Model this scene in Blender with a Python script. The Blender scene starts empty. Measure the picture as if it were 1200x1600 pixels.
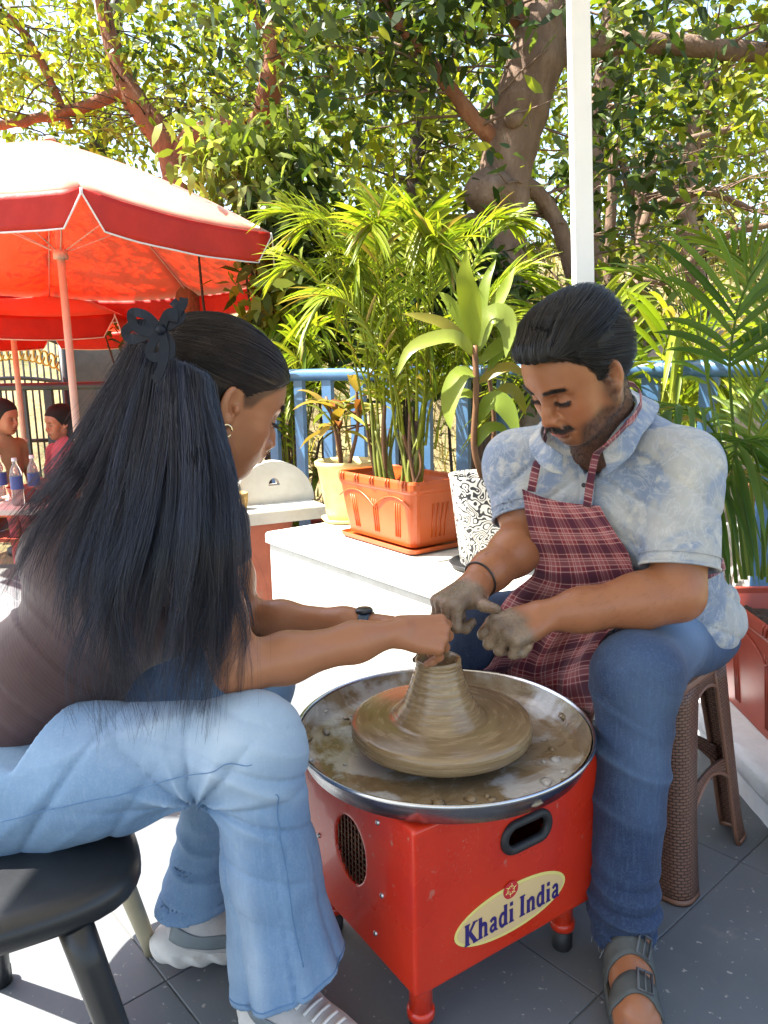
import bpy, math, random
import numpy as np
from mathutils import Vector, Matrix

# ------------------------------------------------------------------ camera
SC = bpy.context.scene
COL = SC.collection
TH = math.radians(10.5); RO = math.radians(1.2); FPX = 1202.0
CAM = np.array([0.0, 0.0, 1.15])
FW = np.array([0, math.cos(TH), -math.sin(TH)])
_U = np.array([0, math.sin(TH), math.cos(TH)]); _R = np.array([1.0, 0, 0])
RT = _R*math.cos(RO) - _U*math.sin(RO)
UP = _U*math.cos(RO) + _R*math.sin(RO)
cd = bpy.data.cameras.new('camera'); cam = bpy.data.objects.new('camera', cd); COL.objects.link(cam)
cd.sensor_fit = 'VERTICAL'; cd.sensor_height = 24.0; cd.lens = 24.0*FPX/1600.0
cd.clip_start = 0.05; cd.clip_end = 400
M4 = Matrix(((RT[0], UP[0], -FW[0], CAM[0]), (RT[1], UP[1], -FW[1], CAM[1]), (RT[2], UP[2], -FW[2], CAM[2]), (0, 0, 0, 1)))
cam.matrix_world = M4
SC.camera = cam
SC.render.resolution_x = 768; SC.render.resolution_y = 1024

# ------------------------------------------------------------------ light
SUN_DIR = np.array([-0.50, 0.02, 0.87]); SUN_DIR /= np.linalg.norm(SUN_DIR)      # towards the sun
W = bpy.data.worlds.new('World'); SC.world = W; W.use_nodes = True
nt = W.node_tree; nt.nodes.clear()
sky = nt.nodes.new('ShaderNodeTexSky'); sky.sky_type = 'NISHITA'; sky.sun_disc = False
sky.sun_elevation = math.asin(SUN_DIR[2]); sky.sun_rotation = math.atan2(SUN_DIR[0], SUN_DIR[1])
sky.air_density = 1.2; sky.dust_density = 2.5
bg = nt.nodes.new('ShaderNodeBackground'); bg.inputs[1].default_value = 0.10
wo = nt.nodes.new('ShaderNodeOutputWorld')
nt.links.new(sky.outputs[0], bg.inputs[0]); nt.links.new(bg.outputs[0], wo.inputs[0])
sl = bpy.data.lights.new('sun', 'SUN'); sl.energy = 5.0; sl.angle = math.radians(0.55); sl.color = (1.0, 0.94, 0.84)
so = bpy.data.objects.new('sun', sl); COL.objects.link(so)
so.rotation_euler = Vector(-SUN_DIR).to_track_quat('-Z', 'Y').to_euler(); so.location = (-4, 0, 8)
vs = SC.view_settings
vs.view_transform = 'Standard'; vs.look = 'None'; vs.gamma = 1.0; vs.use_curve_mapping = False
vs.exposure = 2.4
SC.render.engine = 'CYCLES'
SC.cycles.max_bounces = 8; SC.cycles.transparent_max_bounces = 8

# ------------------------------------------------------------------ helpers
rnd = random.Random(7); rng = np.random.default_rng(11)
def V3(*a): return np.array(a, float)
def nrm(v): v = np.asarray(v, float); return v/np.linalg.norm(v)
def ray(px, py): return FW + (px-600)/FPX*RT + (800-py)/FPX*UP
def G(px, py, z=0.0):
    d = ray(px, py); return CAM + d*((z-CAM[2])/d[2])
def D(px, py, y):
    d = ray(px, py); return CAM + d*(y/d[1])

XF = {}
def thing(name, label, cat, loc=(0, 0, 0), rotz=0.0, group=None, scale=1.0):
    o = bpy.data.objects.new(name, None); COL.objects.link(o)
    o.empty_display_size = 0.05
    o.location = loc; o.rotation_euler = (0, 0, rotz); o.scale = (scale,)*3
    tag(o, label, cat, group)
    XF[o.name] = (np.array(loc, float), rotz, scale)
    return o
def tag(o, label=None, cat=None, group=None, kind=None):
    if label: o['label'] = label
    if cat: o['category'] = cat
    if group: o['group'] = group
    if kind: o['kind'] = kind
    return o
def fast_mesh(name, V, Q, smooth=True, uv=None, col=None):
    """V (n,3); Q (m,3|4) array or list of such arrays; uv per vertex; col per vertex rgb"""
    me = bpy.data.meshes.new(name)
    V = np.asarray(V, np.float32)
    if isinstance(Q, list) and isinstance(Q[0], (list, tuple)): Q = np.array(Q)
    Qs = [np.asarray(q, np.int32) for q in (Q if isinstance(Q, list) else [Q])]
    Qs = [q for q in Qs if len(q)]
    loops = np.concatenate([q.ravel() for q in Qs])
    tot = np.concatenate([np.full(len(q), q.shape[1], np.int32) for q in Qs])
    st = np.concatenate([[0], np.cumsum(tot)[:-1]]).astype(np.int32)
    me.vertices.add(len(V)); me.vertices.foreach_set('co', V.ravel())
    me.loops.add(len(loops)); me.loops.foreach_set('vertex_index', loops)
    me.polygons.add(len(tot)); me.polygons.foreach_set('loop_start', st); me.polygons.foreach_set('loop_total', tot)
    me.polygons.foreach_set('use_smooth', np.full(len(tot), smooth, bool))
    if uv is not None:
        l = me.uv_layers.new(name='UVMap'); l.data.foreach_set('uv', np.asarray(uv, np.float32)[loops].ravel())
    if col is not None:
        a = me.color_attributes.new('Col', 'FLOAT_COLOR', 'POINT')
        col = np.asarray(col, np.float32); c4 = np.zeros((len(V), 4), np.float32); c4[:, :col.shape[1]] = col
        a.data.foreach_set('color', c4.ravel())
    me.update(calc_edges=True); me.validate()
    return me
def part(name, me, mat=None, parent=None, world=True, kind=None, label=None):
    """link mesh; when world=True its vertices are in world space and get moved into the parent's space"""
    o = bpy.data.objects.new(name, me); COL.objects.link(o)
    if mat is not None and len(me.materials) == 0: me.materials.append(mat)
    if parent is not None:
        o.parent = parent
        top = parent
        while top.parent is not None: top = top.parent
        if world and top.name in XF and not me.get('_loc'):
            l, r, s = XF[top.name]
            me.transform((Matrix.Translation(Vector(l)) @ Matrix.Rotation(r, 4, 'Z') @ Matrix.Scale(s, 4)).inverted())
            me['_loc'] = 1
    if kind: o['kind'] = kind
    if label: o['label'] = label
    return o
class MB:
    """collects simple solids into one mesh"""
    def __init__(s): s.v = []; s.f3 = []; s.f4 = []; s.n = 0; s.uv = []
    def add(s, V, Q, uv=None):
        V = np.asarray(V, float)
        if isinstance(Q, list) and isinstance(Q[0], (list, tuple)): Q = [np.array(Q)]
        for q in (Q if isinstance(Q, list) else [Q]):
            q = np.asarray(q, int)
            if len(q) == 0: continue
            (s.f3 if q.shape[1] == 3 else s.f4).append(q+s.n)
        s.v.append(V); s.uv.append(np.zeros((len(V), 2)) if uv is None else np.asarray(uv, float)); s.n += len(V); return s
    def box(s, lo, hi, M=None):
        x0, y0, z0 = lo; x1, y1, z1 = hi
        V = np.array([(x, y, z) for z in (z0, z1) for y in (y0, y1) for x in (x0, x1)], float)
        if M is not None: V = V @ np.array(M)[:3, :3].T + np.array(M)[:3, 3]
        return s.add(V, [[0, 2, 3, 1], [4, 5, 7, 6], [0, 1, 5, 4], [2, 6, 7, 3], [0, 4, 6, 2], [1, 3, 7, 5]])
    def tube(s, P, r, n=8, cap=True):
        V, Q, T = tube(P, r, n, cap); return s.add(V, [Q, T])
    def lathe(s, prof, n=32, c=(0, 0, 0), sx=1, sy=1):
        prof = np.asarray(prof, float); m = len(prof)
        a = np.linspace(0, 2*math.pi, n, endpoint=False)
        V = np.stack([prof[:, None, 0]*np.cos(a)*sx+c[0], prof[:, None, 0]*np.sin(a)*sy+c[1], np.repeat(prof[:, 1:2], n, 1)+c[2]], -1).reshape(-1, 3)
        i = np.arange(m-1)[:, None]*n; j = np.arange(n)[None]; j2 = (j+1) % n
        Q = np.stack([i+j, i+j2, i+n+j2, i+n+j], -1).reshape(-1, 4)
        return s.add(V, Q)
    def mesh(s, name, smooth=False, uv=False):
        return fast_mesh(name, np.concatenate(s.v), [np.concatenate(l) for l in (s.f3, s.f4) if l], smooth, np.concatenate(s.uv) if uv else None)
def frames(P):
    P = np.asarray(P, float); T = np.gradient(P, axis=0); T /= np.linalg.norm(T, axis=1)[:, None]+1e-12
    up = V3(0, 0, 1) if abs(T[0][2]) < .9 else V3(1, 0, 0)
    N = np.zeros_like(P); n = np.cross(T[0], up); n /= np.linalg.norm(n)
    for i in range(len(P)):
        n = n - T[i]*np.dot(n, T[i]); n /= np.linalg.norm(n)+1e-12; N[i] = n
    return T, N, np.cross(T, N)
def tube(P, r, n=8, cap=True):
    P = np.asarray(P, float); r = np.broadcast_to(np.asarray(r, float), (len(P),))
    T, N, B = frames(P); a = np.linspace(0, 2*math.pi, n, endpoint=False)
    V = (P[:, None]+r[:, None, None]*(N[:, None]*np.cos(a)[None, :, None]+B[:, None]*np.sin(a)[None, :, None])).reshape(-1, 3)
    m = len(P); i = np.arange(m-1)[:, None]*n; j = np.arange(n)[None]; j2 = (j+1) % n
    Q = np.stack([i+j, i+j2, i+n+j2, i+n+j], -1).reshape(-1, 4)
    Tt = np.zeros((0, 3), int)
    if cap:
        V = np.concatenate([V, P[:1], P[-1:]]); c0 = m*n; c1 = c0+1; b = (m-1)*n
        Tt = np.array([[c0, (k+1) % n, k] for k in range(n)]+[[c1, b+k, b+(k+1) % n] for k in range(n)])
    return V, Q, Tt
def spline(P, n):
    """Catmull-Rom through control points P (k,d) -> n samples"""
    P = np.asarray(P, float); k = len(P)
    Pe = np.concatenate([2*P[:1]-P[1:2], P, 2*P[-1:]-P[-2:-1]])
    t = np.linspace(0, k-1, n); i = np.minimum(t.astype(int), k-2); f = (t-i)[:, None]
    a, b, c, d = Pe[i], Pe[i+1], Pe[i+2], Pe[i+3]
    return .5*((2*b)+(c-a)*f+(2*a-5*b+4*c-d)*f*f+(3*b-a-3*c+d)*f**3)
def strands(P, r, taper=0.3):
    """P (N,S,3) -> three-sided tubes as V,Q"""
    P = np.asarray(P, float); N, S, _ = P.shape
    T = np.gradient(P, axis=1); T /= np.linalg.norm(T, axis=2, keepdims=True)+1e-12
    ref = np.where(np.abs(T[..., 2:3]) < .8, np.array([0, 0, 1.]), np.array([0, 1., 0]))
    A = np.cross(T, ref); A /= np.linalg.norm(A, axis=2, keepdims=True)+1e-12; B = np.cross(T, A)
    rr = np.broadcast_to(np.asarray(r, float).reshape(-1, 1), (N, S))*np.linspace(1, taper, S)[None]
    ang = [0, 2.0944, 4.18879]
    V = np.stack([P+rr[..., None]*(A*math.cos(a)+B*math.sin(a)) for a in ang], 2).reshape(-1, 3)
    base = (np.arange(N)[:, None]*S+np.arange(S-1)[None])*3
    Q = np.concatenate([np.stack([base+k, base+(k+1) % 3, base+3+(k+1) % 3, base+3+k], -1).reshape(-1, 4) for k in range(3)])
    return V, Q
def grid_surf(C, nu, nv):
    """C (rows, cols, 3) control grid -> dense (nv, nu, 3)"""
    C = np.asarray(C, float)
    A = np.stack([spline(C[i], nu) for i in range(len(C))])
    return np.stack([spline(A[:, j], nv) for j in range(nu)], 1)
def grid_mesh(name, S, thick=0.002, col=None):
    nv, nu, _ = S.shape
    i = np.arange(nv-1)[:, None]*nu; j = np.arange(nu-1)[None]
    Q = np.stack([i+j, i+j+1, i+nu+j+1, i+nu+j], -1).reshape(-1, 4)
    gu = np.gradient(S, axis=1); gv = np.gradient(S, axis=0); n = np.cross(gu, gv); n /= np.linalg.norm(n, axis=2, keepdims=True)+1e-12
    u = np.concatenate([[0], np.cumsum(np.linalg.norm(np.diff(S.mean(0), axis=0), axis=1))])
    v = np.concatenate([[0], np.cumsum(np.linalg.norm(np.diff(S.mean(1), axis=0), axis=1))])
    UV = np.stack(np.meshgrid(u, v), -1).reshape(-1, 2)
    a = S.reshape(-1, 3); b = (S-n*thick).reshape(-1, 3); m = len(a)
    e = []
    for k in range(nu-1): e += [[k+1, k, m+k, m+k+1], [(nv-1)*nu+k, (nv-1)*nu+k+1, m+(nv-1)*nu+k+1, m+(nv-1)*nu+k]]
    for k in range(nv-1): e += [[k*nu, (k+1)*nu, m+(k+1)*nu, m+k*nu], [(k+1)*nu+nu-1, k*nu+nu-1, m+k*nu+nu-1, m+(k+1)*nu+nu-1]]
    return fast_mesh(name, np.concatenate([a, b]), np.concatenate([Q, Q[:, ::-1]+m, np.array(e)]), True, np.concatenate([UV, UV]))

# ------------------------------------------------------------------ signed distance modelling
def _q(P, seeds, freq):
    s = 0
    for (k, ph) in seeds: s = s+np.sin(P @ (k*freq)+ph)
    return s/len(seeds)
_rs = np.random.default_rng(3)
SEED = [(nrm(_rs.normal(size=3)), _rs.uniform(0, 6.28)) for _ in range(4)]
SEED2 = [(nrm(_rs.normal(size=3)), _rs.uniform(0, 6.28)) for _ in range(4)]
_K1 = np.stack([k for k, _ in SEED], 1); _K2 = np.stack([k for k, _ in SEED2], 1)*1.9
_KK = np.concatenate([_K1, _K2], 1).astype(np.float32); _PH = np.array([p for _, p in SEED]+[p for _, p in SEED2], np.float32)
_WW = np.array([.6]*4+[.4]*4, np.float32)*.8/4
def wob(P, f): return (np.sin(np.asarray(P, np.float32) @ (_KK*np.float32(f))+_PH) @ _WW).astype(float)
class Cone:
    def __init__(s, a, b, ra, rb, k=.02, op=1, flat=None):
        s.a = np.asarray(a, float); s.b = np.asarray(b, float); s.ra = ra; s.rb = rb; s.k = k; s.op = op
        s.flat = flat      # (axis, factor): squash the section along an axis
    def d(s, P):
        ab = s.b-s.a; q = P-s.a; t = np.clip((q @ ab)/(ab @ ab+1e-12), 0, 1); w = q-t[:, None]*ab
        if s.flat is not None:
            ax, f = s.flat; c = w @ ax; w = w+np.outer(c*(1/f-1), ax)
            return (np.sqrt((w*w).sum(1))-(s.ra+(s.rb-s.ra)*t))*min(1, f*1.15)
        return np.sqrt((w*w).sum(1))-(s.ra+(s.rb-s.ra)*t)
class Ell:
    def __init__(s, c, r, k=.02, op=1, M=None):
        s.c = np.asarray(c, float); s.r = np.asarray(r, float); s.k = k; s.op = op; s.M = np.eye(3) if M is None else np.asarray(M, float)
    def d(s, P):
        q = (P-s.c) @ s.M          # columns of M are the local axes
        k0 = np.sqrt(((q/s.r)**2).sum(1)); k1 = np.sqrt(((q/s.r**2)**2).sum(1))
        return k0*(k0-1)/(k1+1e-9)
class Fn:
    def __init__(s, f, k=.01, op=1): s.f = f; s.k = k; s.op = op
    def d(s, P): return s.f(P)
class Dp:       # displaces everything combined so far
    def __init__(s, f): s.f = f; s.k = .001; s.op = 2
    def d(s, P): return np.full(len(P), 9.)
class Half:      # op -1 removes the side n.(p-c) > 0
    def __init__(s, c, n, k=.003, op=-1): s.c = np.asarray(c, float); s.n = nrm(n); s.k = k; s.op = op
    def d(s, P): return -((P-s.c) @ s.n)
def comb(a, b, k, op):
    if op > 0:
        h = np.maximum(k-np.abs(a-b), 0)/k; return np.minimum(a, b)-h*h*k*.25
    h = np.maximum(k-np.abs(a+b), 0)/k; return np.maximum(a, -b)+h*h*k*.25
def sdf(prims, P, disp=None):
    d = None
    for p in prims:
        if p.op == 2:
            d = d+p.f(P); continue
        v = p.d(P); d = v if d is None else comb(d, v, p.k, p.op)
    return d+disp(P) if disp is not None else d
def sdf_mesh(prims, lo, hi, h, disp=None, B=12):
    """narrow-band surface nets -> V, quads"""
    lo = np.asarray(lo, float); nb = np.ceil((np.asarray(hi)-lo)/(h*B)).astype(int); n = nb*B+1
    vals = np.full(n, 9.0, np.float32)
    bi = np.stack(np.meshgrid(*[np.arange(k) for k in nb], indexing='ij'), -1).reshape(-1, 3)
    C = lo+(bi+.5)*B*h; rad = B*h*.87
    Dm = np.stack([p.d(C) for p in prims])
    d = sdf(prims, C)
    near = np.abs(d) < rad*1.5+.012
    mx = np.where(np.array([p.op for p in prims])[:, None] > 0, Dm, 9).min(0)
    ks = np.array([p.k for p in prims])[:, None]; ops = np.array([p.op for p in prims])[:, None]
    rel = np.where(ops == 2, True, np.where(ops > 0, Dm-mx[None] < 2.6*rad+ks, Dm < 1.5*rad+ks))
    og = np.stack(np.meshgrid(*[np.arange(B+1)]*3, indexing='ij'), -1).reshape(-1, 3)*h
    inside = d < 0
    for b in np.nonzero(~near & inside)[0]:
        i, j, k = bi[b]*B; vals[i:i+B+1, j:j+B+1, k:k+B+1] = -9
    for b in np.nonzero(near)[0]:
        P = lo+bi[b]*B*h+og; pl = [prims[q] for q in np.nonzero(rel[:, b])[0]]
        while pl and pl[0].op != 1: pl = pl[1:]
        if not pl: continue
        v = sdf(pl, P, disp); i, j, k = bi[b]*B
        vals[i:i+B+1, j:j+B+1, k:k+B+1] = v.reshape(B+1, B+1, B+1)
    return surface_nets(vals, lo, h)
def surface_nets(vals, lo, h):
    s = vals < 0; n = np.array(vals.shape)
    acc = np.zeros(tuple(n-1), np.int8)
    for dx in (0, 1):
        for dy in (0, 1):
            for dz in (0, 1): acc += s[dx:n[0]-1+dx, dy:n[1]-1+dy, dz:n[2]-1+dz]
    cells = np.argwhere((acc > 0) & (acc < 8))
    idx = np.full(tuple(n-1), -1, np.int32); idx[tuple(cells.T)] = np.arange(len(cells))
    cv = np.stack([vals[cells[:, 0]+a, cells[:, 1]+b, cells[:, 2]+c] for a in (0, 1) for b in (0, 1) for c in (0, 1)], 1)
    off = np.array([(a, b, c) for a in (0, 1) for b in (0, 1) for c in (0, 1)], float)
    S = np.zeros((len(cells), 3)); cnt = np.zeros(len(cells))
    for e0 in range(8):
        for bit in (1, 2, 4):
            if e0 & bit: continue
            e1 = e0 | bit; a = cv[:, e0]; b = cv[:, e1]; m = (a < 0) != (b < 0)
            t = np.where(m, a/np.where(m, a-b, 1), 0)
            S += np.where(m[:, None], off[e0]+t[:, None]*(off[e1]-off[e0]), 0); cnt += m
    V = lo+(cells+S/cnt[:, None])*h
    Q = []
    for ax in range(3):
        o1, o2 = [(1, 2), (2, 0), (0, 1)][ax]
        a = np.moveaxis(s, ax, 0)[:-1]; b = np.moveaxis(s, ax, 0)[1:]
        e = np.argwhere(a != b)
        p = np.zeros((len(e), 3), int); order = [ax]+[q for q in range(3) if q != ax]
        for c, q in enumerate(order): p[:, q] = e[:, c]
        ok = (p[:, o1] > 0) & (p[:, o2] > 0) & (p[:, o1] < n[o1]-1) & (p[:, o2] < n[o2]-1)
        p = p[ok]; flip = s[tuple(p.T)]
        u = np.zeros(3, int); u[o1] = 1; w = np.zeros(3, int); w[o2] = 1
        q4 = np.stack([idx[tuple((p-u-w).T)], idx[tuple((p-w).T)], idx[tuple(p.T)], idx[tuple((p-u).T)]], 1)
        q4[~flip] = q4[~flip][:, ::-1]
        Q.append(q4)
    Q = np.concatenate(Q); return V, Q[(Q >= 0).all(1)]
def bounds(prims, pad=.03):
    lo = np.full(3, 9e9); hi = -lo
    for p in prims:
        if p.op < 0: continue
        if isinstance(p, Cone):
            r = max(p.ra, p.rb)*(1 if p.flat is None else max(1, p.flat[1])); q = np.stack([p.a, p.b]); lo = np.minimum(lo, q.min(0)-r); hi = np.maximum(hi, q.max(0)+r)
        elif isinstance(p, Ell): r = p.r.max(); lo = np.minimum(lo, p.c-r); hi = np.maximum(hi, p.c+r)
    return lo-pad, hi+pad
def grad(f, P, e=.002):
    return np.stack([f(P+np.eye(3)[i]*e)-f(P-np.eye(3)[i]*e) for i in range(3)], 1)/(2*e)
def snap(f, P, off=0.0, it=4, only_out=False):
    P = np.array(P, float)
    for _ in range(it):
        d = f(P)-off
        I = np.nonzero(d < 0)[0] if only_out else np.arange(len(P))
        if len(I) == 0: break
        g = grad(f, P[I]); g /= np.linalg.norm(g, axis=1)[:, None]+1e-9
        P[I] -= np.clip(d[I], -.03, .03)[:, None]*g
    return P
def join(meshes):
    V = []; Q = []; n = 0
    for v, q in meshes: V.append(v); Q.append(q+n); n += len(v)
    return np.concatenate(V), np.concatenate(Q)

# ------------------------------------------------------------------ materials
class NT:
    def __init__(s, name):
        s.m = bpy.data.materials.new(name); s.m.use_nodes = True; s.t = s.m.node_tree; s.t.nodes.clear()
        s.out = s.n('OutputMaterial'); s.b = s.n('BsdfPrincipled'); s.l(s.b.outputs[0], s.out.inputs[0])
    def n(s, t, **k):
        o = s.t.nodes.new('ShaderNode'+t)
        for a, v in k.items():
            if a.startswith('i_'):
                key = a[2:]; key = int(key) if key.isdigit() else key.replace('_', ' ')
                o.inputs[key].default_value = v
            else: setattr(o, a, v)
        return o
    def l(s, a, b): s.t.links.new(a, b)
    def ramp(s, fac, stops, interp='LINEAR'):
        r = s.n('ValToRGB'); e = r.color_ramp.elements; r.color_ramp.interpolation = interp
        while len(e) < len(stops): e.new(.5)
        for x, (p, c) in zip(e, stops): x.position = p; x.color = (*c, 1) if len(c) == 3 else c
        s.l(fac, r.inputs[0]); return r.outputs[0]
    def coord(s, kind='Object', scale=(1, 1, 1), rot=(0, 0, 0)):
        c = s.n('TexCoord'); mp = s.n('Mapping'); mp.inputs['Scale'].default_value = scale; mp.inputs['Rotation'].default_value = rot
        s.l(c.outputs[kind], mp.inputs[0]); return mp.outputs[0]
    def noise(s, vec, scale, detail=4, rough=.55, dist=0.):
        o = s.n('TexNoise', i_Scale=scale, i_Detail=detail, i_Roughness=rough, i_Distortion=dist); s.l(vec, o.inputs['Vector']); return o.outputs[0]
    def mix(s, fac, a, b, mode='MIX'):
        o = s.n('Mix', data_type='RGBA', blend_type=mode)
        if isinstance(fac, (int, float)): o.inputs[0].default_value = fac
        else: s.l(fac, o.inputs[0])
        for x, i in ((a, 6), (b, 7)):
            if isinstance(x, tuple): o.inputs[i].default_value = (*x, 1)
            else: s.l(x, o.inputs[i])
        return o.outputs[2]
    def math(s, op, a, b=None, c=None):
        o = s.n('Math', operation=op)
        for i, x in enumerate((a, b, c)):
            if x is None: continue
            if isinstance(x, (int, float)): o.inputs[i].default_value = x
            else: s.l(x, o.inputs[i])
        return o.outputs[0]
    def bump(s, h, strength=.3, dist=.01, prev=None):
        o = s.n('Bump'); o.inputs['Strength'].default_value = strength; o.inputs['Distance'].default_value = dist; s.l(h, o.inputs['Height'])
        if prev is not None: s.l(prev, o.inputs['Normal'])
        s.l(o.outputs[0], s.b.inputs['Normal']); return o.outputs[0]
    def base(s, c):
        if isinstance(c, tuple): s.b.inputs['Base Color'].default_value = (*c, 1)
        else: s.l(c, s.b.inputs['Base Color'])
    def set(s, **k):
        for a, v in k.items():
            i = s.b.inputs[a.replace('_', ' ')]
            if isinstance(v, (int, float, tuple)): i.default_value = v
            else: s.l(v, i)
        return s
    def vcol(s): return s.n('Attribute', attribute_name='Col').outputs['Color']
def simple(name, c1, c2=None, rough=.5, scale=8., bump=.15, bscale=60., bdist=.002, metal=0., kind='Object', **k):
    m = NT(name); v = m.coord(kind)
    c2 = c2 or tuple(x*.75 for x in c1)
    m.base(m.ramp(m.noise(v, scale), [(.3, c2), (.7, c1)]))
    if bump: m.bump(m.noise(v, bscale, 5), bump, bdist)
    m.set(Roughness=rough, Metallic=metal, **k); return m.m
def leaf_mat(name, trans=.5, rough=.45, hue=None):
    """colour per leaf in the Col attribute, thin translucent sheet"""
    m = NT(name); c = m.vcol(); v = m.coord('Object'); n = m.noise(v, 9., 3)
    c = m.mix(m.math('MULTIPLY', n, .35), c, (0.02, 0.05, 0.005))
    m.base(c); m.set(Roughness=rough, Specular_IOR_Level=.35)
    t = m.n('BsdfTranslucent'); m.l(m.mix(1.0, c, (1.0, 1.0, .45), 'MULTIPLY'), t.inputs[0])
    mx = m.n('MixShader'); mx.inputs[0].default_value = trans
    m.l(m.b.outputs[0], mx.inputs[1]); m.l(t.outputs[0], mx.inputs[2]); m.l(mx.outputs[0], m.out.inputs[0])
    return m.m
def fabric_trans(mm, color, amt):
    t = mm.n('BsdfTranslucent')
    if isinstance(color, tuple): t.inputs[0].default_value = (*color, 1)
    else: mm.l(color, t.inputs[0])
    mx = mm.n('MixShader'); mx.inputs[0].default_value = amt
    mm.l(mm.b.outputs[0], mx.inputs[1]); mm.l(t.outputs[0], mx.inputs[2]); mm.l(mx.outputs[0], mm.out.inputs[0])
# ================================================================== setting
def stone_mat(name, c1, c2, sp):
    m = NT(name); v = m.coord('Object'); oi = m.n('ObjectInfo')
    n = m.noise(v, 2.2, 6, .62); n2 = m.noise(v, 28, 5, .6)
    c = m.ramp(n, [(.25, c2), (.75, c1)])
    c = m.mix(m.ramp(m.noise(v, 7, 6, .7), [(.60, (0, 0, 0)), (.74, (.55, .55, .55))]), c, sp)       # dried clay dust
    c = m.mix(m.ramp(m.noise(v, 55, 3, .6), [(.655, (0, 0, 0)), (.70, (.75, .75, .75))]), c, (.45, .43, .39))   # fine splashes
    m.base(m.mix(m.math('MULTIPLY', oi.outputs['Random'], .3), c, (.02, .024, .03)))
    m.bump(n2, .35, .002, m.bump(n, .3, .006)); m.set(Roughness=m.ramp(n, [(.3, (.45,)*3), (.7, (.75,)*3)]))
    return m.m
TILE = stone_mat('slate_tile', (.150, .162, .172), (.088, .100, .112), (.22, .21, .195))
GROUT = simple('grout', (.14, .14, .135), rough=.9)
# terrace slab, and the slates laid on it
def prism(name, poly, z0, z1, mat, parent=None, **k):
    n = len(poly); V = [(x, y, z) for z in (z0, z1) for x, y in poly]
    me = bpy.data.meshes.new(name)
    me.from_pydata(V, [], [list(range(n))[::-1], list(range(n, 2*n))]+[[i, (i+1) % n, n+(i+1) % n, n+i] for i in range(n)]); me.update()
    return part(name, me, mat, parent, **k)
TPOLY = [(-3.0, -2.6), (2.6, -2.6), (2.6, 1.40), (2.0, 1.92), (-1.25, 4.70), (-3.0, 4.70)]
floor = prism('terrace_floor', TPOLY, -.6, -.0035, GROUT); tag(floor, kind='structure')
def inside(p, poly):
    c = False
    for i in range(len(poly)):
        (x1, y1), (x2, y2) = poly[i], poly[i-1]
        if (y1 > p[1]) != (y2 > p[1]) and p[0] < (x2-x1)*(p[1]-y1)/(y2-y1)+x1: c = not c
    return c
ta = math.radians(41); ca, sa = math.cos(ta), math.sin(ta)
TS = .58
mbt = MB(); b_ = TS/2-.0013
Vt = [(x, y, z) for z, e in ((-.0034, 0), (-.0012, 0), (0, .0014)) for x, y in ((-b_+e, -b_+e), (b_-e, -b_+e), (b_-e, b_-e), (-b_+e, b_-e))]
mbt.add(Vt, [[0, 3, 2, 1], [8, 9, 10, 11]]+[[r*4+i, r*4+(i+1) % 4, r*4+4+(i+1) % 4, r*4+4+i] for r in (0, 1) for i in range(4)])
tile_me = mbt.mesh('tile')
tile_me.materials.append(TILE)
for i in range(-9, 10):
    for j in range(-9, 10):
        u, v = (i+.42)*TS, (j+.2)*TS
        x, y = .3+u*ca-v*sa, 1.4+u*sa+v*ca
        cor = [(x+a*ca-b*sa, y+a*sa+b*ca) for a in (-b_, b_) for b in (-b_, b_)]
        if all(inside(c, TPOLY) for c in cor) and y > .3 and abs(x) < .75*y+.5:
            t = bpy.data.objects.new('tile', tile_me); COL.objects.link(t); t.parent = floor
            t.location = (x, y, rnd.uniform(-.0004, .0006)); t.rotation_euler = (0, 0, ta+rnd.choice((0, 1, 2, 3))*math.pi/2)

# ground beyond the terrace: lower court to the left, dry hillside behind
def sstep(a, b, x): t = np.clip((x-a)/(b-a), 0, 1); return t*t*(3-2*t)
def ground_z(x, y):
    x = np.asarray(x, float); y = np.asarray(y, float)
    st = 5.3+5.0*sstep(-.9, -3.0, x)
    h = -.75+.3*sstep(-.4, -2.0, x)*(1-sstep(9.5, 10.5, y))
    h = h+3.4*sstep(0, 6.0, y-st)+1.4*sstep(6, 18, y-st)
    w = sstep(.0, 1.2, y-st)
    return h+w*(.10*np.sin(x*2.1+y*1.3)+.07*np.sin(x*4.7-y*3.9)+.05*np.sin(x*8.3+y*7.1))
gx = np.concatenate([np.linspace(-150, -9, 14), np.linspace(-8, 10, 91), np.linspace(11, 150, 14)])
gy = np.concatenate([np.linspace(-120, -4, 10), np.linspace(-3, 16, 96), np.linspace(17, 220, 18)])
X, Y = np.meshgrid(gx, gy); Z = ground_z(X, Y)
nu, nv = len(gx), len(gy); i = np.arange(nv-1)[:, None]*nu; j = np.arange(nu-1)[None]
m = NT('dry_earth'); v = m.coord('Object'); n = m.noise(v, 1.4, 6, .6)
c = m.ramp(n, [(.25, (.10, .075, .035)), (.5, (.24, .19, .09)), (.75, (.33, .27, .13))])
c = m.mix(m.ramp(m.noise(v, 3.7, 5, .65), [(.5, (0, 0, 0)), (.68, (.8, .8, .8))]), c, (.10, .13, .035))
m.base(c); m.bump(m.noise(v, 22, 6, .7), .7, .05); m.set(Roughness=.95)
EARTH = m.m
gr = part('ground', fast_mesh('ground', np.stack([X, Y, Z], -1).reshape(-1, 3), np.stack([i+j, i+j+1, i+nu+j+1, i+nu+j], -1).reshape(-1, 4)), EARTH)
tag(gr, kind='structure')

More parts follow.
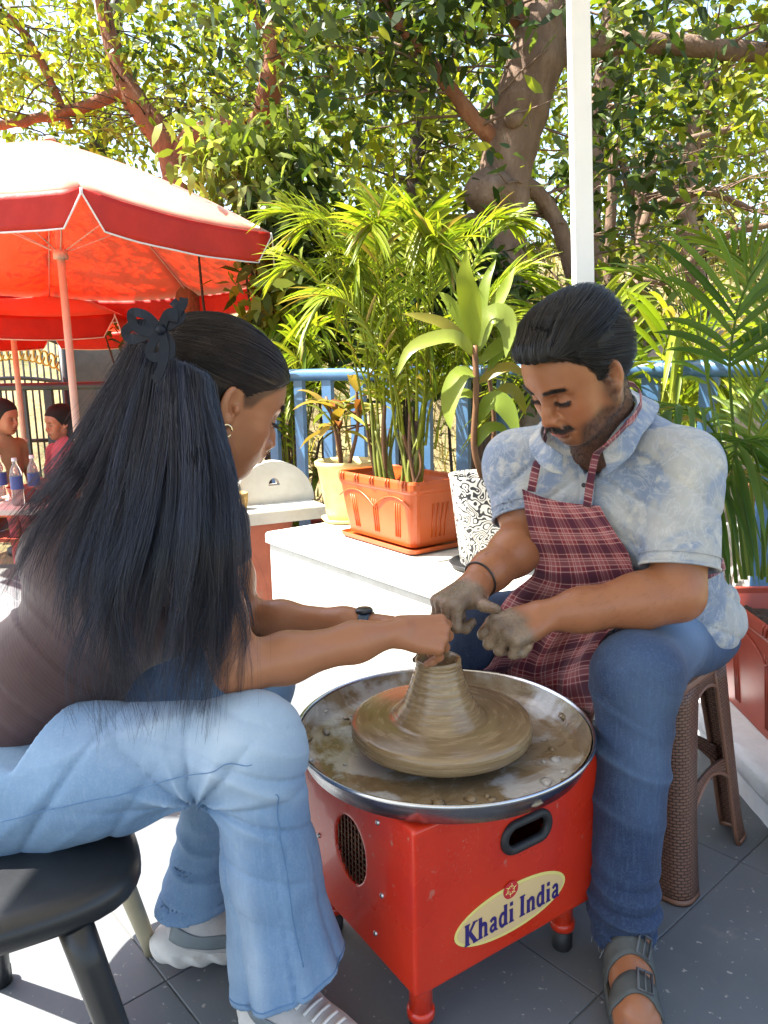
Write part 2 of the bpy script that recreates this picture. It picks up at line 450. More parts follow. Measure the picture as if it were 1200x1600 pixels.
# ------------------------------------------------------------------ masonry
def plaster(name, c1, c2, stain, bs=25., bd=.006):
    m = NT(name); v = m.coord('Object'); n = m.noise(v, 5, 6, .65)
    c = m.ramp(n, [(.3, c2), (.65, c1)])
    c = m.mix(m.ramp(m.noise(v, 11, 6, .7), [(.60, (0, 0, 0)), (.75, (.6, .6, .6))]), c, stain)
    m.base(c); m.bump(m.noise(v, bs, 6, .65), .5, bd); m.set(Roughness=.85); return m.m
WHITE = plaster('white_plaster', (.56, .55, .50), (.45, .43, .38), (.26, .23, .17))
ROUGHWHITE = plaster('rough_white_plaster', (.74, .75, .78), (.58, .60, .64), (.42, .40, .37), 9., .03)
LA = np.array([-.477, 3.125]); LD = nrm((.60, -.80)); LN = np.array([-LD[1], LD[0]]) * 1.0     # along the ledge, and back from its face
def lp(s, t): p = LA+LD*s+LN*t; return float(p[0]), float(p[1])
def bevel_box(name, poly, z0, z1, mat, parent=None, b=.012, world=True, seg=1):
    """prism with chamfered top edge"""
    P = np.array(poly, float); c = P.mean(0); n = len(P)
    def inset(d):
        out = []
        for i in range(n):
            a, p, q = P[i-1], P[i], P[(i+1) % n]; e1 = nrm(p-a); e2 = nrm(q-p)
            n1 = np.array([-e1[1], e1[0]]); n2 = np.array([-e2[1], e2[0]])
            bis = nrm(n1+n2); k = d/max(.3, bis @ n1); out.append(p+bis*k)
        return np.array(out)
    rings = [(P, z0), (P, z1-b), (inset(b*.3), z1-b*.3), (inset(b), z1)]
    V = [(x, y, z) for R_, z in rings for x, y in R_]; m_ = len(rings)
    f = [list(range(n))[::-1], list(range((m_-1)*n, m_*n))]+[[r*n+i, r*n+(i+1) % n, (r+1)*n+(i+1) % n, (r+1)*n+i] for r in range(m_-1) for i in range(n)]
    me = bpy.data.meshes.new(name); me.from_pydata(V, [], f); me.update()
    return part(name, me, mat, parent, world=world)
lx, ly = lp(.4, 0)
led = thing('plant_ledge', 'white plastered masonry ledge carrying the orange trough planter', 'ledge', (lx, ly, 0))
bevel_box('ledge_body', [lp(.0, 0), lp(1.30, 0), lp(1.30, .62), lp(.0, .62)], -.006, .452, WHITE, led, .01)
bevel_box('ledge_top', [lp(-.012, -.014), lp(1.31, -.014), lp(1.31, .63), lp(-.012, .63)], .453, .50, WHITE, led, .014)
kb = thing('kerb_wall', 'low rough whitewashed kerb under the terracotta trough planter', 'wall', (1.15, 1.9, 0))
def rough_block(name, lo, hi, parent, mat, seed, n=22):
    lo = np.array(lo, float); hi = np.array(hi, float); c = (lo+hi)/2; hs = (hi-lo)/2; r = .018
    pr_ = [Fn(lambda P: np.linalg.norm(np.maximum(np.abs(P-c)-hs+r, 0), axis=1)+np.minimum((np.abs(P-c)-hs+r).max(1), 0)-r)]
    V, Q = sdf_mesh(pr_, lo-.03, hi+.03, .012, lambda P: .004*wob(P+seed, 22)+.003*wob(P+seed, 55))
    return part(name, fast_mesh(name, V, Q), mat, parent)
rough_block('kerb_body', (.945, 1.25, -.03), (1.42, 2.42, .07), kb, ROUGHWHITE, 1.0)
rough_block('kerb_top', (.925, 1.25, .068), (1.44, 2.42, .135), kb, ROUGHWHITE, 5.0)

# slab table with the arched white board, terracotta plinth
TERRA = plaster('terracotta_plaster', (.42, .125, .07), (.30, .085, .05), (.34, .22, .16), 14., .02)
sz = .535
sA = G(325, 808, sz); sB = G(511, 789, sz)
sd = nrm((sB-sA)[:2]); sn = np.array([-sd[1], sd[0]])
def sp(s, t): p = sA[:2]+sd*s+sn*t; return float(p[0]), float(p[1])
SLL = float(np.linalg.norm((sB-sA)[:2]))
tb = thing('stone_table', 'white stone slab table on a terracotta plastered plinth', 'table', (*sp(SLL/2, .2), 0))
bevel_box('slab', [sp(0, 0), sp(SLL, 0), sp(SLL, .50), sp(0, .50)], sz-.06, sz, WHITE, tb, .008)
c0 = sp(.27, .24)
pl_prims = [Fn(lambda P: np.sqrt((P[:, 0]-c0[0])**2+((P[:, 1]-c0[1])*1.15)**2)-(.19+.05*np.clip((.10-P[:, 2])/.5, 0, 1)+.015*np.sin(P[:, 2]*14)), .01), Half((0, 0, sz-.062), (0, 0, 1)), Half((0, 0, -.006), (0, 0, -1))]
V, Q = sdf_mesh(pl_prims, (c0[0]-.32, c0[1]-.32, -.05), (c0[0]+.32, c0[1]+.32, sz+.02), .014, lambda P: .006*wob(P, 18))
part('plinth', fast_mesh('plinth', V, Q), TERRA, tb)
hb = thing('arched_board', 'white half round board with a small hole standing on the stone table', 'board', (*sp(SLL*.66, .22), sz))
m_ = MB(); R_ = .20; N_ = 28; hr = .028
front = [(R_*math.cos(math.pi*k/N_), R_*math.sin(math.pi*k/N_)) for k in range(N_+1)]
hole = [(hr*math.cos(math.pi*k/N_), R_*.42+hr*1.25*math.sin(math.pi*k/N_)) for k in range(N_+1)]
a0 = math.atan2(sd[1], sd[0])
V = []
for t in (-.03, .03):
    for lst in (front, hole):
        for (a, b) in lst:
            q = np.array(sp(SLL*.66+a, .22+t)); V.append((q[0], q[1], sz+b))
n1 = N_+1; Q = []
for s_, o_ in ((0, 0), (2*n1, 1)):
    for k in range(N_): q = [s_+k, s_+k+1, s_+n1+k+1, s_+n1+k]; Q.append(q if o_ else q[::-1])
    q = [s_+0, s_+n1, s_+n1+N_, s_+N_]; Q.append(q if o_ else q[::-1])
for k in range(N_): Q.append([k, k+1, 2*n1+k+1, 2*n1+k]); Q.append([n1+k+1, n1+k, 3*n1+k, 3*n1+k+1])
Q.append([n1, n1+N_, 3*n1+N_, 3*n1]); Q.append([N_, 0, 2*n1, 2*n1+N_])
part('board', fast_mesh('board', V, Q, False), WHITE, hb)
STRAW = simple('straw', (.45, .30, .10), (.30, .19, .06), rough=.85, scale=60, bump=.6, bscale=120, bdist=.004)
bp = thing('woven_cup', 'small woven straw cup at the end of the stone table', 'cup', (*sp(SLL*.30, .12), sz))
part('cup_body', MB().lathe([(0, .002), (.040, .002), (.048, .035), (.050, .075), (.045, .078), (.043, .04), (0, .03)], 20, (*sp(SLL*.30, .12), sz)).mesh('cup_body', True), STRAW, bp)

# ------------------------------------------------------------------ railing
BLUE = simple('blue_paint', (.055, .140, .270), (.04, .10, .20), rough=.38, scale=14, bump=.12, bscale=50)
NAVY = simple('navy_paint', (.03, .045, .08), (.02, .03, .05), rough=.4, scale=14, bump=.1)
def railing(label, A, B, ztop, zbot, sp_, mat, rr, pw):
    A = np.array(A, float); B = np.array(B, float); L = np.linalg.norm(B-A); d = (B-A)/L
    r = thing('railing', label, 'railing', (*((A+B)/2), zbot))
    t = np.linspace(0, L, 24)
    part('top_rail', MB().tube(np.stack([A[0]+d[0]*t, A[1]+d[1]*t, np.full(24, ztop)], 1), rr, 12).mesh('top_rail', True), mat, r)
    M = Matrix.Translation((A[0], A[1], 0)) @ Matrix.Rotation(math.atan2(d[1], d[0]), 4, 'Z')
    part('bottom_rail', MB().box((0, -.02, zbot+.10), (L, .02, zbot+.14), M).mesh('bottom_rail'), mat, r)
    n = int(L/sp_)
    for k in range(n):
        x = (k+.5)*L/n; w = pw*(1.35 if k % 6 == 3 else 1)
        part('post', MB().box((x-w/2, -.012, zbot if k % 6 == 3 else zbot+.139), (x+w/2, .012, ztop-rr*.6), M).mesh('post'), mat, r)
    return r
railing('blue painted terrace railing behind the potted palms', (2.25, 1.635), (-1.10, 4.545), 1.13, -.006, .195, BLUE, .030, .062)
p1 = D(-60, 606, 7.4); p2 = D(175, 600, 7.0)
railing('dark navy railing in front of the wrought iron gate', p1[:2], p2[:2], float(p1[2]), -.45, .24, NAVY, .035, .06)

# ------------------------------------------------------------------ the canopy that shades the potters
TUBEW = simple('white_powder_coat', (.80, .81, .83), (.74, .75, .78), rough=.35, scale=6, bump=.05)
m = NT('canopy_cloth'); m.base((.62, .60, .56)); m.set(Roughness=.8); v = m.coord('Object'); m.bump(m.noise(v, 30), .2, .004)
fabric_trans(m, (.70, .66, .58), .12); CANVAS = m.m
pole_xy = D(911, 450, 2.5)[:2]
can = thing('shade_canopy', 'white square post rising behind the man, holding up a shade canopy', 'canopy', (*pole_xy, 0))
C4 = [(pole_xy[0], pole_xy[1]), (-1.62, 1.92), (-1.95, -1.9), (1.9, -1.9)]
pw = .028
for k, (x, y) in enumerate(C4):
    sh_ = np.eye(4); sh_[0, 2] = -.045; sh_[0, 3] = .045*1.39
    part('post', MB().box((x-pw, y-pw, -.005), (x+pw, y+pw, 2.52), sh_).mesh('post'), TUBEW, can)
cx, cy = np.mean(C4, 0); n = 12
rows = []
for k in range(n+1):
    s_ = k/n; ring = []
    for e in range(4):
        a = np.array(C4[e]); b = np.array(C4[(e+1) % 4])
        for t in range(8):
            p = a+(b-a)*t/8; q = np.array([cx, cy])+(p-np.array([cx, cy]))*(1-s_*.98)*1.0
            ring.append((q[0], q[1], 2.53+.62*s_**1.1))
    rows.append(ring)
V = np.array(rows).reshape(-1, 3); nn = 32
Q = [[r*nn+i, r*nn+(i+1) % nn, (r+1)*nn+(i+1) % nn, (r+1)*nn+i] for r in range(n) for i in range(nn)]
part('canopy_cloth', fast_mesh('canopy_cloth', V, np.array(Q)), CANVAS, can)
V2 = np.concatenate([np.array(rows[0]), np.array(rows[0])-np.array([0, 0, .14])])
part('canopy_valance', fast_mesh('canopy_valance', V2, np.array([[i, (i+1) % nn, nn+(i+1) % nn, nn+i] for i in range(nn)])), CANVAS, can)
# ================================================================== potter's wheel
PC = np.array([.105, 1.38]); PZ = .478; PR = .282
m = NT('red_enamel'); v = m.coord('Object'); n = m.noise(v, 5, 4)
c = m.ramp(n, [(.3, (.50, .020, .006)), (.7, (.62, .034, .008))])
sep = m.n('SeparateXYZ'); m.l(v, sep.inputs[0])
dust = m.math('MULTIPLY', m.ramp(m.noise(v, 190, 3, .6), [(.60, (0, 0, 0)), (.68, (1, 1, 1))]), m.ramp(m.noise(v, 6, 3), [(.45, (0, 0, 0)), (.75, (.8, .8, .8))]))
c = m.mix(dust, c, (.45, .30, .22))
spl = m.math('MULTIPLY', m.ramp(m.noise(v, 42, 4, .6), [(.64, (0, 0, 0)), (.67, (1, 1, 1))]), m.ramp(sep.outputs[2], [(.20, (0, 0, 0)), (.42, (.8, .8, .8))]))
scr = m.ramp(m.noise(m.coord('Object', (1, 1, 9)), 24, 2, .5), [(.70, (0, 0, 0)), (.72, (.35, .35, .35))])
m.base(m.mix(scr, m.mix(spl, c, (.34, .26, .19)), (.30, .06, .04)))
m.bump(m.noise(v, 160, 3), .05, .001); m.set(Roughness=m.ramp(n, [(.3, (.22,)*3), (.7, (.38,)*3)])); m.b.inputs['Coat Weight'].default_value = .25
RED = m.m
RUBBER = simple('black_rubber', (.018, .018, .020), rough=.55, bump=.2, bscale=90)
STEEL = simple('screw_steel', (.55, .56, .58), rough=.3, metal=1., bump=.05)
m = NT('pan_steel'); v = m.coord('Object'); n = m.noise(v, 7, 5, .6)
m.base(m.ramp(n, [(.3, (.42, .43, .45)), (.7, (.62, .63, .65))])); m.bump(m.noise(v, 40, 4), .04, .002)
m.set(Metallic=1., Roughness=m.ramp(n, [(.3, (.16,)*3), (.7, (.30,)*3)])); PAN = m.m
# wet slip: glossy grey brown, thin where the pan shows
m = NT('wet_slip'); v = m.coord('Object'); n = m.noise(v, 9, 6, .62, .6); n2 = m.noise(v, 34, 5, .65)
c = m.ramp(n, [(.30, (.15, .100, .050)), (.52, (.25, .18, .10)), (.75, (.38, .32, .22))])
c = m.mix(m.ramp(m.noise(v, 4.2, 5, .6, 1.2), [(.47, (0, 0, 0)), (.54, (.9, .9, .9))]), c, (.50, .49, .47))
m.base(c); m.bump(n2, .30, .004, m.bump(n, .5, .010)); m.set(Roughness=m.ramp(n, [(.35, (.10,)*3), (.65, (.42,)*3)])); m.b.inputs['Specular IOR Level'].default_value = .6
SLIP = m.m
m = NT('thrown_clay'); g = m.coord('Object')
sx = m.n('SeparateXYZ'); m.l(g, sx.inputs[0])
rr_ = m.math('SQRT', m.math('ADD', m.math('MULTIPLY', sx.outputs[0], sx.outputs[0]), m.math('MULTIPLY', sx.outputs[1], sx.outputs[1])))
cyl = m.n('CombineXYZ'); m.l(m.math('MULTIPLY', rr_, 26.), cyl.inputs[0]); m.l(m.math('MULTIPLY', sx.outputs[2], 60.), cyl.inputs[2])
m.l(m.math('MULTIPLY', m.math('ARCTAN2', sx.outputs[1], sx.outputs[0]), .55), cyl.inputs[1])
n = m.noise(cyl.outputs[0], 3.2, 5, .6)
m.base(m.ramp(n, [(.3, (.18, .118, .058)), (.55, (.26, .180, .095)), (.75, (.35, .26, .15))]))
m.bump(n, .30, .002); m.set(Roughness=m.ramp(n, [(.3, (.14,)*3), (.7, (.34,)*3)])); m.b.inputs['Specular IOR Level'].default_value = .6
CLAY = m.m

cb = G(650, 1562, .12)[:2]; crr = G(937, 1397, .12)[:2]
wd = nrm(crr-cb); wn = np.array([-wd[1], wd[0]]); WL = float(np.linalg.norm(crr-cb)); WB = .40
WA = math.atan2(wd[1], wd[0])
wh = thing('potters_wheel', 'red metal electric pottery wheel with a round steel splash pan', 'pottery wheel', (cb[0], cb[1], 0), WA)
BZ0, BZ1 = .118, .425
# box: a folded sheet-metal housing with small rounded edges, one face pierced for the hand hole
def lbox(lo, hi, b, name):
    x0, y0, z0 = lo; x1, y1, z1 = hi
    P = [(x0, y0), (x1, y0), (x1, y1), (x0, y1)]
    def ring(ins):
        o = []
        for (cx_, cy_), (sx_, sy_), a0_ in zip([(x0+b, y0+b), (x1-b, y0+b), (x1-b, y1-b), (x0+b, y1-b)], [(0, 0)]*4, (math.pi, 1.5*math.pi, 0, .5*math.pi)):
            for k in range(4):
                a = a0_+k/3*math.pi/2; o.append((cx_+(b-ins)*math.cos(a), cy_+(b-ins)*math.sin(a)))
        return o
    rings = [(ring(b*.9), z0), (ring(b*.3), z0+b*.3), (ring(0), z0+b), (ring(0), z1-b), (ring(b*.3), z1-b*.3), (ring(b*.9), z1)]
    n = 16; V = [(x, y, z) for r, z in rings for x, y in r]; me = bpy.data.meshes.new(name)
    me.from_pydata(V, [], [list(range(n))[::-1], list(range(5*n, 6*n))]+[[r*n+i, r*n+(i+1) % n, (r+1)*n+(i+1) % n, (r+1)*n+i] for r in range(5) for i in range(n)]); me.update()
    return me
# housing is built with numpy so that the hand hole and the vent are true openings
hx, hz = .548*WL, .335      # hand hole centre on the front
def rr2(P, a, b, r):
    q = np.abs(P)-np.array([a, b])+r; return np.linalg.norm(np.maximum(q, 0), axis=1)+np.minimum(q.max(1), 0)-r
def housing(P):
    c = np.array([WL/2, WB/2, (BZ0+BZ1)/2]); h = np.array([WL/2, WB/2, (BZ1-BZ0)/2]); r = .005
    q = np.abs(P-c)-h+r; d = np.linalg.norm(np.maximum(q, 0), axis=1)+np.minimum(q.max(1), 0)-r
    qi = np.abs(P-c)-h+.010; di = qi.max(1)
    return np.maximum(d, -di)
def hole_front(P): return np.maximum(rr2(np.stack([P[:, 0]-hx, P[:, 2]-hz], 1), .050, .022, .022), P[:, 1]-.03)
vy, vz = .50*WB, .285
def hole_side(P): return np.maximum(np.sqrt(((P[:, 1]-vy)/1.0)**2+((P[:, 2]-vz)/1.25)**2)-.052, P[:, 0]-.03)
V, Q = sdf_mesh([Fn(housing, .001), Fn(hole_front, .001, -1), Fn(hole_side, .001, -1)], (-.02, -.02, BZ0-.02), (WL+.02, WB+.02, BZ1+.02), .0042, B=10)
part('housing', fast_mesh('housing', V, Q), RED, wh, world=False)
for (x, y) in ((.035, .035), (WL-.055, .045), (WL-.045, WB-.045), (.045, WB-.045)):
    lg = part('leg', MB().lathe([(0, .045), (.0205, .045), (.0205, .117)], 20, (x, y, 0)).lathe([(.0205, .044), (.0245, .046), (.0245, .060), (.0205, .062)], 20, (x, y, 0)).mesh('leg', True), RED, wh, world=False)
    part('rubber_foot', MB().lathe([(0, .0), (.019, .0), (.0205, .004), (.0205, .0445), (0, .0445)], 20, (x, y, 0)).mesh('rubber_foot', True), RUBBER, lg, world=False)
# rubber grommet round the hand hole
N_ = 40; path = []
for k in range(N_+1):
    a = 2*math.pi*k/N_; cx_ = .029*(1 if math.cos(a) > 0 else -1); path.append((hx+cx_+.0245*math.cos(a), -.001, hz+.0245*math.sin(a)))
part('hand_hole_grommet', MB().tube(path, .0085, 10, False).mesh('hand_hole_grommet', True), RUBBER, wh, world=False)
part('motor', MB().lathe([(0, .2), (.09, .2), (.09, .38), (.03, .40), (.03, .424), (0, .424)], 24, (WL*.5, WB*.5, 0)).mesh('motor', True), RUBBER, wh, world=False)
# vent grille on the left side: a real wire mesh
vg = MB()
for k in range(-4, 5):
    o = k*.012; h_ = math.sqrt(max(0, .054**2-o*o))
    if h_ > .008:
        vg.tube([(.004, vy+o, vz-h_*1.25), (.004, vy+o, vz+h_*1.25)], .0013, 5)
for k in range(-5, 6):
    o = k*.012; h_ = math.sqrt(max(0, .054**2-(o/1.25)**2))
    if h_ > .008: vg.tube([(.0065, vy-h_, vz+o), (.0065, vy+h_, vz+o)], .0013, 5)
part('vent_grille', vg.mesh('vent_grille', True), simple('grille_wire', (.22, .12, .08), rough=.5, metal=.6), wh, world=False)
scm = MB().lathe([(0, .0035), (.003, .0033), (.0048, .002), (.0052, 0)], 12).mesh('screw', True)
scm.transform(Matrix.Rotation(-math.pi/2, 4, 'Y')); scm['_loc'] = 1; scm.materials.append(STEEL)
for (y, z) in ((.26*WB, .39), (.24*WB, .255), (.30*WB, .165), (.78*WB, .385), (.80*WB, .25), (.78*WB, .165)):
    s_ = part('screw', scm, None, wh, world=False); s_.location = (-.0002, y, z)
# name plate: oval sticker and its lettering
YEL = simple('sticker_yellow', (.78, .66, .22), (.72, .60, .18), rough=.4, bump=0)
CRM = simple('sticker_cream', (.72, .50, .24), (.66, .46, .22), rough=.4, bump=0)
PUR = simple('sticker_ink', (.035, .02, .16), (.03, .018, .13), rough=.4, bump=0)
STR = simple('sticker_red', (.62, .03, .04), rough=.4, bump=0)
ang = math.radians(0); ox, oz = .478*WL, .196
def oval(a, b, n=48): return [(a*math.cos(2*math.pi*k/n), b*math.sin(2*math.pi*k/n)) for k in range(n)]
def plate(name, pts, y, mat, parent, th=.0006):
    n = len(pts); V = [(ox+x, y, oz+z) for x, z in pts]+[(ox+x, y-th, oz+z) for x, z in pts]
    me = bpy.data.meshes.new(name); me.from_pydata(V, [], [list(range(n))[::-1][::-1], list(range(n, 2*n))[::-1][::-1]]+[[i, (i+1) % n, n+(i+1) % n, n+i] for i in range(n)]); me.update()
    return part(name, me, mat, parent, world=False)
st = plate('name_sticker', oval(.134, .0475), -.0004, YEL, wh)
plate('sticker_field', oval(.1275, .0415), -.0012, CRM, st)
plate('emblem', [(x-.006, z+.039) for x, z in oval(.0175, .0165, 28)], -.0020, STR, st)
def text(name, s, size, x, z, y, mat, parent, bold=0., shear=0., sx=1.):
    cu = bpy.data.curves.new(name, 'FONT'); cu.body = s; cu.size = size; cu.align_x = 'CENTER'; cu.align_y = 'CENTER'; cu.extrude = .0003; cu.offset = bold; cu.shear = shear
    to = bpy.data.objects.new(name, cu); COL.objects.link(to)
    dg = bpy.context.evaluated_depsgraph_get(); me = bpy.data.meshes.new_from_object(to.evaluated_get(dg)); bpy.data.objects.remove(to); bpy.data.curves.remove(cu)
    me.materials.clear(); me.materials.append(mat)
    me.transform(Matrix.Translation((x, y, z)) @ Matrix.Rotation(math.pi/2, 4, 'X') @ Matrix.Diagonal((sx, 1, 1, 1)))
    return part(name, me, None, parent, world=False)
# heavy serif letters built as strokes: (polyline, width) in a unit box
GL = {
 'K': (.86, [([(.2, 0), (.2, 1)], .22), ([(.28, .48), (.68, .98)], .13), ([(.36, .55), (.72, .02)], .21), ([(.05, .03), (.37, .03)], .07), ([(.05, .97), (.37, .97)], .07), ([(.55, .97), (.84, .97)], .07), ([(.56, .03), (.88, .03)], .07)]),
 'h': (.70, [([(.17, 0), (.17, 1)], .20), ([(.05, .97), (.20, .97)], .07), ([(.17, .52), (.32, .64), (.47, .60), (.51, .46), (.51, 0)], .18), ([(.04, .03), (.31, .03)], .07), ([(.38, .03), (.66, .03)], .07)]),
 'a': (.62, [([(.12, .54), (.27, .65), (.41, .60), (.43, .46), (.43, .06)], .16), ([(.43, .36), (.22, .32), (.13, .19), (.20, .06), (.32, .07), (.43, .18)], .14), ([(.43, .04), (.58, .04)], .08)]),
 'd': (.68, [([(.48, 0), (.48, 1)], .20), ([(.36, .97), (.48, .97)], .07), ([(.45, .57), (.28, .65), (.15, .52), (.12, .33), (.16, .13), (.28, .03), (.44, .10)], .16), ([(.48, .03), (.64, .03)], .07)]),
 'i': (.40, [([(.19, 0), (.19, .64)], .20), ([(.05, .62), (.20, .62)], .07), ([(.19, .80), (.19, .98)], .19), ([(.04, .03), (.35, .03)], .07)]),
 'I': (.48, [([(.23, 0), (.23, 1)], .22), ([(.05, .03), (.41, .03)], .07), ([(.05, .97), (.41, .97)], .07)]),
 'n': (.70, [([(.17, 0), (.17, .64)], .20), ([(.05, .62), (.20, .62)], .07), ([(.17, .52), (.32, .64), (.47, .60), (.51, .46), (.51, 0)], .18), ([(.04, .03), (.31, .03)], .07), ([(.38, .03), (.66, .03)], .07)]),
 ' ': (.30, [])}
def letters(name, s, x0, z0, hgt, y, mat, parent, sx=1.0):
    mb = MB(); x = x0
    for ch in s:
        w, st_ = GL[ch]
        for k, (pts, wd_) in enumerate(st_):
            P = np.array(pts, float)
            if len(P) > 2: P = spline(P, 14)
            T = np.gradient(P, axis=0); T /= np.linalg.norm(T, axis=1)[:, None]; Nn = np.stack([-T[:, 1], T[:, 0]], 1)
            a = P+Nn*wd_/2; b = P-Nn*wd_/2; n = len(P); yy = y-.00006*k
            V = [(x+q[0]*hgt*sx, yy-o, z0+q[1]*hgt) for o in (0, .0005) for L in (a, b) for q in L]
            Q = [[i, i+1, n+i+1, n+i] for i in range(n-1)]+[[2*n+i, 3*n+i, 3*n+i+1, 2*n+i+1] for i in range(n-1)]
            mb.add(V, Q)
        x += w*hgt*sx
    return part(name, mb.mesh(name), mat, parent, world=False)
tw = sum(GL[c][0] for c in 'Khadi India')*.041*.88
letters('lettering', 'Khadi India', ox-tw/2+.002, oz-.026, .041, -.0022, PUR, st, .88)
def emb():
    mb = MB()
    for a in range(6):
        t = a*math.pi/3
        mb.tube([(ox-.006+.004*math.cos(t), -.0029, oz+.039+.004*math.sin(t)), (ox-.006+.014*math.cos(t+.4), -.0029, oz+.039+.013*math.sin(t+.4))], .0007, 5)
    mb.tube([(ox-.006+.008*math.cos(k*.3), -.0029, oz+.039+.008*math.sin(k*.3)) for k in range(22)], .0006, 5)
    return mb.mesh('emblem_lines', True)
part('emblem_lines', emb(), YEL, st, world=False)
# splash pan with a rolled rim
lc = np.array([(PC-cb) @ wd, (PC-cb) @ wn])
pan_prof = [(0, .426), (.20, .426), (.235, .428), (.262, .440), (.276, .462), (.2815, .474), (.2845, .4785), (.2875, .4775), (.2885, .4735), (.2865, .470), (.2815, .462), (.2700, .436), (.248, .4235), (.20, .4225), (0, .4225)]
pan = part('splash_pan', MB().lathe([(r*PR/.2845, z) for r, z in pan_prof], 96, (lc[0], lc[1], 0)).mesh('splash_pan', True), PAN, wh, world=False)
# slip lying in the pan and smeared up its wall
na, nr = 150, 40; A = np.linspace(0, 2*math.pi, na, endpoint=False); S_ = np.linspace(.10, 1, nr)
Vs = []
for s_ in S_:
    r = .03+.244*s_
    for a in A:
        q = np.array([r*math.cos(a), r*math.sin(a), 0]); w_ = float(wob(q[None]*1.0, 34)[0]); w2 = float(wob(q[None]+3, 90)[0])
        e = .5+.5*math.sin(a*3+1.1)*.5+.35*w_
        zf = np.interp(r*.2845/PR, [0, .2, .235, .262, .276, .2815], [.426, .426, .428, .440, .462, .474])
        hgt = .0035+.003*w_+.0018*w2 if s_ < .86 else .0022+.003*w_+.0015*w2-(.004*(s_-.86)/.14)
        rb = r
        if s_ >= .86: rb = r+.0045*(s_-.86)/.14; zf = np.interp(rb*.2845/PR, [0, .2, .235, .262, .276, .2815], [.426, .426, .428, .440, .462, .474]); rb -= .0022+.0012*w_; hgt = .001
        Vs.append((lc[0]+rb*math.cos(a), lc[1]+rb*math.sin(a), zf+hgt))
Qs = [[r*na+i, r*na+(i+1) % na, (r+1)*na+(i+1) % na, (r+1)*na+i] for r in range(nr-1) for i in range(na)]
part('slip_layer', fast_mesh('slip_layer', np.array(Vs), np.array(Qs)), SLIP, pan, world=False, label='wet grey brown clay slip pooled in the steel pan')
cr = np.random.default_rng(5)
for k in range(46):
    a = cr.uniform(0, 2*math.pi); r = cr.uniform(.19, .262) if k < 34 else cr.uniform(.255, .268); s_ = cr.uniform(.003, .008)
    z = np.interp(r, [.2, .235, .262, .276], [.429, .432, .442, .464])
    L = cr.uniform(1, 1.9, 3); n0 = []
    V, Q, T = tube([(0, 0, -.6*s_), (0, 0, 0), (0, 0, .5*s_)], [s_*.8, s_, s_*.6], 7)
    V = V*np.array([L[0], L[1], 1])*(1+.22*cr.normal(size=(len(V), 1))); t = cr.uniform(0, 6)
    V = np.stack([V[:, 0]*math.cos(t)-V[:, 1]*math.sin(t), V[:, 0]*math.sin(t)+V[:, 1]*math.cos(t), V[:, 2]], 1)+np.array([lc[0]+r*math.cos(a), lc[1]+r*math.sin(a), z+.003])
    part('clay_crumb', fast_mesh('clay_crumb', V, [Q, T]), SLIP, pan, world=False)
# turning head
wo_ = part('wheel_head', MB().lathe([(0, .462), (.162, .462), (.1695, .464), (.172, .469), (.172, .487), (.170, .4925), (.163, .4955), (0, .4955)], 96, (lc[0]-.006, lc[1]-.002, 0)).lathe([(.03, .427), (.03, .462)], 20, (lc[0]-.006, lc[1]-.002, 0)).mesh('wheel_head', True), CLAY, wh, world=False)
wo_.data.transform(Matrix.Translation((-lc[0]+.006, -lc[1]+.002, 0))); wo_.location = (lc[0]-.006, lc[1]-.002, 0)
# the mound of clay being opened at its top
cc = PC+np.array([-.008, 0])
prof = [(.112, .4958), (.105, .4985), (.098, .5045), (.090, .5130), (.081, .5235), (.073, .536), (.066, .552), (.0605, .568), (.0555, .582), (.0515, .592), (.050, .600), (.0505, .607), (.0485, .6115), (.044, .611), (.036, .603), (.028, .590), (.018, .580), (0, .577)]
P = spline([(r*.86, z) for r, z in prof], 74)
P[8:46, 0] += .0005*np.sin(np.arange(38)*1.7)+.0004*np.sin(np.arange(38)*2.6+1)
P[:, 0] = np.maximum(P[:, 0], 0)
cm = thing('clay_mound', 'wet brown cone of clay being opened on the wheel head', 'clay', (cc[0], cc[1], .4958))
part('clay_cone', MB().lathe(P, 72, (cc[0], cc[1], 0)).mesh('clay_cone', True), CLAY, cm)
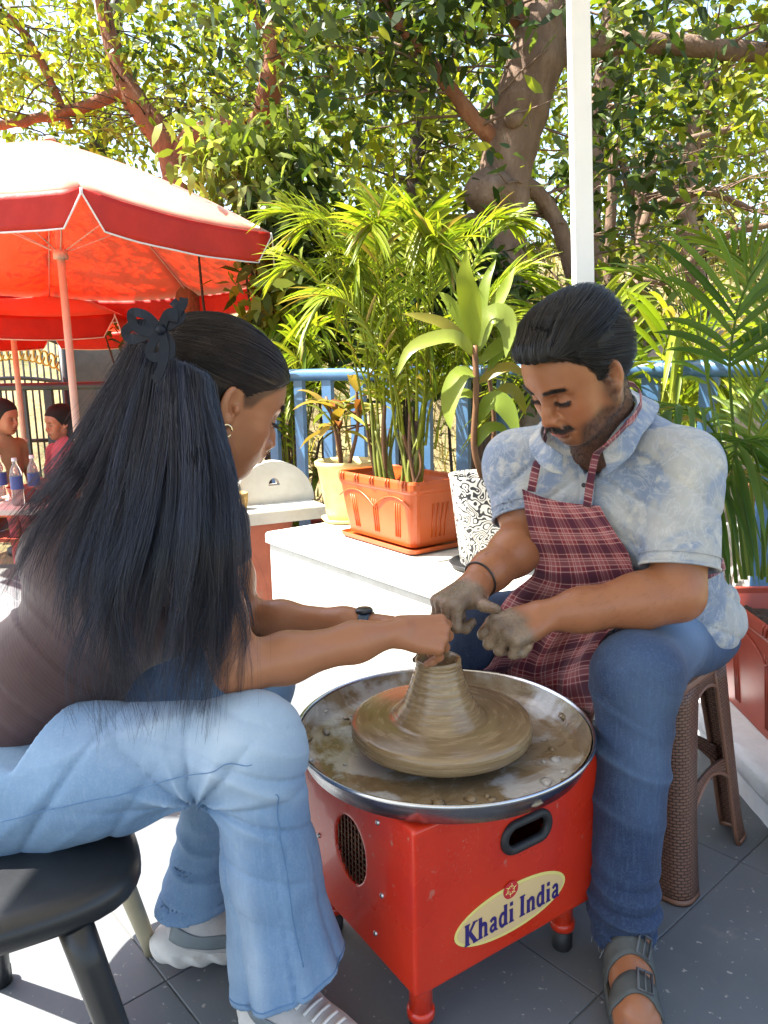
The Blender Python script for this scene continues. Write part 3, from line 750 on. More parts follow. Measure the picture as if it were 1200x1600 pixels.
# ================================================================== people: shared builders
def basis(psi, pitch, roll=0.):
    """columns: forward, left, up ; psi heading, pitch down"""
    cp, sp_ = math.cos(psi), math.sin(psi); ct, st_ = math.cos(pitch), math.sin(pitch)
    f = np.array([cp*ct, sp_*ct, -st_]); l = np.array([-sp_, cp, 0.]); u = np.cross(f, l)
    l2 = l*math.cos(roll)+u*math.sin(roll); u2 = np.cross(f, l2)
    return np.stack([f, l2, u2], 1)
def rotl(ax, a):
    return np.array(Matrix.Rotation(a, 3, Vector(ax)))
def head_prims(H, M, s=1., male=True):
    L = lambda x, y, z: H+M @ (np.array([x, y, z])*s)
    c = lambda a, b, ra, rb, k, op=1, flat=None: Cone(L(*a), L(*b), ra*s, rb*s, k*s, op, flat)
    e = lambda p, r, k, op=1, R_=None: Ell(L(*p), np.array(r)*s, k*s, op, M if R_ is None else M @ R_)
    P = [e((-.018, 0, .032), (.100, .077, .088), .02),
         e((.040, 0, .034), (.048, .058, .052), .05),
         c((.030, 0, -.01), (.044, 0, -.080), .058, .036, .03),
         e((.060, 0, .020), (.028, .048, .020), .02)]
    jw = 1.0 if male else .90
    for y in (-1, 1):
        P += [c((-.004, .058*y*jw, -.040), (.000, .054*y*jw, -.062), .017, .017, .035),
              c((.000, .054*y*jw, -.062), (.060, .018*y, -.098), .019, .016, .030),
              e((.052, .041*y, -.026), (.025, .022, .020), .028),
              e((.056, .034*y, -.055), (.024, .022, .026), .03),
              c((.086, .012*y, .017), (.068, .046*y, .018), .0085 if male else .006, .007, .016)]
    P += [e((.067, 0, -.099), (.018, .019, .015), .02)]
    for y in (-1, 1): P += [e((.094, .033*y, -.001), (.017, .019, .013), .018, -1)]
    for y in (-1, 1): P += [e((.0695, .0325*y, -.0015), (.0155, .0165, .0125), .004),
                            e((.0815, .0325*y, -.0085), (.008, .0155, .0035), .006)]
    nb = .0105 if male else .0085
    P += [c((.084, 0, .008), (.1000, 0, -.024), .0075, .0085, .014),
          c((.1000, 0, -.024), (.1085, 0, -.038), .0085, nb, .010)]
    for y in (-1, 1): P += [e((.0965, .0125*y, -.0425), (.0115, .0075, .0085), .008)]
    for y in (-1, 1): P += [e((.1025, .0068*y, -.0505), (.0055, .0034, .0035), .003, -1)]
    P += [e((.074, 0, -.066), (.0265, .031, .024), .022)]
    lp_ = 1.0 if male else 1.0
    P += [e((.0965, 0, -.0625), (.0085, .021, .0055), .007), e((.0945, 0, -.0745), (.0085, .0185, .0065), .007)]
    P += [c((.1065, 0, -.0685), (.090, .022, -.0685), .0016, .0010, .004, -1), c((.1065, 0, -.0685), (.090, -.022, -.0685), .0016, .0010, .004, -1)]
    P += [e((.090, 0, -.0855), (.010, .016, .0045), .010, -1)]
    if male:
        for y in (-1, 1):
            P += [c((.0985, .0195*y, -.043), (.0850, .0330*y, -.070), .0022, .0014, .008, -1), c((.0835, .018*y, -.0185), (.0755, .043*y, -.0175), .0018, .0010, .007, -1)]
        P += [c((.094, .006, .012), (.0925, .007, .027), .0012, .0008, .004, -1), c((.094, -.006, .012), (.0925, -.007, .027), .0012, .0008, .004, -1)]
    for y in (-1, 1):
        R_ = rotl((0, 0, 1), -.45*y) @ rotl((0, 1, 0), -.12)
        P += [e((-.010, .0785*y, -.010), (.0185, .0075, .0315), .007, 1, R_),
              e((-.005, .0835*y, -.004), (.010, .0060, .0200), .005, -1, R_),
              e((-.001, .0790*y, -.014), (.0055, .0065, .0075), .005, -1, R_),
              e((-.004, .0800*y, -.034), (.009, .0055, .010), .006, 1, R_),
              e((.004, .0765*y, -.012), (.005, .005, .007), .005)]
    return P, L
def to_local(P, H, M, s): return ((P-H) @ M)/s
def blob(L, c, r): return np.exp(-(((L-np.array(c))/np.array(r))**2).sum(1))
def mixc(C, w, col): return C*(1-w[:, None])+np.array(col)[None]*w[:, None]
def face_color(P, H, M, s, base, lip, dark, male):
    L = to_local(P, H, M, s); C = np.tile(np.array(base, float), (len(P), 1))
    C *= (1+.07*wob(P, 60)+.05*wob(P, 170))[:, None]
    for y in (-1, 1):
        C = mixc(C, .45*blob(L, (.07, .045*y, -.03), (.035, .022, .02)), (base[0]*1.12, base[1]*.82, base[2]*.75))
        C = mixc(C, .55*blob(L, (.085, .032*y, -.015), (.025, .018, .007)), (base[0]*.55, base[1]*.5, base[2]*.5))
        C = mixc(C, .45*blob(L, (.085, .032*y, .007), (.025, .02, .006)), (base[0]*.6, base[1]*.52, base[2]*.5))
        arc = -.0075+.10*((np.abs(L[:, 1])-.0325)**2)*12
        ll = np.exp(-((L[:, 2]-arc)/.0016)**2)*(np.abs(np.abs(L[:, 1])-.0325) < .0165)*(L[:, 0] > .072)*(np.sign(L[:, 1]) == y)
        C = mixc(C, np.clip(.95*ll, 0, 1), (.012, .008, .007))
    C = mixc(C, .45*blob(L, (.108, 0, -.038), (.016, .016, .012)), (base[0]*1.1, base[1]*.75, base[2]*.7))
    nost = blob(L, (.103, .0068, -.0512), (.005, .0042, .0035))+blob(L, (.103, -.0068, -.0512), (.005, .0042, .0035))
    C = mixc(C, np.clip(nost, 0, 1)*.95, (.02, .008, .006))
    lw = np.clip(1.7*np.exp(-((L[:, 1]/.021)**4+((L[:, 2]+.0685)/.0105)**4))*(L[:, 0] > .080)-.2, 0, 1)
    C = mixc(C, lw*.85, lip)
    C = mixc(C, np.exp(-((L[:, 2]+.0685)/.0014)**2)*(np.abs(L[:, 1]) < .022)*(L[:, 0] > .085)*.9, (.05, .015, .012))
    if male:
        n = np.clip(.92+.16*wob(P, 120), 0, 1)
        jawl = sstep(-.040, -.064, L[:, 2]+.22*np.maximum(L[:, 0]-.040, 0))*sstep(.088, .070, L[:, 0]-.001)*(1-.0*L[:, 0])
        burn = np.exp(-((L[:, 0]-.008)/.014)**2)*sstep(.03, .0, L[:, 2])*sstep(-.09, -.05, L[:, 2])*(np.abs(L[:, 1]) > .045)
        chin = blob(L, (.085, 0, -.100), (.03, .03, .016))
        mus = np.exp(-(((np.abs(L[:, 1])-.012)/.020)**4+((L[:, 2]+.0555+.25*np.abs(L[:, 1]))/.0065)**2))*(L[:, 0] > .07)
        w = np.clip(np.maximum.reduce([jawl*.9, burn*.95, chin*.8]), 0, 1)*n
        w *= 1-np.clip(lw*1.4, 0, 1)
        C = mixc(C, np.clip(w*.8, 0, .72), dark); C = mixc(C, np.clip(mus*.7, 0, .7), dark)
    return C, L
def hand_prims(Wr, X, Zb, side, s, fing, thumb):
    """X along the hand, Zb the back of the hand, thumb on side*Y (Y = Z x X)"""
    X = nrm(X); Zb = nrm(Zb-X*np.dot(Zb, X)); Y = np.cross(Zb, X)*side
    L = lambda x, y, z: Wr+(X*x+Y*y+Zb*z)*s
    P = []; ys = (.030, .010, -.010, -.029); kx = (.086, .090, .085, .076); ln = (.078, .086, .080, .063); rr_ = (.0098, .0102, .0096, .0084)
    for i in range(4):
        kn = L(kx[i], ys[i], .004 if i in (1, 2) else .0)
        P.append(Cone(L(.004, ys[i]*.55, 0), kn, .0160*s, .0115*s, .010*s))
        mcp, pip, dip, spr = [math.radians(q) for q in fing[i]]
        a = mcp; p = kn; r = rr_[i]*s
        for seg, (fr, add) in enumerate(((.46, 0), (.30, pip), (.24, dip))):
            a += add
            dv = X*math.cos(a)-Zb*math.sin(a); dv = nrm(dv*math.cos(spr)+Y*math.sin(spr))
            q = p+dv*ln[i]*fr*s
            P.append(Cone(p, q, r*(1.03-.06*seg), r*(.97-.08*seg), .0035*s if seg else .006*s)); p = q
            if seg < 2: P.append(Ell(q, [r*(1.04-.06*seg)]*3, .004*s))
    P.append(Ell(L(.045, 0, -.010), (.042*s, .034*s, .016*s), .014*s, 1, np.stack([X, Y, Zb], 1)))
    tp = [L(*q) for q in thumb]
    P.append(Cone(tp[0], tp[1], .0185*s, .0140*s, .018*s)); P.append(Cone(tp[1], tp[2], .0122*s, .0112*s, .007*s)); P.append(Cone(tp[2], tp[3], .0112*s, .0088*s, .004*s))
    return P
def crease(x, P=None, p=1.6, f=8.):
    c = (1-np.abs(np.sin(x*.5)))**p-.32
    return c if P is None else c*np.clip(.55+1.3*wob(P+1.7, f), 0, 1.25)
def groove(x, P, p=5., f=9., off=0.):
    return (1-np.abs(np.sin(x*.5)))**p*np.clip(.45+1.5*wob(P+2.3+off, f), 0, 1.2)
def limb(P, pts, rad, k=.03, flat=None):
    for i in range(len(pts)-1): P.append(Cone(pts[i], pts[i+1], rad[i], rad[i+1], k, 1, flat))
def skin_mat(name, ss=.12, wet=False):
    m = NT(name); c = m.vcol(); v = m.coord('Object')
    n = m.noise(v, 55, 4, .6); c = m.mix(m.math('MULTIPLY', n, .25), c, m.mix(1.0, c, (.62, .52, .48), 'MULTIPLY')); m.base(c)
    at = m.n('Attribute', attribute_name='Col'); wet = at.outputs['Alpha']
    rg = m.mix(wet, m.ramp(m.noise(v, 80, 3), [(.3, (.33,)*3), (.7, (.50,)*3)]), m.ramp(m.noise(v, 120, 4), [(.35, (.14,)*3), (.65, (.50,)*3)]))
    m.set(Roughness=rg, Specular_IOR_Level=.45)
    hb_ = m.math('MULTIPLY', m.noise(v, 95, 5, .65), wet); m.bump(hb_, .6, .006, m.bump(m.noise(v, 420, 3, .6), .18, .0006))
    m.b.inputs['Subsurface Weight'].default_value = ss; m.b.inputs['Subsurface Radius'].default_value = (.010, .004, .002); m.b.inputs['Subsurface Scale'].default_value = .6
    return m.m
SKIN = skin_mat('skin')
def hair_mat(name, c1, c2, rough=.33):
    m = NT(name); v = m.coord('Object'); m.base(m.ramp(m.noise(v, 30, 3), [(.35, c1), (.7, c2)]))
    m.set(Roughness=rough, Specular_IOR_Level=.45); m.b.inputs['Anisotropic'].default_value = .4; return m.m
def denim_mat(name, c1, c2, fade, sc=1.):
    m = NT(name); v = m.coord('Object'); a = m.vcol()
    tw = m.n('TexWave', i_Scale=210., i_Distortion=1.5, i_Detail=2.); tw.bands_direction = 'DIAGONAL'; m.l(v, tw.inputs[0])
    n = m.noise(v, 6, 5, .6); n2 = m.noise(v, 300, 3, .7)
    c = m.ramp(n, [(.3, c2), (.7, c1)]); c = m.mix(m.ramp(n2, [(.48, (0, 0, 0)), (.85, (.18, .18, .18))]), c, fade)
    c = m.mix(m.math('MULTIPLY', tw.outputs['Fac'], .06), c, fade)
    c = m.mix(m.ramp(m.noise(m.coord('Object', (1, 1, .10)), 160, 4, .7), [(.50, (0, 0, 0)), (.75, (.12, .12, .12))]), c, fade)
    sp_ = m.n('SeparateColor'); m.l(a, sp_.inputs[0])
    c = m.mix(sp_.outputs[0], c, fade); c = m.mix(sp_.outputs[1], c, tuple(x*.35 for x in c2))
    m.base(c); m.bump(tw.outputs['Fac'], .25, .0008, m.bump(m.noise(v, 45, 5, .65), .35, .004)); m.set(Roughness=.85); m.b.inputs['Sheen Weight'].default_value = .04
    return m.m
def scalp_strands(starts, dirs_fn, f, n, step, off0, off1, jit=.25, seed=1):
    """grow strands along a direction field, kept off the surface f by a growing offset"""
    r_ = np.random.default_rng(seed); P = np.array(starts, float); out = [P.copy()]
    for k in range(1, n):
        d = dirs_fn(P, k/n); g = grad(f, P); g /= np.linalg.norm(g, axis=1)[:, None]+1e-9
        d = d-g*(d*g).sum(1)[:, None]; d /= np.linalg.norm(d, axis=1)[:, None]+1e-9
        P = P+d*step
        P = snap(f, P, off0+(off1-off0)*k/n, 1)
        out.append(P.copy())
    return np.stack(out, 1)+r_.normal(0, 1, (len(P), 1, 3))*.0006
# ================================================================== the potter (seated on the brown stool)
man = thing('person', 'seated person in patterned grey blue polo shirt, maroon checked apron and dark jeans', 'person', (.66, 1.75, 0))
mS = .985
mM = basis(math.radians(211), math.radians(34), math.radians(-3)); mH = D(900, 580, 1.45)
hp, mL = head_prims(mH, mM, mS, True)
nb_ = V3(.470, 1.610, 1.015)
shL = V3(.598, 1.515, .950); elL = V3(.562, 1.425, .712); wrL = D(852, 962, 1.43)
shR = V3(.300, 1.735, .940); elR = V3(.312, 1.640, .775); wrR = D(742, 912, 1.50)
neck = [Cone(mL(-.030, 0, -.035), nb_, .058, .066, .03), Cone(mL(.01, 0, -.085), nb_+V3(-.03, -.04, -.03), .040, .055, .03)]
# --- hands rubbing clay off each other
hXL = nrm(D(772, 992, 1.39)-wrL)
handL = hand_prims(wrL, hXL, V3(-.15, -.50, .85), -1, 1.10, [(58, 84, 40, 5), (66, 88, 46, 1), (68, 90, 46, -3), (74, 96, 60, -6)],
                   [(.012, .012, -.012), (.045, .040, -.018), (.082, .044, -.020), (.108, .030, -.022)])
hXR = nrm(D(690, 948, 1.43)-wrR)
handR = hand_prims(wrR, hXR, V3(-.45, -.30, .84), 1, 1.10, [(62, 86, 40, 3), (68, 88, 44, 0), (70, 88, 44, -2), (70, 86, 44, -4)],
                   [(.010, .012, -.010), (.040, .040, -.010), (.058, .066, -.008), (.060, .094, -.010)])
def arm(sh, el, wr, r):
    P = []; m1 = el+(wr-el)*.28
    limb(P, [sh, sh+(el-sh)*.55, el], [r[0], r[1], r[2]], .03)
    limb(P, [el, m1, el+(wr-el)*.72, wr+(wr-el)*.02], [r[2]*.98, r[3], r[4], r[5]], .03)
    return P
armL = arm(shL, elL, wrL, (.062, .058, .047, .050, .039, .030))
armR = arm(shR, elR, wrR, (.060, .056, .046, .048, .038, .029))
torso = [Ell((.50, 1.665, .86), (.160, .095, .17), .05, 1, basis(math.radians(218), 0)[:, [1, 0, 2]]), Ell((.585, 1.725, .66), (.14, .11, .17), .06), Ell((.66, 1.765, .54), (.15, .13, .08), .05),
         Cone(nb_+V3(0, .01, -.05), shL+V3(0, 0, -.02), .045, .045, .05), Cone(nb_+V3(0, .01, -.05), shR+V3(0, 0, -.02), .045, .045, .05)]
# legs
hipL = V3(.670, 1.715, .545); knL = V3(.472, 1.372, .570); anL = V3(.446, 1.300, .075)
hipR = V3(.560, 1.83, .530); knR = V3(.190, 1.725, .545); anR = V3(.215, 1.80, .075)
ft = nrm(V3(-.16, -1, 0)); fs = nrm(V3(1, -.16, 0))
foot = [Cone(anL+V3(0, 0, .06), anL, .036, .038, .02), Cone(anL+V3(0, .03, -.03), anL+ft*.07+V3(0, 0, -.035), .030, .030, .03), Cone(anL+V3(0, -.01, .0), anL+ft*.12+V3(0, 0, -.033), .036, .024, .03),
        Cone(anL+ft*.05+V3(0, 0, -.035), anL+ft*.14+V3(0, 0, -.040), .030, .030, .03, 1, None)]
for k, (o, ln_, r) in enumerate(((-.030, .205, .0125), (-.010, .198, .0095), (.006, .190, .009), (.020, .180, .0085), (.032, .168, .008))):
    a = anL+ft*.13+fs*o*.9*1.0+V3(0, 0, -.042); foot += [Cone(a, anL+ft*ln_+fs*o+V3(0, 0, -.046), r*1.3, r, .010)]
footR = [Cone(anR+V3(0, 0, .06), anR, .042, .040, .02), Cone(anR+V3(0, .03, -.03), anR+V3(.0, -.14, -.04), .032, .028, .03)]
pieces = [sdf_mesh(hp+neck, *bounds(hp+neck, .02), .0021)]
nHead = len(pieces[0][0])
for h_, a_ in ((handL, armL), (handR, armR)):
    pr_ = a_+h_; pieces.append(sdf_mesh(pr_, *bounds(pr_, .02), .0026))
pr_ = torso; pieces.append(sdf_mesh(pr_, *bounds(pr_, .02), .010))
for f_ in (foot, footR): pieces.append(sdf_mesh(f_, *bounds(f_, .02), .003))
# shins under the jeans keep the body whole
for a, b, c in ((hipL, knL, anL), (hipR, knR, anR)):
    q = []; limb(q, [a, b], [.070, .050]); limb(q, [b, c+V3(0, 0, .05)], [.05, .036]); pieces.append(sdf_mesh(q, *bounds(q, .02), .010))
Vb, Qb = join(pieces)
def mfun(P):
    L = to_local(P, mH, mM, mS); x, y, z = L[:, 0], np.abs(L[:, 1]), L[:, 2]
    return L, x, y, z
def hairline(P):
    L, x, y, z = mfun(P)
    hl = np.interp(x, [-.12, -.06, -.035, -.018, -.004, .012, .024, .034, .060, .085, .12], [-.075, -.065, -.040, .022, .022, -.004, .004, .040, .068, .084, .088])
    hl = hl+np.where(x > .03, -.22*np.maximum(y-.030, 0)*0, 0)
    return z-hl
MSK = (.320, .128, .058)
Cb, Lb = face_color(Vb, mH, mM, mS, MSK, (.40, .105, .085), (.022, .017, .015), True)
isH = np.arange(len(Vb)) < nHead
hlv = hairline(Vb)*mS+.0035*wob(Vb, 110); Cb = mixc(Cb, np.clip(sstep(-.013, .004, hlv), 0, 1)*.8*(np.abs(Lb[:, 0]+.02) < .2)*(Lb[:, 2] > -.06)*(np.abs(Lb[:, 1]) < .0765), (.016, .012, .011))
flat_c = np.tile(np.array(MSK), (len(Vb), 1))*(1+.07*wob(Vb, 45)+.05*wob(Vb, 120))[:, None]
Cb = np.where(isH[:, None], Cb, flat_c)
def clayed(V, C, wr, X, amt_from, col1, col2):
    t = (V-wr) @ X; d = np.linalg.norm(V-wr, axis=1)
    n = wob(V, 70)*.5+wob(V, 160)*.5
    w = np.clip(sstep(amt_from, amt_from+.03, t+.018*n)*(d < .24), 0, 1)*np.clip(.98+.3*n, 0, 1)
    cc_ = np.array(col1)[None]*(1-np.clip(.5+.8*wob(V, 110), 0, 1)[:, None])+np.array(col2)[None]*np.clip(.5+.8*wob(V, 110), 0, 1)[:, None]
    sk_ = (wob(V, 150)+wob(V+.7, 260) > .92)*(t > -.20)*.8; w = np.maximum(w, sk_)
    return C*(1-w[:, None])+cc_*w[:, None], w
wetm = np.zeros(len(Vb)); idx = np.arange(len(Vb)); s1 = nHead+len(pieces[1][0]); s2 = s1+len(pieces[2][0])
mk = (idx >= nHead) & (idx < s1); Cb[mk], wetm[mk] = clayed(Vb[mk], Cb[mk], wrL, hXL, .035, (.13, .085, .055), (.27, .205, .14))
mk = (idx >= s1) & (idx < s2); Cb[mk], wetm[mk] = clayed(Vb[mk], Cb[mk], wrR, hXR, .012, (.12, .078, .050), (.25, .185, .125))
part('body', fast_mesh('body', Vb, Qb, True, None, np.concatenate([Cb, wetm[:, None]], 1)), SKIN, man)

# fine hair on the forearms
def arm_hair(P_, el, wr, n, seed):
    q = np.random.default_rng(seed); a0 = el+(wr-el)*q.uniform(-.05, .92, n)[:, None]; d = q.normal(0, 1, (n, 3)); ax = nrm(wr-el); d -= np.outer(d @ ax, ax); d /= np.linalg.norm(d, axis=1)[:, None]
    f = lambda X_: sdf(P_, X_); P0 = snap(f, a0+d*.04, 0., 5); g = grad(f, P0); g /= np.linalg.norm(g, axis=1)[:, None]+1e-9
    dr = nrm(ax+V3(0, 0, -.5))[None]+q.normal(0, .35, (n, 3)); dr -= g*(dr*g).sum(1)[:, None]; dr /= np.linalg.norm(dr, axis=1)[:, None]
    t = np.linspace(0, 1, 4)[None, :, None]; L = q.uniform(.006, .014, n)[:, None, None]
    return P0[:, None]+(dr[:, None]*t+g[:, None]*(.35*t-.30*t*t))*L
AH = np.concatenate([arm_hair(armL, elL, wrL, 420, 3), arm_hair(armR, elR, wrR, 300, 4)])
V, Q = strands(AH, np.full(len(AH), .00013), .4)
part('arm_hair', fast_mesh('arm_hair', V, Q), simple('arm_hair', (.03, .02, .015), rough=.6, bump=0), man, kind='stuff')
# --- hair
HAIRM = hair_mat('black_hair', (.008, .008, .009), (.022, .020, .020), .36)
e_ = lambda p, r, k=.03: Ell(mL(*p), np.array(r)*mS, k*mS, 1, mM)
hairM = [e_((-.024, 0, .046), (.103, .082, .082)), e_((.035, .012, .092), (.064, .062, .034)), e_((-.030, 0, .096), (.078, .064, .034)), e_((-.066, 0, .02), (.052, .074, .082)), e_((.000, .050, .060), (.050, .034, .050)), e_((.000, -.050, .060), (.050, .034, .050)), e_((.082, .015, .098), (.026, .046, .017), .02),
         Fn(hairline, .010, -1)]
HBASE = hair_mat('hair_base', (.006, .006, .006), (.012, .011, .011), .8)
fhair = lambda P: sdf(hairM, P)
Vh, Qh = sdf_mesh(hairM, *bounds(hairM, .02), .003, lambda P: .0022*np.sin(to_local(P, mH, mM, mS)[:, 1]*420+6*wob(P, 25))*1.0)
hm = part('hair', fast_mesh('hair', Vh, Qh), HBASE, man)
r_ = np.random.default_rng(21); Lh = to_local(Vh, mH, mM, mS)
ok = np.nonzero((Lh[:, 2] > -.06))[0]; st_i = r_.choice(ok, 6500)
def flow(P, t):
    L = to_local(P, mH, mM, mS); d = np.zeros_like(L); side = np.sign(L[:, 1])
    top = sstep(.06, .10, L[:, 2])
    d[:, 0] = -1+.25*wob(P, 30); d[:, 1] = .25*wob(P+2, 30)-.30*top
    d[:, 2] = np.where(L[:, 2] < .075, -.55, .0)+.55*sstep(.04, .09, L[:, 0])*(1-t)
    return d @ mM.T
Pm = scalp_strands(Vh[st_i], flow, fhair, 10, .0095, .0004, .0095, seed=4)
V, Q = strands(Pm, r_.uniform(.00035, .0009, len(Pm)), .25)
part('hair_strands', fast_mesh('hair_strands', V, Q), HAIRM, hm)
# beard, moustache, brows, lashes
Vf = pieces[0][0]; Lf = to_local(Vf, mH, mM, mS); dk = Cb[:nHead].mean(1)
def tufts(mask, n, dirf, ln_, r, seg=4, seed=1, drop=.3):
    q = np.random.default_rng(seed); I = np.nonzero(mask)[0]
    if len(I) == 0: return np.zeros((0, seg, 3))
    I = q.choice(I, n); P0 = Vf[I]+q.normal(0, .0008, (n, 3)); L = Lf[I]
    g = grad(lambda P: sdf(hp+neck, P), P0); g /= np.linalg.norm(g, axis=1)[:, None]
    d = dirf(L, q) @ mM.T; d = d/np.linalg.norm(d, axis=1)[:, None]
    t = np.linspace(0, 1, seg)[None, :, None]; l_ = (ln_*q.uniform(.6, 1.2, n))[:, None, None]
    return P0[:, None]+(d[:, None]*t+g[:, None]*(drop*t-.15*t*t))*l_
hl_f = hairline(Vf)
hlt = tufts((hl_f > -.007) & (hl_f < .006) & (Lf[:, 0] > .0) & (Lf[:, 2] > -.01), 900, lambda L, q: np.stack([-.8+.2*q.normal(size=len(L)), .35*q.normal(size=len(L)), .45+0*L[:, 0]], 1), .020, 1, 5, 12, .55)
brd = tufts((dk < .085) & (Lf[:, 0] < .095) & (Lf[:, 2] < .03), 6500, lambda L, q: np.stack([.2+0*L[:, 0], .3*q.normal(size=len(L)), -1+0*L[:, 0]], 1), .0055, 1, 4, 2)
mus = tufts((np.abs(Lf[:, 1]) < .030) & (np.abs(Lf[:, 2]+.0555+.25*np.abs(Lf[:, 1])) < .0055) & (Lf[:, 0] > .07), 620, lambda L, q: np.stack([.1+0*L[:, 0], np.sign(L[:, 1])*.8+.25*q.normal(size=len(L)), -.9+0*L[:, 0]], 1), .0095, 1, 4, 3)
yb = np.abs(Lf[:, 1]); arcb = .0185+.004*np.sin((yb-.010)/.040*2.6)
brow = tufts((yb > .010) & (yb < .050) & (np.abs(Lf[:, 2]-arcb) < .0034-.03*np.maximum(yb-.035, 0)) & (Lf[:, 0] > .04), 620, lambda L, q: np.stack([-.2+0*L[:, 0], np.sign(L[:, 1])*1., .25*q.normal(size=len(L))+.15], 1), .0090, 1, 4, 5)
lash, lash2 = [tufts((np.sign(Lf[:, 1]) == y_) & (np.abs(yb-.0325) < .0165) & (np.abs(Lf[:, 2]+.0075) < .0018) & (Lf[:, 0] > .074), 160, lambda L, q: np.stack([1+0*L[:, 0], np.sign(L[:, 1])*.3, -.5+0*L[:, 0]], 1), .0075, 1, 4, 6, .0) for y_ in (-1, 1)]
for nm, S_, rr_ in (('hairline_strands', hlt, .00035), ('beard', brd, .00030), ('moustache', mus, .00026), ('eyebrows', brow, .00030), ('eyelashes', lash, .00028), ('eyelashes', lash2, .00028)):
    if len(S_): V, Q = strands(S_, np.full(len(S_), rr_), .4); part(nm, fast_mesh(nm, V, Q), HAIRM, man)

# --- shirt
m = NT('polo_print'); v = m.coord('Object'); n = m.noise(v, 7.5, 4, .55, .8); n2 = m.noise(v, 16, 5, .6, 1.6)
c = m.ramp(n, [(.32, (.42, .415, .39)), (.46, (.33, .345, .355)), (.53, (.205, .255, .345)), (.60, (.170, .220, .315)), (.72, (.32, .34, .37))])
c = m.mix(m.ramp(n2, [(.48, (0, 0, 0)), (.50, (.32, .32, .32)), (.515, (.32, .32, .32)), (.535, (0, 0, 0))]), c, (.52, .53, .55))
c = m.mix(m.ramp(m.noise(v, 23, 3), [(.58, (0, 0, 0)), (.66, (.5, .5, .5))]), c, (.55, .53, .47))
m.base(c); m.bump(m.noise(v, 700, 2), .15, .0006, m.bump(m.noise(v, 17, 4, .55), .55, .02)); m.set(Roughness=.85); m.b.inputs['Sheen Weight'].default_value = .1
SHIRT = m.m
bR = nrm(shL-shR); bR[2] = 0; bR = nrm(bR); bF = np.array([-(-bR[1]), 0, 0]); bF = np.cross(V3(0, 0, 1), bR)*-1.0
if bF[1] > 0: bF = -bF
MB3 = np.stack([bR, bF, V3(0, 0, 1)], 1)
hemL = shL+(elL-shL)*.80; hemR = shR+(elR-shR)*.72
shirtP = [Ell((.488, 1.655, .855), (.205, .140, .205), .06, 1, MB3), Ell((.575, 1.715, .67), (.190, .158, .185), .08, 1, MB3), Ell((.655, 1.765, .565), (.195, .175, .12), .06, 1, MB3),
          Cone(nb_+V3(.01, .02, -.035), shL+V3(-.01, .01, -.012), .070, .074, .06), Cone(nb_+V3(.0, .03, -.035), shR+V3(.01, 0, -.012), .070, .072, .06),
          Ell((.535, 1.665, .945), (.12, .10, .075), .06, 1, MB3),
          Cone(shL, hemL, .070, .0745, .045), Cone(shR, hemR, .068, .069, .045)]
aL = nrm(elL-shL); aR = nrm(elR-shR)
def slv(c, n, r): return Fn(lambda P: np.maximum(np.linalg.norm((P-c)-np.outer((P-c) @ n, n), axis=1)-r+shirt_disp(P), np.abs((P-c) @ n-.05)-.085), .006, -1)
shirtX = [slv(hemL, aL, .067), slv(hemR, aR, .063)]
def cutcap(c, n, r): return Fn(lambda P: np.maximum(-((P-c) @ n), np.linalg.norm((P-c)-np.outer((P-c) @ n, n), axis=1)-r), .003, -1)
shirtX += [cutcap(hemL, aL, .11), cutcap(hemR, aR, .10), Half((0, 0, .512), (0, 0, -1), .004, -1)]
# open neck
nv = nrm(V3(-.35, -.45, .95)); shirtX += [Cone(nb_+V3(.006, .010, .10), nb_+V3(-.002, -.008, -.02), .056, .050, .010, -1), Cone(nb_+V3(-.015, -.03, .05), nb_+bF*.075+V3(0, 0, -.075), .052, .016, .012, -1)]
def shirt_disp(P):
    q = P-shL; t = q @ aL; d1 = np.exp(-((np.linalg.norm(P-(shL+V3(-.075, -.03, -.10)), axis=1))/.085)**2)
    f1 = -crease((P @ nrm(V3(.75, .1, .9)))*130+5*wob(P, 8), P)*.013*d1
    f2 = -crease((P @ nrm(V3(.3, .1, 1.)))*95+6*wob(P, 8), P)*.011*np.exp(-((P[:, 2]-.61)/.085)**2)
    q2 = np.exp(-((np.linalg.norm(P-(shR+V3(.02, -.05, -.12)), axis=1))/.08)**2); f3 = -crease((P @ nrm(V3(-.5, .2, 1.)))*120+5*wob(P, 9), P)*.011*q2
    d4 = np.exp(-((np.linalg.norm(P-(shL+aL*.15), axis=1))/.09)**2); f4 = -crease((P @ nrm(V3(.9, -.5, .55)))*100+5*wob(P, 8), P)*.009*d4
    g1 = groove((P @ nrm(V3(.7, .1, .9)))*95+6*wob(P, 7), P, 4.)*.012*np.exp(-((np.linalg.norm(P-(shL+V3(-.06, -.03, -.10)), axis=1))/.13)**2)
    g2 = groove((P @ nrm(V3(.35, .1, 1.)))*80+7*wob(P, 7), P, 4.)*.013*np.exp(-((P[:, 2]-.62)/.11)**2)
    g3 = groove((P @ nrm(V3(.9, -.4, .5)))*80+6*wob(P, 6), P, 4., 8., .6)*.008*np.exp(-((np.linalg.norm(P-(shL+aL*.12), axis=1))/.12)**2)
    g4 = groove((P @ nrm(V3(-.5, .2, 1.)))*90+6*wob(P, 7), P, 4.)*.010*np.exp(-((np.linalg.norm(P-(shR+aR*.10), axis=1))/.12)**2)
    return g1+g2+g3+g4+f1+f2+f3+f4+.0036*wob(P, 20)+.0014*wob(P, 48)
f_shirt = lambda P: sdf(shirtP, P)
V, Q = sdf_mesh(shirtP+[Dp(shirt_disp)]+shirtX, *bounds(shirtP, .03), .0042)
shirt = part('polo_shirt', fast_mesh('polo_shirt', V, Q), SHIRT, man)
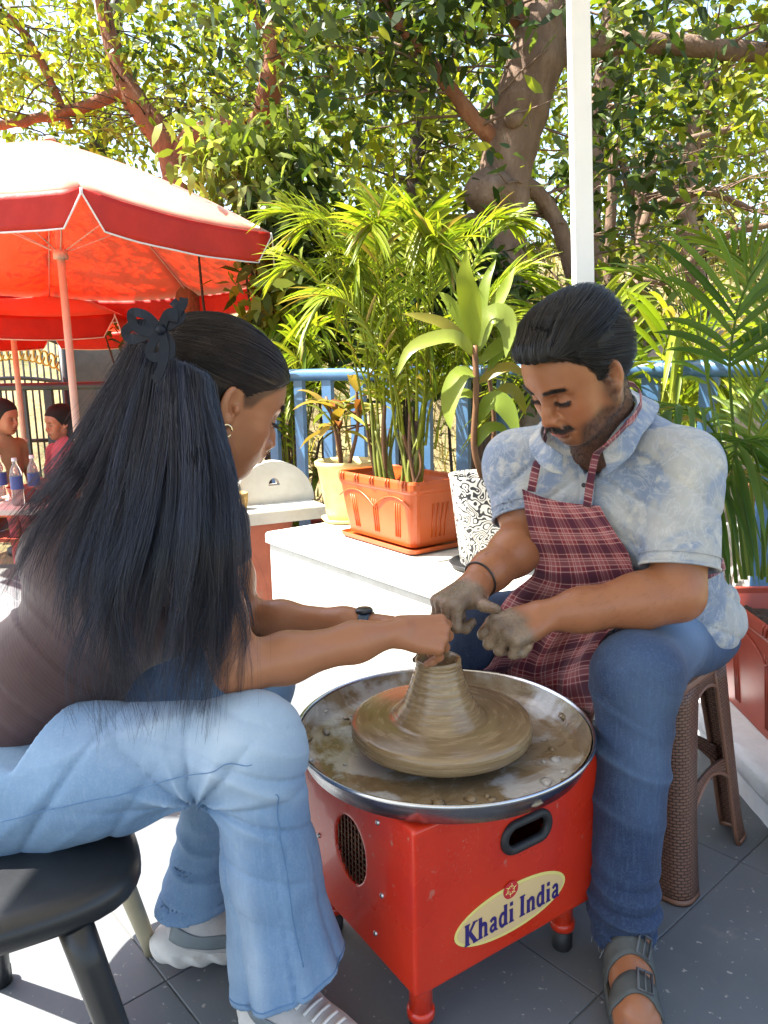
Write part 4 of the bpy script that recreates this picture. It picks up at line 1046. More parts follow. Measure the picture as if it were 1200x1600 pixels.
def ring_on(f, c, n, r, off, k=40):
    a, b_ = np.linalg.svd(n[None])[2][1:]
    t = np.linspace(0, 2*math.pi, k); P = c+r*(np.outer(np.cos(t), a)+np.outer(np.sin(t), b_)); return P
for c_, n_, r0 in ((hemL, aL, .0750), (hemR, aR, .0705)):
    part('sleeve_hem', MB().tube(ring_on(None, c_-n_*.002, n_, r0-.0015, 0), .0032, 6, False).mesh('sleeve_hem', True), SHIRT, shirt)
    part('hem_stitch', MB().tube(ring_on(None, c_-n_*.022, n_, r0+.0008, 0), .0011, 5, False).mesh('hem_stitch', True), SHIRT, shirt)
# collar: two standing flaps, placket and buttons
def rows(R_): return np.array([[D(*p) if len(p) == 3 else p for p in r] for r in R_], float)
f_neck = lambda P: sdf(hp+neck, P)
colL = rows([[(941, 700, 1.480), (956, 672, 1.475), (968, 648, 1.500), (980, 622, 1.56), (975, 605, 1.65), (950, 600, 1.70)],
             [(950, 738, 1.470), (972, 700, 1.465), (986, 665, 1.490), (1000, 640, 1.55), (1000, 618, 1.66), (960, 615, 1.72)],
             [(946, 745, 1.468), (985, 712, 1.462), (1002, 680, 1.488), (1022, 655, 1.55), (1025, 630, 1.66), (970, 628, 1.73)]])
S_ = grid_surf(colL, 30, 12); S_ = snap(f_shirt, S_.reshape(-1, 3), .004, 3, True).reshape(S_.shape)
S_ = snap(f_neck, S_.reshape(-1, 3), .004, 3, True).reshape(S_.shape)
part('collar', grid_mesh('collar', S_, .003), SHIRT, shirt)
colR = rows([[(880, 712, 1.500), (864, 700, 1.51), (852, 692, 1.54), (846, 680, 1.58), (850, 665, 1.64), (880, 640, 1.70)],
             [(878, 730, 1.492), (858, 722, 1.50), (842, 708, 1.535), (836, 690, 1.58), (842, 672, 1.65), (880, 650, 1.72)],
             [(880, 742, 1.490), (854, 735, 1.498), (836, 716, 1.53), (828, 696, 1.58), (836, 678, 1.66), (880, 655, 1.73)]])
S_ = grid_surf(colR, 24, 10); S_ = snap(f_shirt, S_.reshape(-1, 3), .004, 3, True).reshape(S_.shape)
S_ = snap(f_neck, S_.reshape(-1, 3), .004, 3, True).reshape(S_.shape)
part('collar', grid_mesh('collar', S_[:, ::-1], .003), SHIRT, shirt)
pk = rows([[(876, 722, 1.49), (888, 735, 1.49), (896, 742, 1.49), (912, 726, 1.49)], [(880, 745, 1.49), (890, 755, 1.49), (899, 760, 1.49), (914, 745, 1.49)], [(882, 770, 1.48), (890, 773, 1.48), (900, 775, 1.48), (914, 772, 1.48)], [(882, 800, 1.48), (890, 800, 1.48), (900, 800, 1.48), (912, 800, 1.48)]])
S_ = grid_surf(pk, 16, 20); S_ = snap(f_shirt, S_.reshape(-1, 3), .0045, 5).reshape(S_.shape)
part('placket', grid_mesh('placket', S_, .003), SHIRT, shirt)
BTN = simple('dark_button', (.02, .02, .025), rough=.3, bump=0)
for (px, py) in ((876, 712), (889, 760), (949, 700), (912, 728)):
    c_ = snap(f_shirt, D(px, py, 1.48)[None], .0075, 6)[0]
    o = part('button', MB().lathe([(0, .0022), (.003, .0022), (.0048, .001), (.005, -.001), (0, -.001)], 12).mesh('button', True), BTN, shirt, world=False)
    g = grad(f_shirt, c_[None])[0]
    o.rotation_euler = Vector(g).to_track_quat('Z', 'Y').to_euler(); o.location = Vector(c_-np.array(man.location))

# --- jeans
JEANM = denim_mat('dark_blue_denim', (.009, .028, .088), (.0035, .011, .040), (.18, .29, .46))
jeansP = [Ell((.655, 1.765, .520), (.180, .165, .095), .05, 1, MB3), Cone(hipL, knL, .098, .078, .05), Cone(knL, anL+V3(.0, .02, .05), .078, .061, .04), Cone(anL+V3(.0, .02, .05), anL+V3(.0, .010, .0), .061, .060, .03),
          Cone(hipR, knR, .098, .080, .05), Cone(knR, anR+V3(0, 0, .05), .078, .062, .04)]
jeansX = [Fn(lambda P: np.maximum(np.linalg.norm(P[:, :2]-(anL+(V3(0, .02, .05))*np.clip((P[:, 2:3]-anL[2])/.08, 0, 1))[:, :2], axis=1)-.0500+jean_disp(P), np.abs(P[:, 2]-anL[2]+.03)-.10), .004, -1), cutcap(anL+V3(0, 0, -.016), V3(0, 0, -1.), .12), Half((0, 0, .022), (0, 0, -1), .003, -1)]
kb_ = knL+V3(.03, .075, -.06)
def jean_disp(P):
    w = np.exp(-((P[:, 2]-.120)/.065)**2)*(P[:, 1] < 1.52); a1 = -crease(P[:, 2]*150+5.0*wob(P, 11)+P[:, 0]*25-P[:, 1]*15, P, 1.4, 14.)*.015*w
    d1 = np.exp(-(np.linalg.norm(P-kb_, axis=1)/.085)**2); a2 = -crease((P @ nrm(V3(.3, .5, 1.)))*130+4*wob(P, 10), P)*.014*d1
    d2 = np.exp(-(np.linalg.norm(P-hipL, axis=1)/.12)**2); a3 = -crease((P @ nrm(V3(.6, .8, .3)))*110+4.5*wob(P, 9), P)*.013*d2
    d4 = np.exp(-((P[:, 2]-.40)/.13)**2)*(P[:, 1] < 1.5); a4 = -crease((P @ nrm(V3(.35, -.15, .95)))*62+7.5*wob(P, 6.5), P, 1.8, 9.)*.011*d4
    d5 = np.exp(-(np.linalg.norm(P-(knL+V3(.06, .03, .05)), axis=1)/.10)**2); a5 = -crease((P @ nrm(V3(-.5, .7, .5)))*110+4*wob(P, 9), P)*.009*d5
    g1 = groove(P[:, 2]*130+7*wob(P, 8)+P[:, 0]*20, P, 4., 11.)*.015*w
    g2 = groove((P @ nrm(V3(.45, -.2, .87)))*70+7*wob(P, 6), P, 5., 8.)*.013*d4
    g3 = groove((P @ nrm(V3(.6, .8, .4)))*85+6*wob(P, 7), P, 5., 8.)*.014*d2
    g4 = groove((P @ nrm(V3(-.5, .6, .6)))*85+5*wob(P, 7), P, 5., 9.)*.011*np.exp(-(np.linalg.norm(P-(knL+V3(.05, .05, -.04)), axis=1)/.11)**2)
    return g1+g2+g3+g4+a1+a2+a3+a4+a5+.0055*wob(P, 15)+.0022*wob(P, 40)
f_jeans = lambda P: sdf(jeansP, P)
V, Q = sdf_mesh(jeansP+[Dp(jean_disp)]+jeansX, *bounds(jeansP, .03), .0045)
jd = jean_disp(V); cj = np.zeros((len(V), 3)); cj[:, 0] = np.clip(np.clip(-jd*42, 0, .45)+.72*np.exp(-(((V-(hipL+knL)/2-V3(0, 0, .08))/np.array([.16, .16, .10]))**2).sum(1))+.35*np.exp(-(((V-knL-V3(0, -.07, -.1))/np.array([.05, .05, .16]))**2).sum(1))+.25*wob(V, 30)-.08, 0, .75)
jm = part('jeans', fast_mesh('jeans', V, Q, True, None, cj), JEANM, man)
# frayed hem threads
r_ = np.random.default_rng(9); t_ = r_.uniform(0, 6.28, 60); P0 = np.stack([anL[0]+.058*np.cos(t_), anL[1]+.012+.058*np.sin(t_), np.full(60, anL[2]-.013)], 1)
ln_ = r_.uniform(.004, .016, 60)
P1 = P0[:, None]+np.linspace(0, 1, 4)[None, :, None]*np.stack([r_.normal(0, .006, 60), r_.normal(0, .006, 60), -ln_], 1)[:, None]
V, Q = strands(P1, np.full(60, .0006), .6); part('frayed_hem', fast_mesh('frayed_hem', V, Q), simple('pale_thread', (.5, .56, .62), rough=.9), jm)
# --- sandals
SANDAL = simple('grey_sandal_foam', (.085, .092, .088), (.06, .066, .063), rough=.7, scale=30, bump=.3, bscale=150)
BUCK = simple('buckle', (.10, .105, .11), rough=.4, bump=.05)
def sandal(an, foot_p, nm='sandal'):
    o_ = np.array(man.location); base = an+ft*.075; P = []
    out = []
    for k in range(40):
        a = 2*math.pi*k/40; y = math.cos(a); x = math.sin(a)
        w = .047+.006*y-.010*max(0, -y-.2)*0
        q_ = base+fs*w*x+ft*.142*y; out.append((q_[0], q_[1]))
    rings = [(1.0, .001), (1.0, .018), (1.015, .024), (1.0, .029), (.93, .030), (.85, .0265)]
    V = []; n = 40
    for s_, z in rings:
        for (x, y) in out: V.append((base[0]+(x-base[0])*s_, base[1]+(y-base[1])*(1-(1-s_)*.4), z))
    me = bpy.data.meshes.new('sole'); me.from_pydata(V, [], [list(range(n)), list(range(5*n, 6*n))[::-1]]+[[r*n+i, r*n+(i+1) % n, (r+1)*n+(i+1) % n, (r+1)*n+i][::-1] for r in range(5) for i in range(n)]); me.update()
    for p_ in me.polygons: p_.use_smooth = True
    s = part('sandal', me, SANDAL, man)
    for y0, wy in ((.055, .020), (.125, .020)):
        ff = lambda P: sdf(foot_p, P)
        rows_ = []
        for t in np.linspace(-1, 1, 5):
            row = []
            for a in np.linspace(-.1, math.pi+.1, 24):
                c_ = an+ft*(y0+t*wy)+V3(0, 0, -.045); row.append(c_+fs*math.cos(a)*.047+V3(0, 0, max(-.005, math.sin(a)*.075)))
            rows_.append(row)
        S_ = np.array(rows_); S2 = snap(ff, S_.reshape(-1, 3), .0035, 8).reshape(S_.shape)
        S2[:, 0] = S_[:, 0]; S2[:, -1] = S_[:, -1]; S2[:, 1] = .5*(S2[:, 1]+S_[:, 0]); S2[:, -2] = .5*(S2[:, -2]+S_[:, -1])
        sp_ = part('strap', grid_mesh('strap', S2[:, ::-1], -.0035), SANDAL, s)
        c_ = S2[2, 8]+V3(0, 0, .004); g = nrm(grad(ff, c_[None])[0]); tx = nrm(np.cross(ft, g)); ty = np.cross(g, tx)
        fr = [c_+tx*a*.013+ty*b*.019+g*.002 for a, b in ((-1, -1), (1, -1), (1, 1), (-1, 1), (-1, -1))]
        bk = MB().tube(fr, .0028, 6)
        bk.tube([c_-ty*.019+g*.003, c_+ty*.019+g*.003], .0018, 6)
        part('buckle', bk.mesh('buckle', True), BUCK, sp_)
sandal(anL, foot)
sandal(anR, footR)
# --- apron
m = NT('maroon_check'); uvn = m.n('UVMap'); mp = m.n('Mapping'); mp.inputs['Rotation'].default_value = (0, 0, .10); m.l(uvn.outputs[0], mp.inputs[0])
sx_ = m.n('SeparateXYZ'); m.l(mp.outputs[0], sx_.inputs[0])
def band(sock, per, off, half, soft):
    f = m.math('FRACT', m.math('ADD', m.math('DIVIDE', sock, per), off)); d = m.math('ABSOLUTE', m.math('SUBTRACT', f, .5))
    return m.math('SUBTRACT', 1., m.math('SMOOTHSTEP', d, half, half+soft) if False else m.math('MINIMUM', m.math('MAXIMUM', m.math('DIVIDE', m.math('SUBTRACT', d, half), soft), 0.), 1.))
X_, Y_ = sx_.outputs[0], sx_.outputs[1]; PER = .062
c = m.ramp(m.noise(m.coord('Object'), 9, 3), [(.3, (.160, .011, .020)), (.7, (.225, .018, .028))])
for S2_ in (X_, Y_):
    c = m.mix(m.math('MULTIPLY', band(S2_, PER, 0., .15, .04), .26), c, (.46, .17, .17))
    c = m.mix(m.math('MULTIPLY', band(S2_, PER, .5, .13, .05), .50), c, (.035, .008, .03))
    for o_ in (.13, .87, .30, .70, .04): c = m.mix(m.math('MULTIPLY', band(S2_, PER, o_, .008, .010), .42), c, (.66, .50, .46))
m.base(c); v = m.coord('Object'); m.bump(m.noise(v, 600, 2), .2, .0006, m.bump(m.noise(v, 30, 4), .25, .004)); m.set(Roughness=.85); m.b.inputs['Sheen Weight'].default_value = .15
PLAID = m.m
ap = [[(816, 764, 1.56), (846, 776, 1.54), (878, 784, 1.52), (910, 788, 1.51), (937, 790, 1.50)],
      [(824, 815, 1.56), (858, 822, 1.54), (900, 828, 1.52), (938, 832, 1.50), (962, 834, 1.50)],
      [(836, 868, 1.58), (872, 874, 1.56), (915, 878, 1.53), (962, 882, 1.51), (1000, 886, 1.49)],
      [(832, 898, 1.60), (870, 912, 1.57), (920, 918, 1.54), (968, 914, 1.51), (1010, 906, 1.48)],
      [(796, 930, 1.66), (850, 946, 1.62), (905, 958, 1.57), (955, 955, 1.52), (1010, 950, 1.47)],
      [(758, 985, 1.69), (815, 1000, 1.67), (870, 1008, 1.63), (930, 1000, 1.53), (990, 988, 1.42)],
      [(735, 1030, 1.70), (790, 1042, 1.69), (848, 1052, 1.655), (905, 1045, 1.57), (950, 1040, 1.44)],
      [(726, 1046, 1.70), (788, 1072, 1.69), (846, 1096, 1.66), (900, 1108, 1.58), (934, 1118, 1.46)]]
S_ = grid_surf(rows(ap), 64, 84)
vv, uu = np.meshgrid(np.linspace(0, 1, 84), np.linspace(0, 1, 64), indexing='ij')
low = sstep(.42, .75, vv)
gu = np.gradient(S_, axis=1); gv = np.gradient(S_, axis=0); nn_ = np.cross(gu, gv); nn_ /= np.linalg.norm(nn_, axis=2, keepdims=True)
fold = (np.sin(uu*19+vv*5+1.5*np.sin(vv*6))*.011+np.sin(uu*37-vv*8)*.004)*low+np.sin(vv*46+uu*4)*.0035*np.exp(-((vv-.42)/.07)**2)+.0022*wob(S_.reshape(-1, 3), 28).reshape(uu.shape)
S_ = S_+nn_*fold[..., None]
fcl = lambda P: np.minimum(f_shirt(P), f_jeans(P))
S_ = snap(fcl, S_.reshape(-1, 3), .0075, 3, True).reshape(S_.shape)
apron = part('apron', grid_mesh('apron', S_, .002), PLAID, man)
def strapm(name, pts, wdt, f, off, n=40):
    P = spline(np.array([D(*p) for p in pts]), n); P = snap(f, P, off, 4, True)
    T = np.gradient(P, axis=0); T /= np.linalg.norm(T, axis=1)[:, None]; g = grad(f, P); g /= np.linalg.norm(g, axis=1)[:, None]; s = np.cross(T, g)
    S2 = np.stack([snap(f, P+s*wdt*t, off, 2, True) for t in np.linspace(-.5, .5, 5)], 1)
    return part(name, grid_mesh(name, S2, .0018), PLAID, apron)
fsn = lambda P: np.minimum(f_shirt(P), f_neck(P)-.006)
strapm('neck_strap', [(830, 768, 1.55), (836, 735, 1.55), (844, 705, 1.55), (852, 682, 1.58), (862, 655, 1.63), (890, 630, 1.68)], .018, fsn, .011)
strapm('neck_strap', [(917, 792, 1.50), (921, 760, 1.49), (928, 725, 1.475), (938, 692, 1.465), (948, 665, 1.475), (962, 630, 1.53), (965, 612, 1.60), (945, 606, 1.67), (900, 615, 1.70)], .017, fsn, .0125)
strapm('waist_strap', [(1005, 898, 1.50), (1040, 902, 1.52), (1080, 898, 1.56), (1112, 884, 1.64), (1118, 876, 1.72)], .022, f_shirt, .005)
# black thread bracelet
wb_ = wrR+(elR-wrR)*.10; nx_ = nrm(elR-wrR)
part('bracelet', MB().tube(snap(lambda P: sdf(armR+handR, P), ring_on(None, wb_, nx_+V3(.15, .1, 0), .034, 0), .002, 4), .0022, 6, False).mesh('bracelet', True), BTN, man)
# ================================================================== the learner (leaning over the wheel)
wom = thing('person', 'seated person in brown ribbed top and pale blue flared jeans leaning over the wheel', 'person', (-.64, 1.22, 0))
wS = 1.04
wM = basis(math.radians(29), math.radians(25), math.radians(2)); wH = D(359, 634, 1.29)+wM @ (V3(.008, .075, .010)*wS)
hp, wL = head_prims(wH, wM, wS, False)
wnb = V3(-.345, 1.350, .935)
shN = V3(-.318, 1.215, .880); elN = V3(-.245, 1.205, .668); wrN = D(622, 988, 1.315)
shF = V3(-.335, 1.520, .850); elF = V3(-.305, 1.560, .640); wrF = D(606, 980, 1.47)
wneck = [Cone(wL(-.030, 0, -.035), wnb, .050, .054, .03), Cone(wL(.0, 0, -.080), wnb+V3(.03, 0, -.03), .034, .046, .03)]
hXN = nrm(D(700, 992, 1.335)-wrN)
handN = hand_prims(wrN, hXN, V3(-.10, -.72, .68), 1, .96, [(52, 30, 16, 8), (60, 34, 18, 3), (66, 38, 20, -3), (70, 44, 20, -9)],
                   [(.012, .012, -.014), (.040, .036, -.030), (.068, .040, -.050), (.084, .034, -.074)])
hXF = nrm(D(700, 1000, 1.44)-wrF)
handF = hand_prims(wrF, hXF, V3(-.05, .35, .93), -1, .93, [(62, 26, 14, 3), (66, 30, 16, 0), (70, 34, 18, -1), (74, 38, 18, -3)],
                   [(.012, .012, -.010), (.045, .030, -.016), (.078, .028, -.026), (.098, .018, -.042)])
aNp = arm(shN, elN, wrN, (.046, .043, .038, .039, .031, .0235)); aFp = arm(shF, elF, wrF, (.046, .043, .037, .037, .030, .0235))
chest = V3(-.455, 1.365, .765); belly = V3(-.60, 1.325, .620); pel = V3(-.705, 1.290, .515)
wtorso = [Ell(chest, (.145, .150, .125), .05), Ell(belly, (.12, .135, .12), .06), Ell(pel, (.11, .135, .07), .05), Cone(wnb, shN, .046, .046, .05), Cone(wnb, shF, .046, .046, .05)]
hipN = V3(-.690, 1.190, .490); knN = V3(-.220, 1.150, .560); anN = V3(-.178, 1.155, .085)
hipF = V3(-.710, 1.385, .490); knF = V3(-.285, 1.490, .520); anF = V3(-.385, 1.350, .090)
pieces = [sdf_mesh(hp+wneck, *bounds(hp+wneck, .02), .0020)]; nHead = len(pieces[0][0])
for h_, a_ in ((handN, aNp), (handF, aFp)):
    pr_ = a_+h_; pieces.append(sdf_mesh(pr_, *bounds(pr_, .02), .0025))
pieces.append(sdf_mesh(wtorso, *bounds(wtorso, .02), .010))
for a, b, c in ((hipN, knN, anN), (hipF, knF, anF)):
    q = []; limb(q, [a+V3(.04, 0, -.02), b], [.062, .050]); limb(q, [b, c+V3(.0, 0, -.03)], [.048, .034]); pieces.append(sdf_mesh(q, *bounds(q, .02), .006))
Vb, Qb = join(pieces); WSK = (.350, .150, .075)
Cb, Lb = face_color(Vb, wH, wM, wS, WSK, (.33, .095, .085), (.02, .015, .013), False)
flat_c = np.tile(np.array(WSK), (len(Vb), 1))*(1+.05*wob(Vb, 40)+.04*wob(Vb, 110))[:, None]
_x = np.interp(Lb[:, 0], [-.12, -.05, -.030, -.018, .004, .016, .028, .040, .060, .085, .12], [-.085, -.075, -.045, .018, .020, .000, .006, .026, .048, .066, .075])
Cb = mixc(Cb, sstep(-.012, .004, Lb[:, 2]-_x+.0035*wob(Vb, 110))*.75*(Lb[:, 2] > -.03)*(np.abs(Lb[:, 1]) < .0765), (.018, .012, .010))
Cb = np.where((np.arange(len(Vb)) < nHead)[:, None], Cb, flat_c)
s1 = nHead+len(pieces[1][0]); s2 = s1+len(pieces[2][0]); ix = np.arange(len(Vb))
for lo_, hi_, w_, X_2 in ((nHead, s1, wrN, hXN), (s1, s2, wrF, hXF)):
    mk = (ix >= lo_) & (ix < hi_); t = np.clip((.625-Vb[mk][:, 2])/.03, 0, 1)*(np.linalg.norm(Vb[mk]-w_, axis=1) < .2)
    Cb[mk] = mixc(Cb[mk], np.clip(t+.2*wob(Vb[mk], 90)*t, 0, .85), (.22, .165, .11))
part('body', fast_mesh('body', Vb, Qb, True, None, Cb), SKIN, wom)

# --- top
m = NT('brown_rib'); v = m.coord('Object'); rib = m.n('TexWave', i_Scale=62., i_Distortion=.8, i_Detail=1.); rib.bands_direction = 'X'
m.l(m.coord('Object', (1, 1, 1), (0, math.radians(42), 0)), rib.inputs[0])
m.base(m.mix(m.math('MULTIPLY', rib.outputs['Fac'], .12), m.ramp(m.noise(v, 8), [(.3, (.050, .028, .030)), (.7, (.075, .043, .045))]), (.030, .017, .018)))
m.bump(rib.outputs['Fac'], .10, .0010, m.bump(m.noise(v, 40), .2, .003)); m.set(Roughness=.9); m.b.inputs['Sheen Weight'].default_value = .25
TOP = m.m
ax_ = nrm(chest-pel)
topP = [Ell(chest, (.160, .165, .140), .06), Ell(chest+V3(-.06, 0, .07), (.14, .15, .10), .06), Ell(belly, (.128, .148, .125), .08), Ell(belly+V3(-.05, 0, -.03), (.12, .150, .11), .06), Ell(pel+V3(.01, 0, .04), (.130, .165, .07), .05),
        Cone(wnb+V3(-.02, 0, -.03), shN, .055, .056, .05), Cone(wnb+V3(-.02, 0, -.03), shF, .055, .056, .05), Cone(shN, shN+(elN-shN)*.36, .056, .052, .03), Cone(shF, shF+(elF-shF)*.36, .056, .052, .03),
        Ell(chest+V3(.095, -.055, -.03), (.055, .06, .055), .05), Ell(chest+V3(.095, .055, -.03), (.055, .06, .055), .05)]
aN_ = nrm(elN-shN); aF_ = nrm(elF-shF)
topX = [cutcap(shN+(elN-shN)*.38, aN_, .09), cutcap(shF+(elF-shF)*.38, aF_, .09), Half(pel+V3(.02, 0, .030), -nrm(V3(.30, 0, .95)), .004, -1), Cone(wnb+V3(.0, 0, .09), wnb+V3(.02, 0, -.02), .066, .056, .01, -1)]
def top_disp(P):
    t = (P-pel) @ ax_
    w = np.exp(-((t-.10)/.11)**2)
    return groove(t*150+5*wob(P, 8)+P[:, 1]*15, P, 4.)*.009*w-crease(t*170+4.5*wob(P, 9)+P[:, 1]*18, P)*.010*w+.003*wob(P, 18)+.0012*wob(P, 50)
f_top = lambda P: sdf(topP, P)
V, Q = sdf_mesh(topP+[Dp(top_disp)]+topX, *bounds(topP, .03), .0045)
part('top', fast_mesh('top', V, Q), TOP, wom)

# --- jeans, wide flared legs
JEANW = denim_mat('pale_blue_denim', (.155, .272, .435), (.088, .172, .310), (.46, .55, .64))
wjP = [Ell(pel+V3(0, 0, .0), (.155, .185, .105), .05), Cone(hipN, knN, .118, .073, .05), Cone(hipN+V3(.02, 0, -.022), (hipN+knN)/2+V3(.0, 0, -.030), .114, .086, .05), Cone(knN, knN+(anN-knN)*.45, .077, .076, .045), Cone(knN+(anN-knN)*.45, anN+V3(.004, 0, -.01), .076, .108, .04, 1, (V3(0, 1, 0), .92)),
       Cone(hipF, knF, .105, .084, .05), Cone(knF, knF+(anF-knF)*.55, .084, .070, .045), Cone(knF+(anF-knF)*.55, anF+V3(0, 0, .01), .070, .082, .04)]
def hemcut(an, z, sl):
    n = nrm(V3(sl, 0, -1.)); return Fn(lambda P, c=V3(an[0], an[1], z), n=n: np.maximum(-((P-c) @ n), np.linalg.norm((P-c)[:, :2], axis=1)-.17), .003, -1)
inN = Cone(knN+(anN-knN)*.62, anN+V3(.004, 0, -.01), .078, .104, .006, -1, (V3(0, 1, 0), .92)); inF = Cone(knF+(anF-knF)*.62, anF+V3(0, 0, .01), .066, .078, .006, -1)
def inner(c):
    u_ = nrm(c.b-c.a); return Fn(lambda P: np.maximum(c.d(P-u_*np.maximum((P-c.b) @ u_, 0)[:, None])+wj_disp(P)+.0042, -((P-c.a) @ u_)), .004, -1)
wjX = [inner(inN), inner(inF),
       hemcut(anN, .142, .32), hemcut(anF, .128, .12), Fn(lambda P, c=pel+V3(-.01, 0, .075), n=nrm(V3(.25, 0, .97)): np.maximum(-((P-c) @ n), np.linalg.norm((P-c)*np.array([1, .7, 1]), axis=1)-.20), .004, -1)]
kbk = knN+V3(-.085, -.03, -.075)
def ridge(x): return 1-np.abs(np.sin(x))
def wj_disp(P):
    r = P-kbk; ang = np.arctan2(r[:, 2], r[:, 0]); dd = np.linalg.norm(r, axis=1)
    near = (P[:, 1] < 1.30)
    a1 = -crease(ang*7+3.2*wob(P, 7), P, 1.5, 9.)*.017*np.exp(-(dd/.115)**2)*near
    sh = np.clip((knN[2]-.06-P[:, 2])/.40, 0, 1)*(P[:, 0] > -.34)*near
    th = np.arctan2(P[:, 1]-anN[1], P[:, 0]-anN[0]); a2 = (-crease(th*7+3.0*wob(P, 5)+P[:, 2]*7, P, 1.6, 6.)*.022+np.sin(th*9+P[:, 2]*9+2.0)*.003)*sh*sstep(.0, .5, sh)
    th2 = np.arctan2(P[:, 1]-anF[1], P[:, 0]-anF[0]); a5 = (-crease(P[:, 2]*140+4.5*wob(P, 10)+th2, P, 1.5, 12.)*.013)*np.exp(-((P[:, 2]-.19)/.07)**2)*(P[:, 1] > 1.27)*(P[:, 0] < -.28)
    t = (P-hipN) @ nrm(knN-hipN); a3 = -crease((P @ nrm(V3(.72, .15, -.68)))*75+5*wob(P, 7), P)*.018*np.exp(-((t-.06)/.15)**2)*near
    ta_ = np.arctan2(P[:, 2]-(hipN[2]+(knN[2]-hipN[2])*np.clip(t/.48, 0, 1)), P[:, 1]-1.17); a6 = -crease(ta_*4+t*14+4*wob(P, 6), P)*.013*sstep(.02, .12, t)*sstep(.46, .34, t)*near
    dk_ = np.exp(-(np.linalg.norm(P-(knN+V3(.01, -.06, -.06)), axis=1)/.10)**2); a4 = -crease((P @ nrm(V3(.5, .1, 1.)))*95+4*wob(P, 8), P)*.012*dk_
    g1 = groove(ang*8+3.0*wob(P, 7)+.8, P, 5., 9.)*.017*np.exp(-(dd/.15)**2)*near
    g2 = groove((P @ nrm(V3(.80, .1, -.60)))*62+5.5*wob(P, 5.5), P, 5., 8., .4)*.014*np.exp(-((t-.12)/.19)**2)*near
    g3 = groove(th*6+4.0*wob(P, 4.5)+P[:, 2]*9, P, 5., 7., .9)*.015*sh
    g4 = groove((P @ nrm(V3(.35, .1, .93)))*85+5*wob(P, 7), P, 5., 9., 1.3)*.013*np.exp(-(np.linalg.norm((P-(knN+V3(.0, -.03, -.12)))/np.array([1, 1, 1.6]), axis=1)/.11)**2)
    g5 = groove(P[:, 2]*120+6*wob(P, 8), P, 4., 10.)*.012*np.exp(-((P[:, 2]-.20)/.08)**2)*(P[:, 1] > 1.27)*(P[:, 0] < -.28)
    return g1+g2+g3+g4+g5+a1+a2+a3+a4+a5+a6+.0065*wob(P, 13)+.0026*wob(P, 32)+.0008*wob(P, 75)
f_wj = lambda P: sdf(wjP, P)
V, Q = sdf_mesh(wjP+[Dp(wj_disp)]+wjX, *bounds(wjP, .04), .0042)
jd = wj_disp(V); cj = np.zeros((len(V), 3)); cj[:, 0] = np.clip(np.clip(-jd*30, 0, .4)+.6*np.exp(-(((V-V3(-.22, 1.11, .62))/np.array([.20, .2, .10]))**2).sum(1))+.35*np.exp(-(((V-V3(-.24, 1.07, .30))/np.array([.04, .08, .22]))**2).sum(1))+.25*wob(V, 24)-.08, 0, .7)
wj = part('jeans', fast_mesh('jeans', V, Q, True, None, cj), JEANW, wom)
SEAM = simple('denim_seam', (.10, .205, .375), (.08, .17, .32), rough=.9, bump=.3, bscale=300)
def seam(pts, n=70, r=.0008):
    f2 = lambda P: sdf(wjP, P, wj_disp); P = snap(f2, spline(np.array([D(*p) for p in pts]), n), .0003, 7)
    for _ in range(25): P[1:-1] = (P[:-2]+P[1:-1]*2+P[2:])/4
    P = snap(f2, P, .0002, 3, True)
    part('seam', MB().tube(P, r, 5).mesh('seam', True), SEAM, wj)
seam([(-20, 1306, 1.03), (100, 1280, 1.03), (220, 1247, 1.03), (330, 1216, 1.03), (392, 1206, 1.04)])
seam([(440, 1262, 1.05), (446, 1290, 1.05), (455, 1340, 1.05), (468, 1430, 1.05), (482, 1520, 1.06)])
zz = np.linspace(0, 2*math.pi, 70); hc = V3(anN[0]+.004, anN[1], .156)
P = np.stack([hc[0]+.106*np.cos(zz), hc[1]+.098*np.sin(zz), hc[2]+.30*.106*np.cos(zz)], 1)
f2 = lambda P: sdf(wjP, P, wj_disp); P = snap(f2, P, .0004, 5); P[:, 2] = hc[2]+.30*(P[:, 0]-hc[0])
part('hem_stitch', MB().tube(P, .0013, 5, False).mesh('hem_stitch', True), SEAM, wj)
# waistband with loops, pocket edge
wbz = pel+V3(-.01, 0, .066); tz = np.linspace(0, 2*math.pi, 80)
for dz, rr_ in ((0, .0062), (-.034, .0022)):
    c_ = wbz+V3(0, 0, dz); P = np.stack([c_[0]+.15*np.cos(tz), c_[1]+.175*np.sin(tz), c_[2]-.25*.15*np.cos(tz)], 1)
    P = snap(f_wj, P, .001, 5); P[:, 2] = c_[2]-.25*(P[:, 0]-c_[0]); part('waistband', MB().tube(P, rr_, 6, False).mesh('waistband', True), SEAM if dz else JEANW, wj)
for px in ():
    a = snap(f_wj, D(px, 1140, 1.10)[None], .010, 6)[0]; b_ = snap(f_wj, D(px-8, 1185, 1.08)[None], .008, 6)[0]
    part('belt_loop', MB().tube(spline([a, (a+b_)/2+V3(0, -.006, 0), b_], 8), .0032, 6).mesh('belt_loop', True), JEANW, wj)

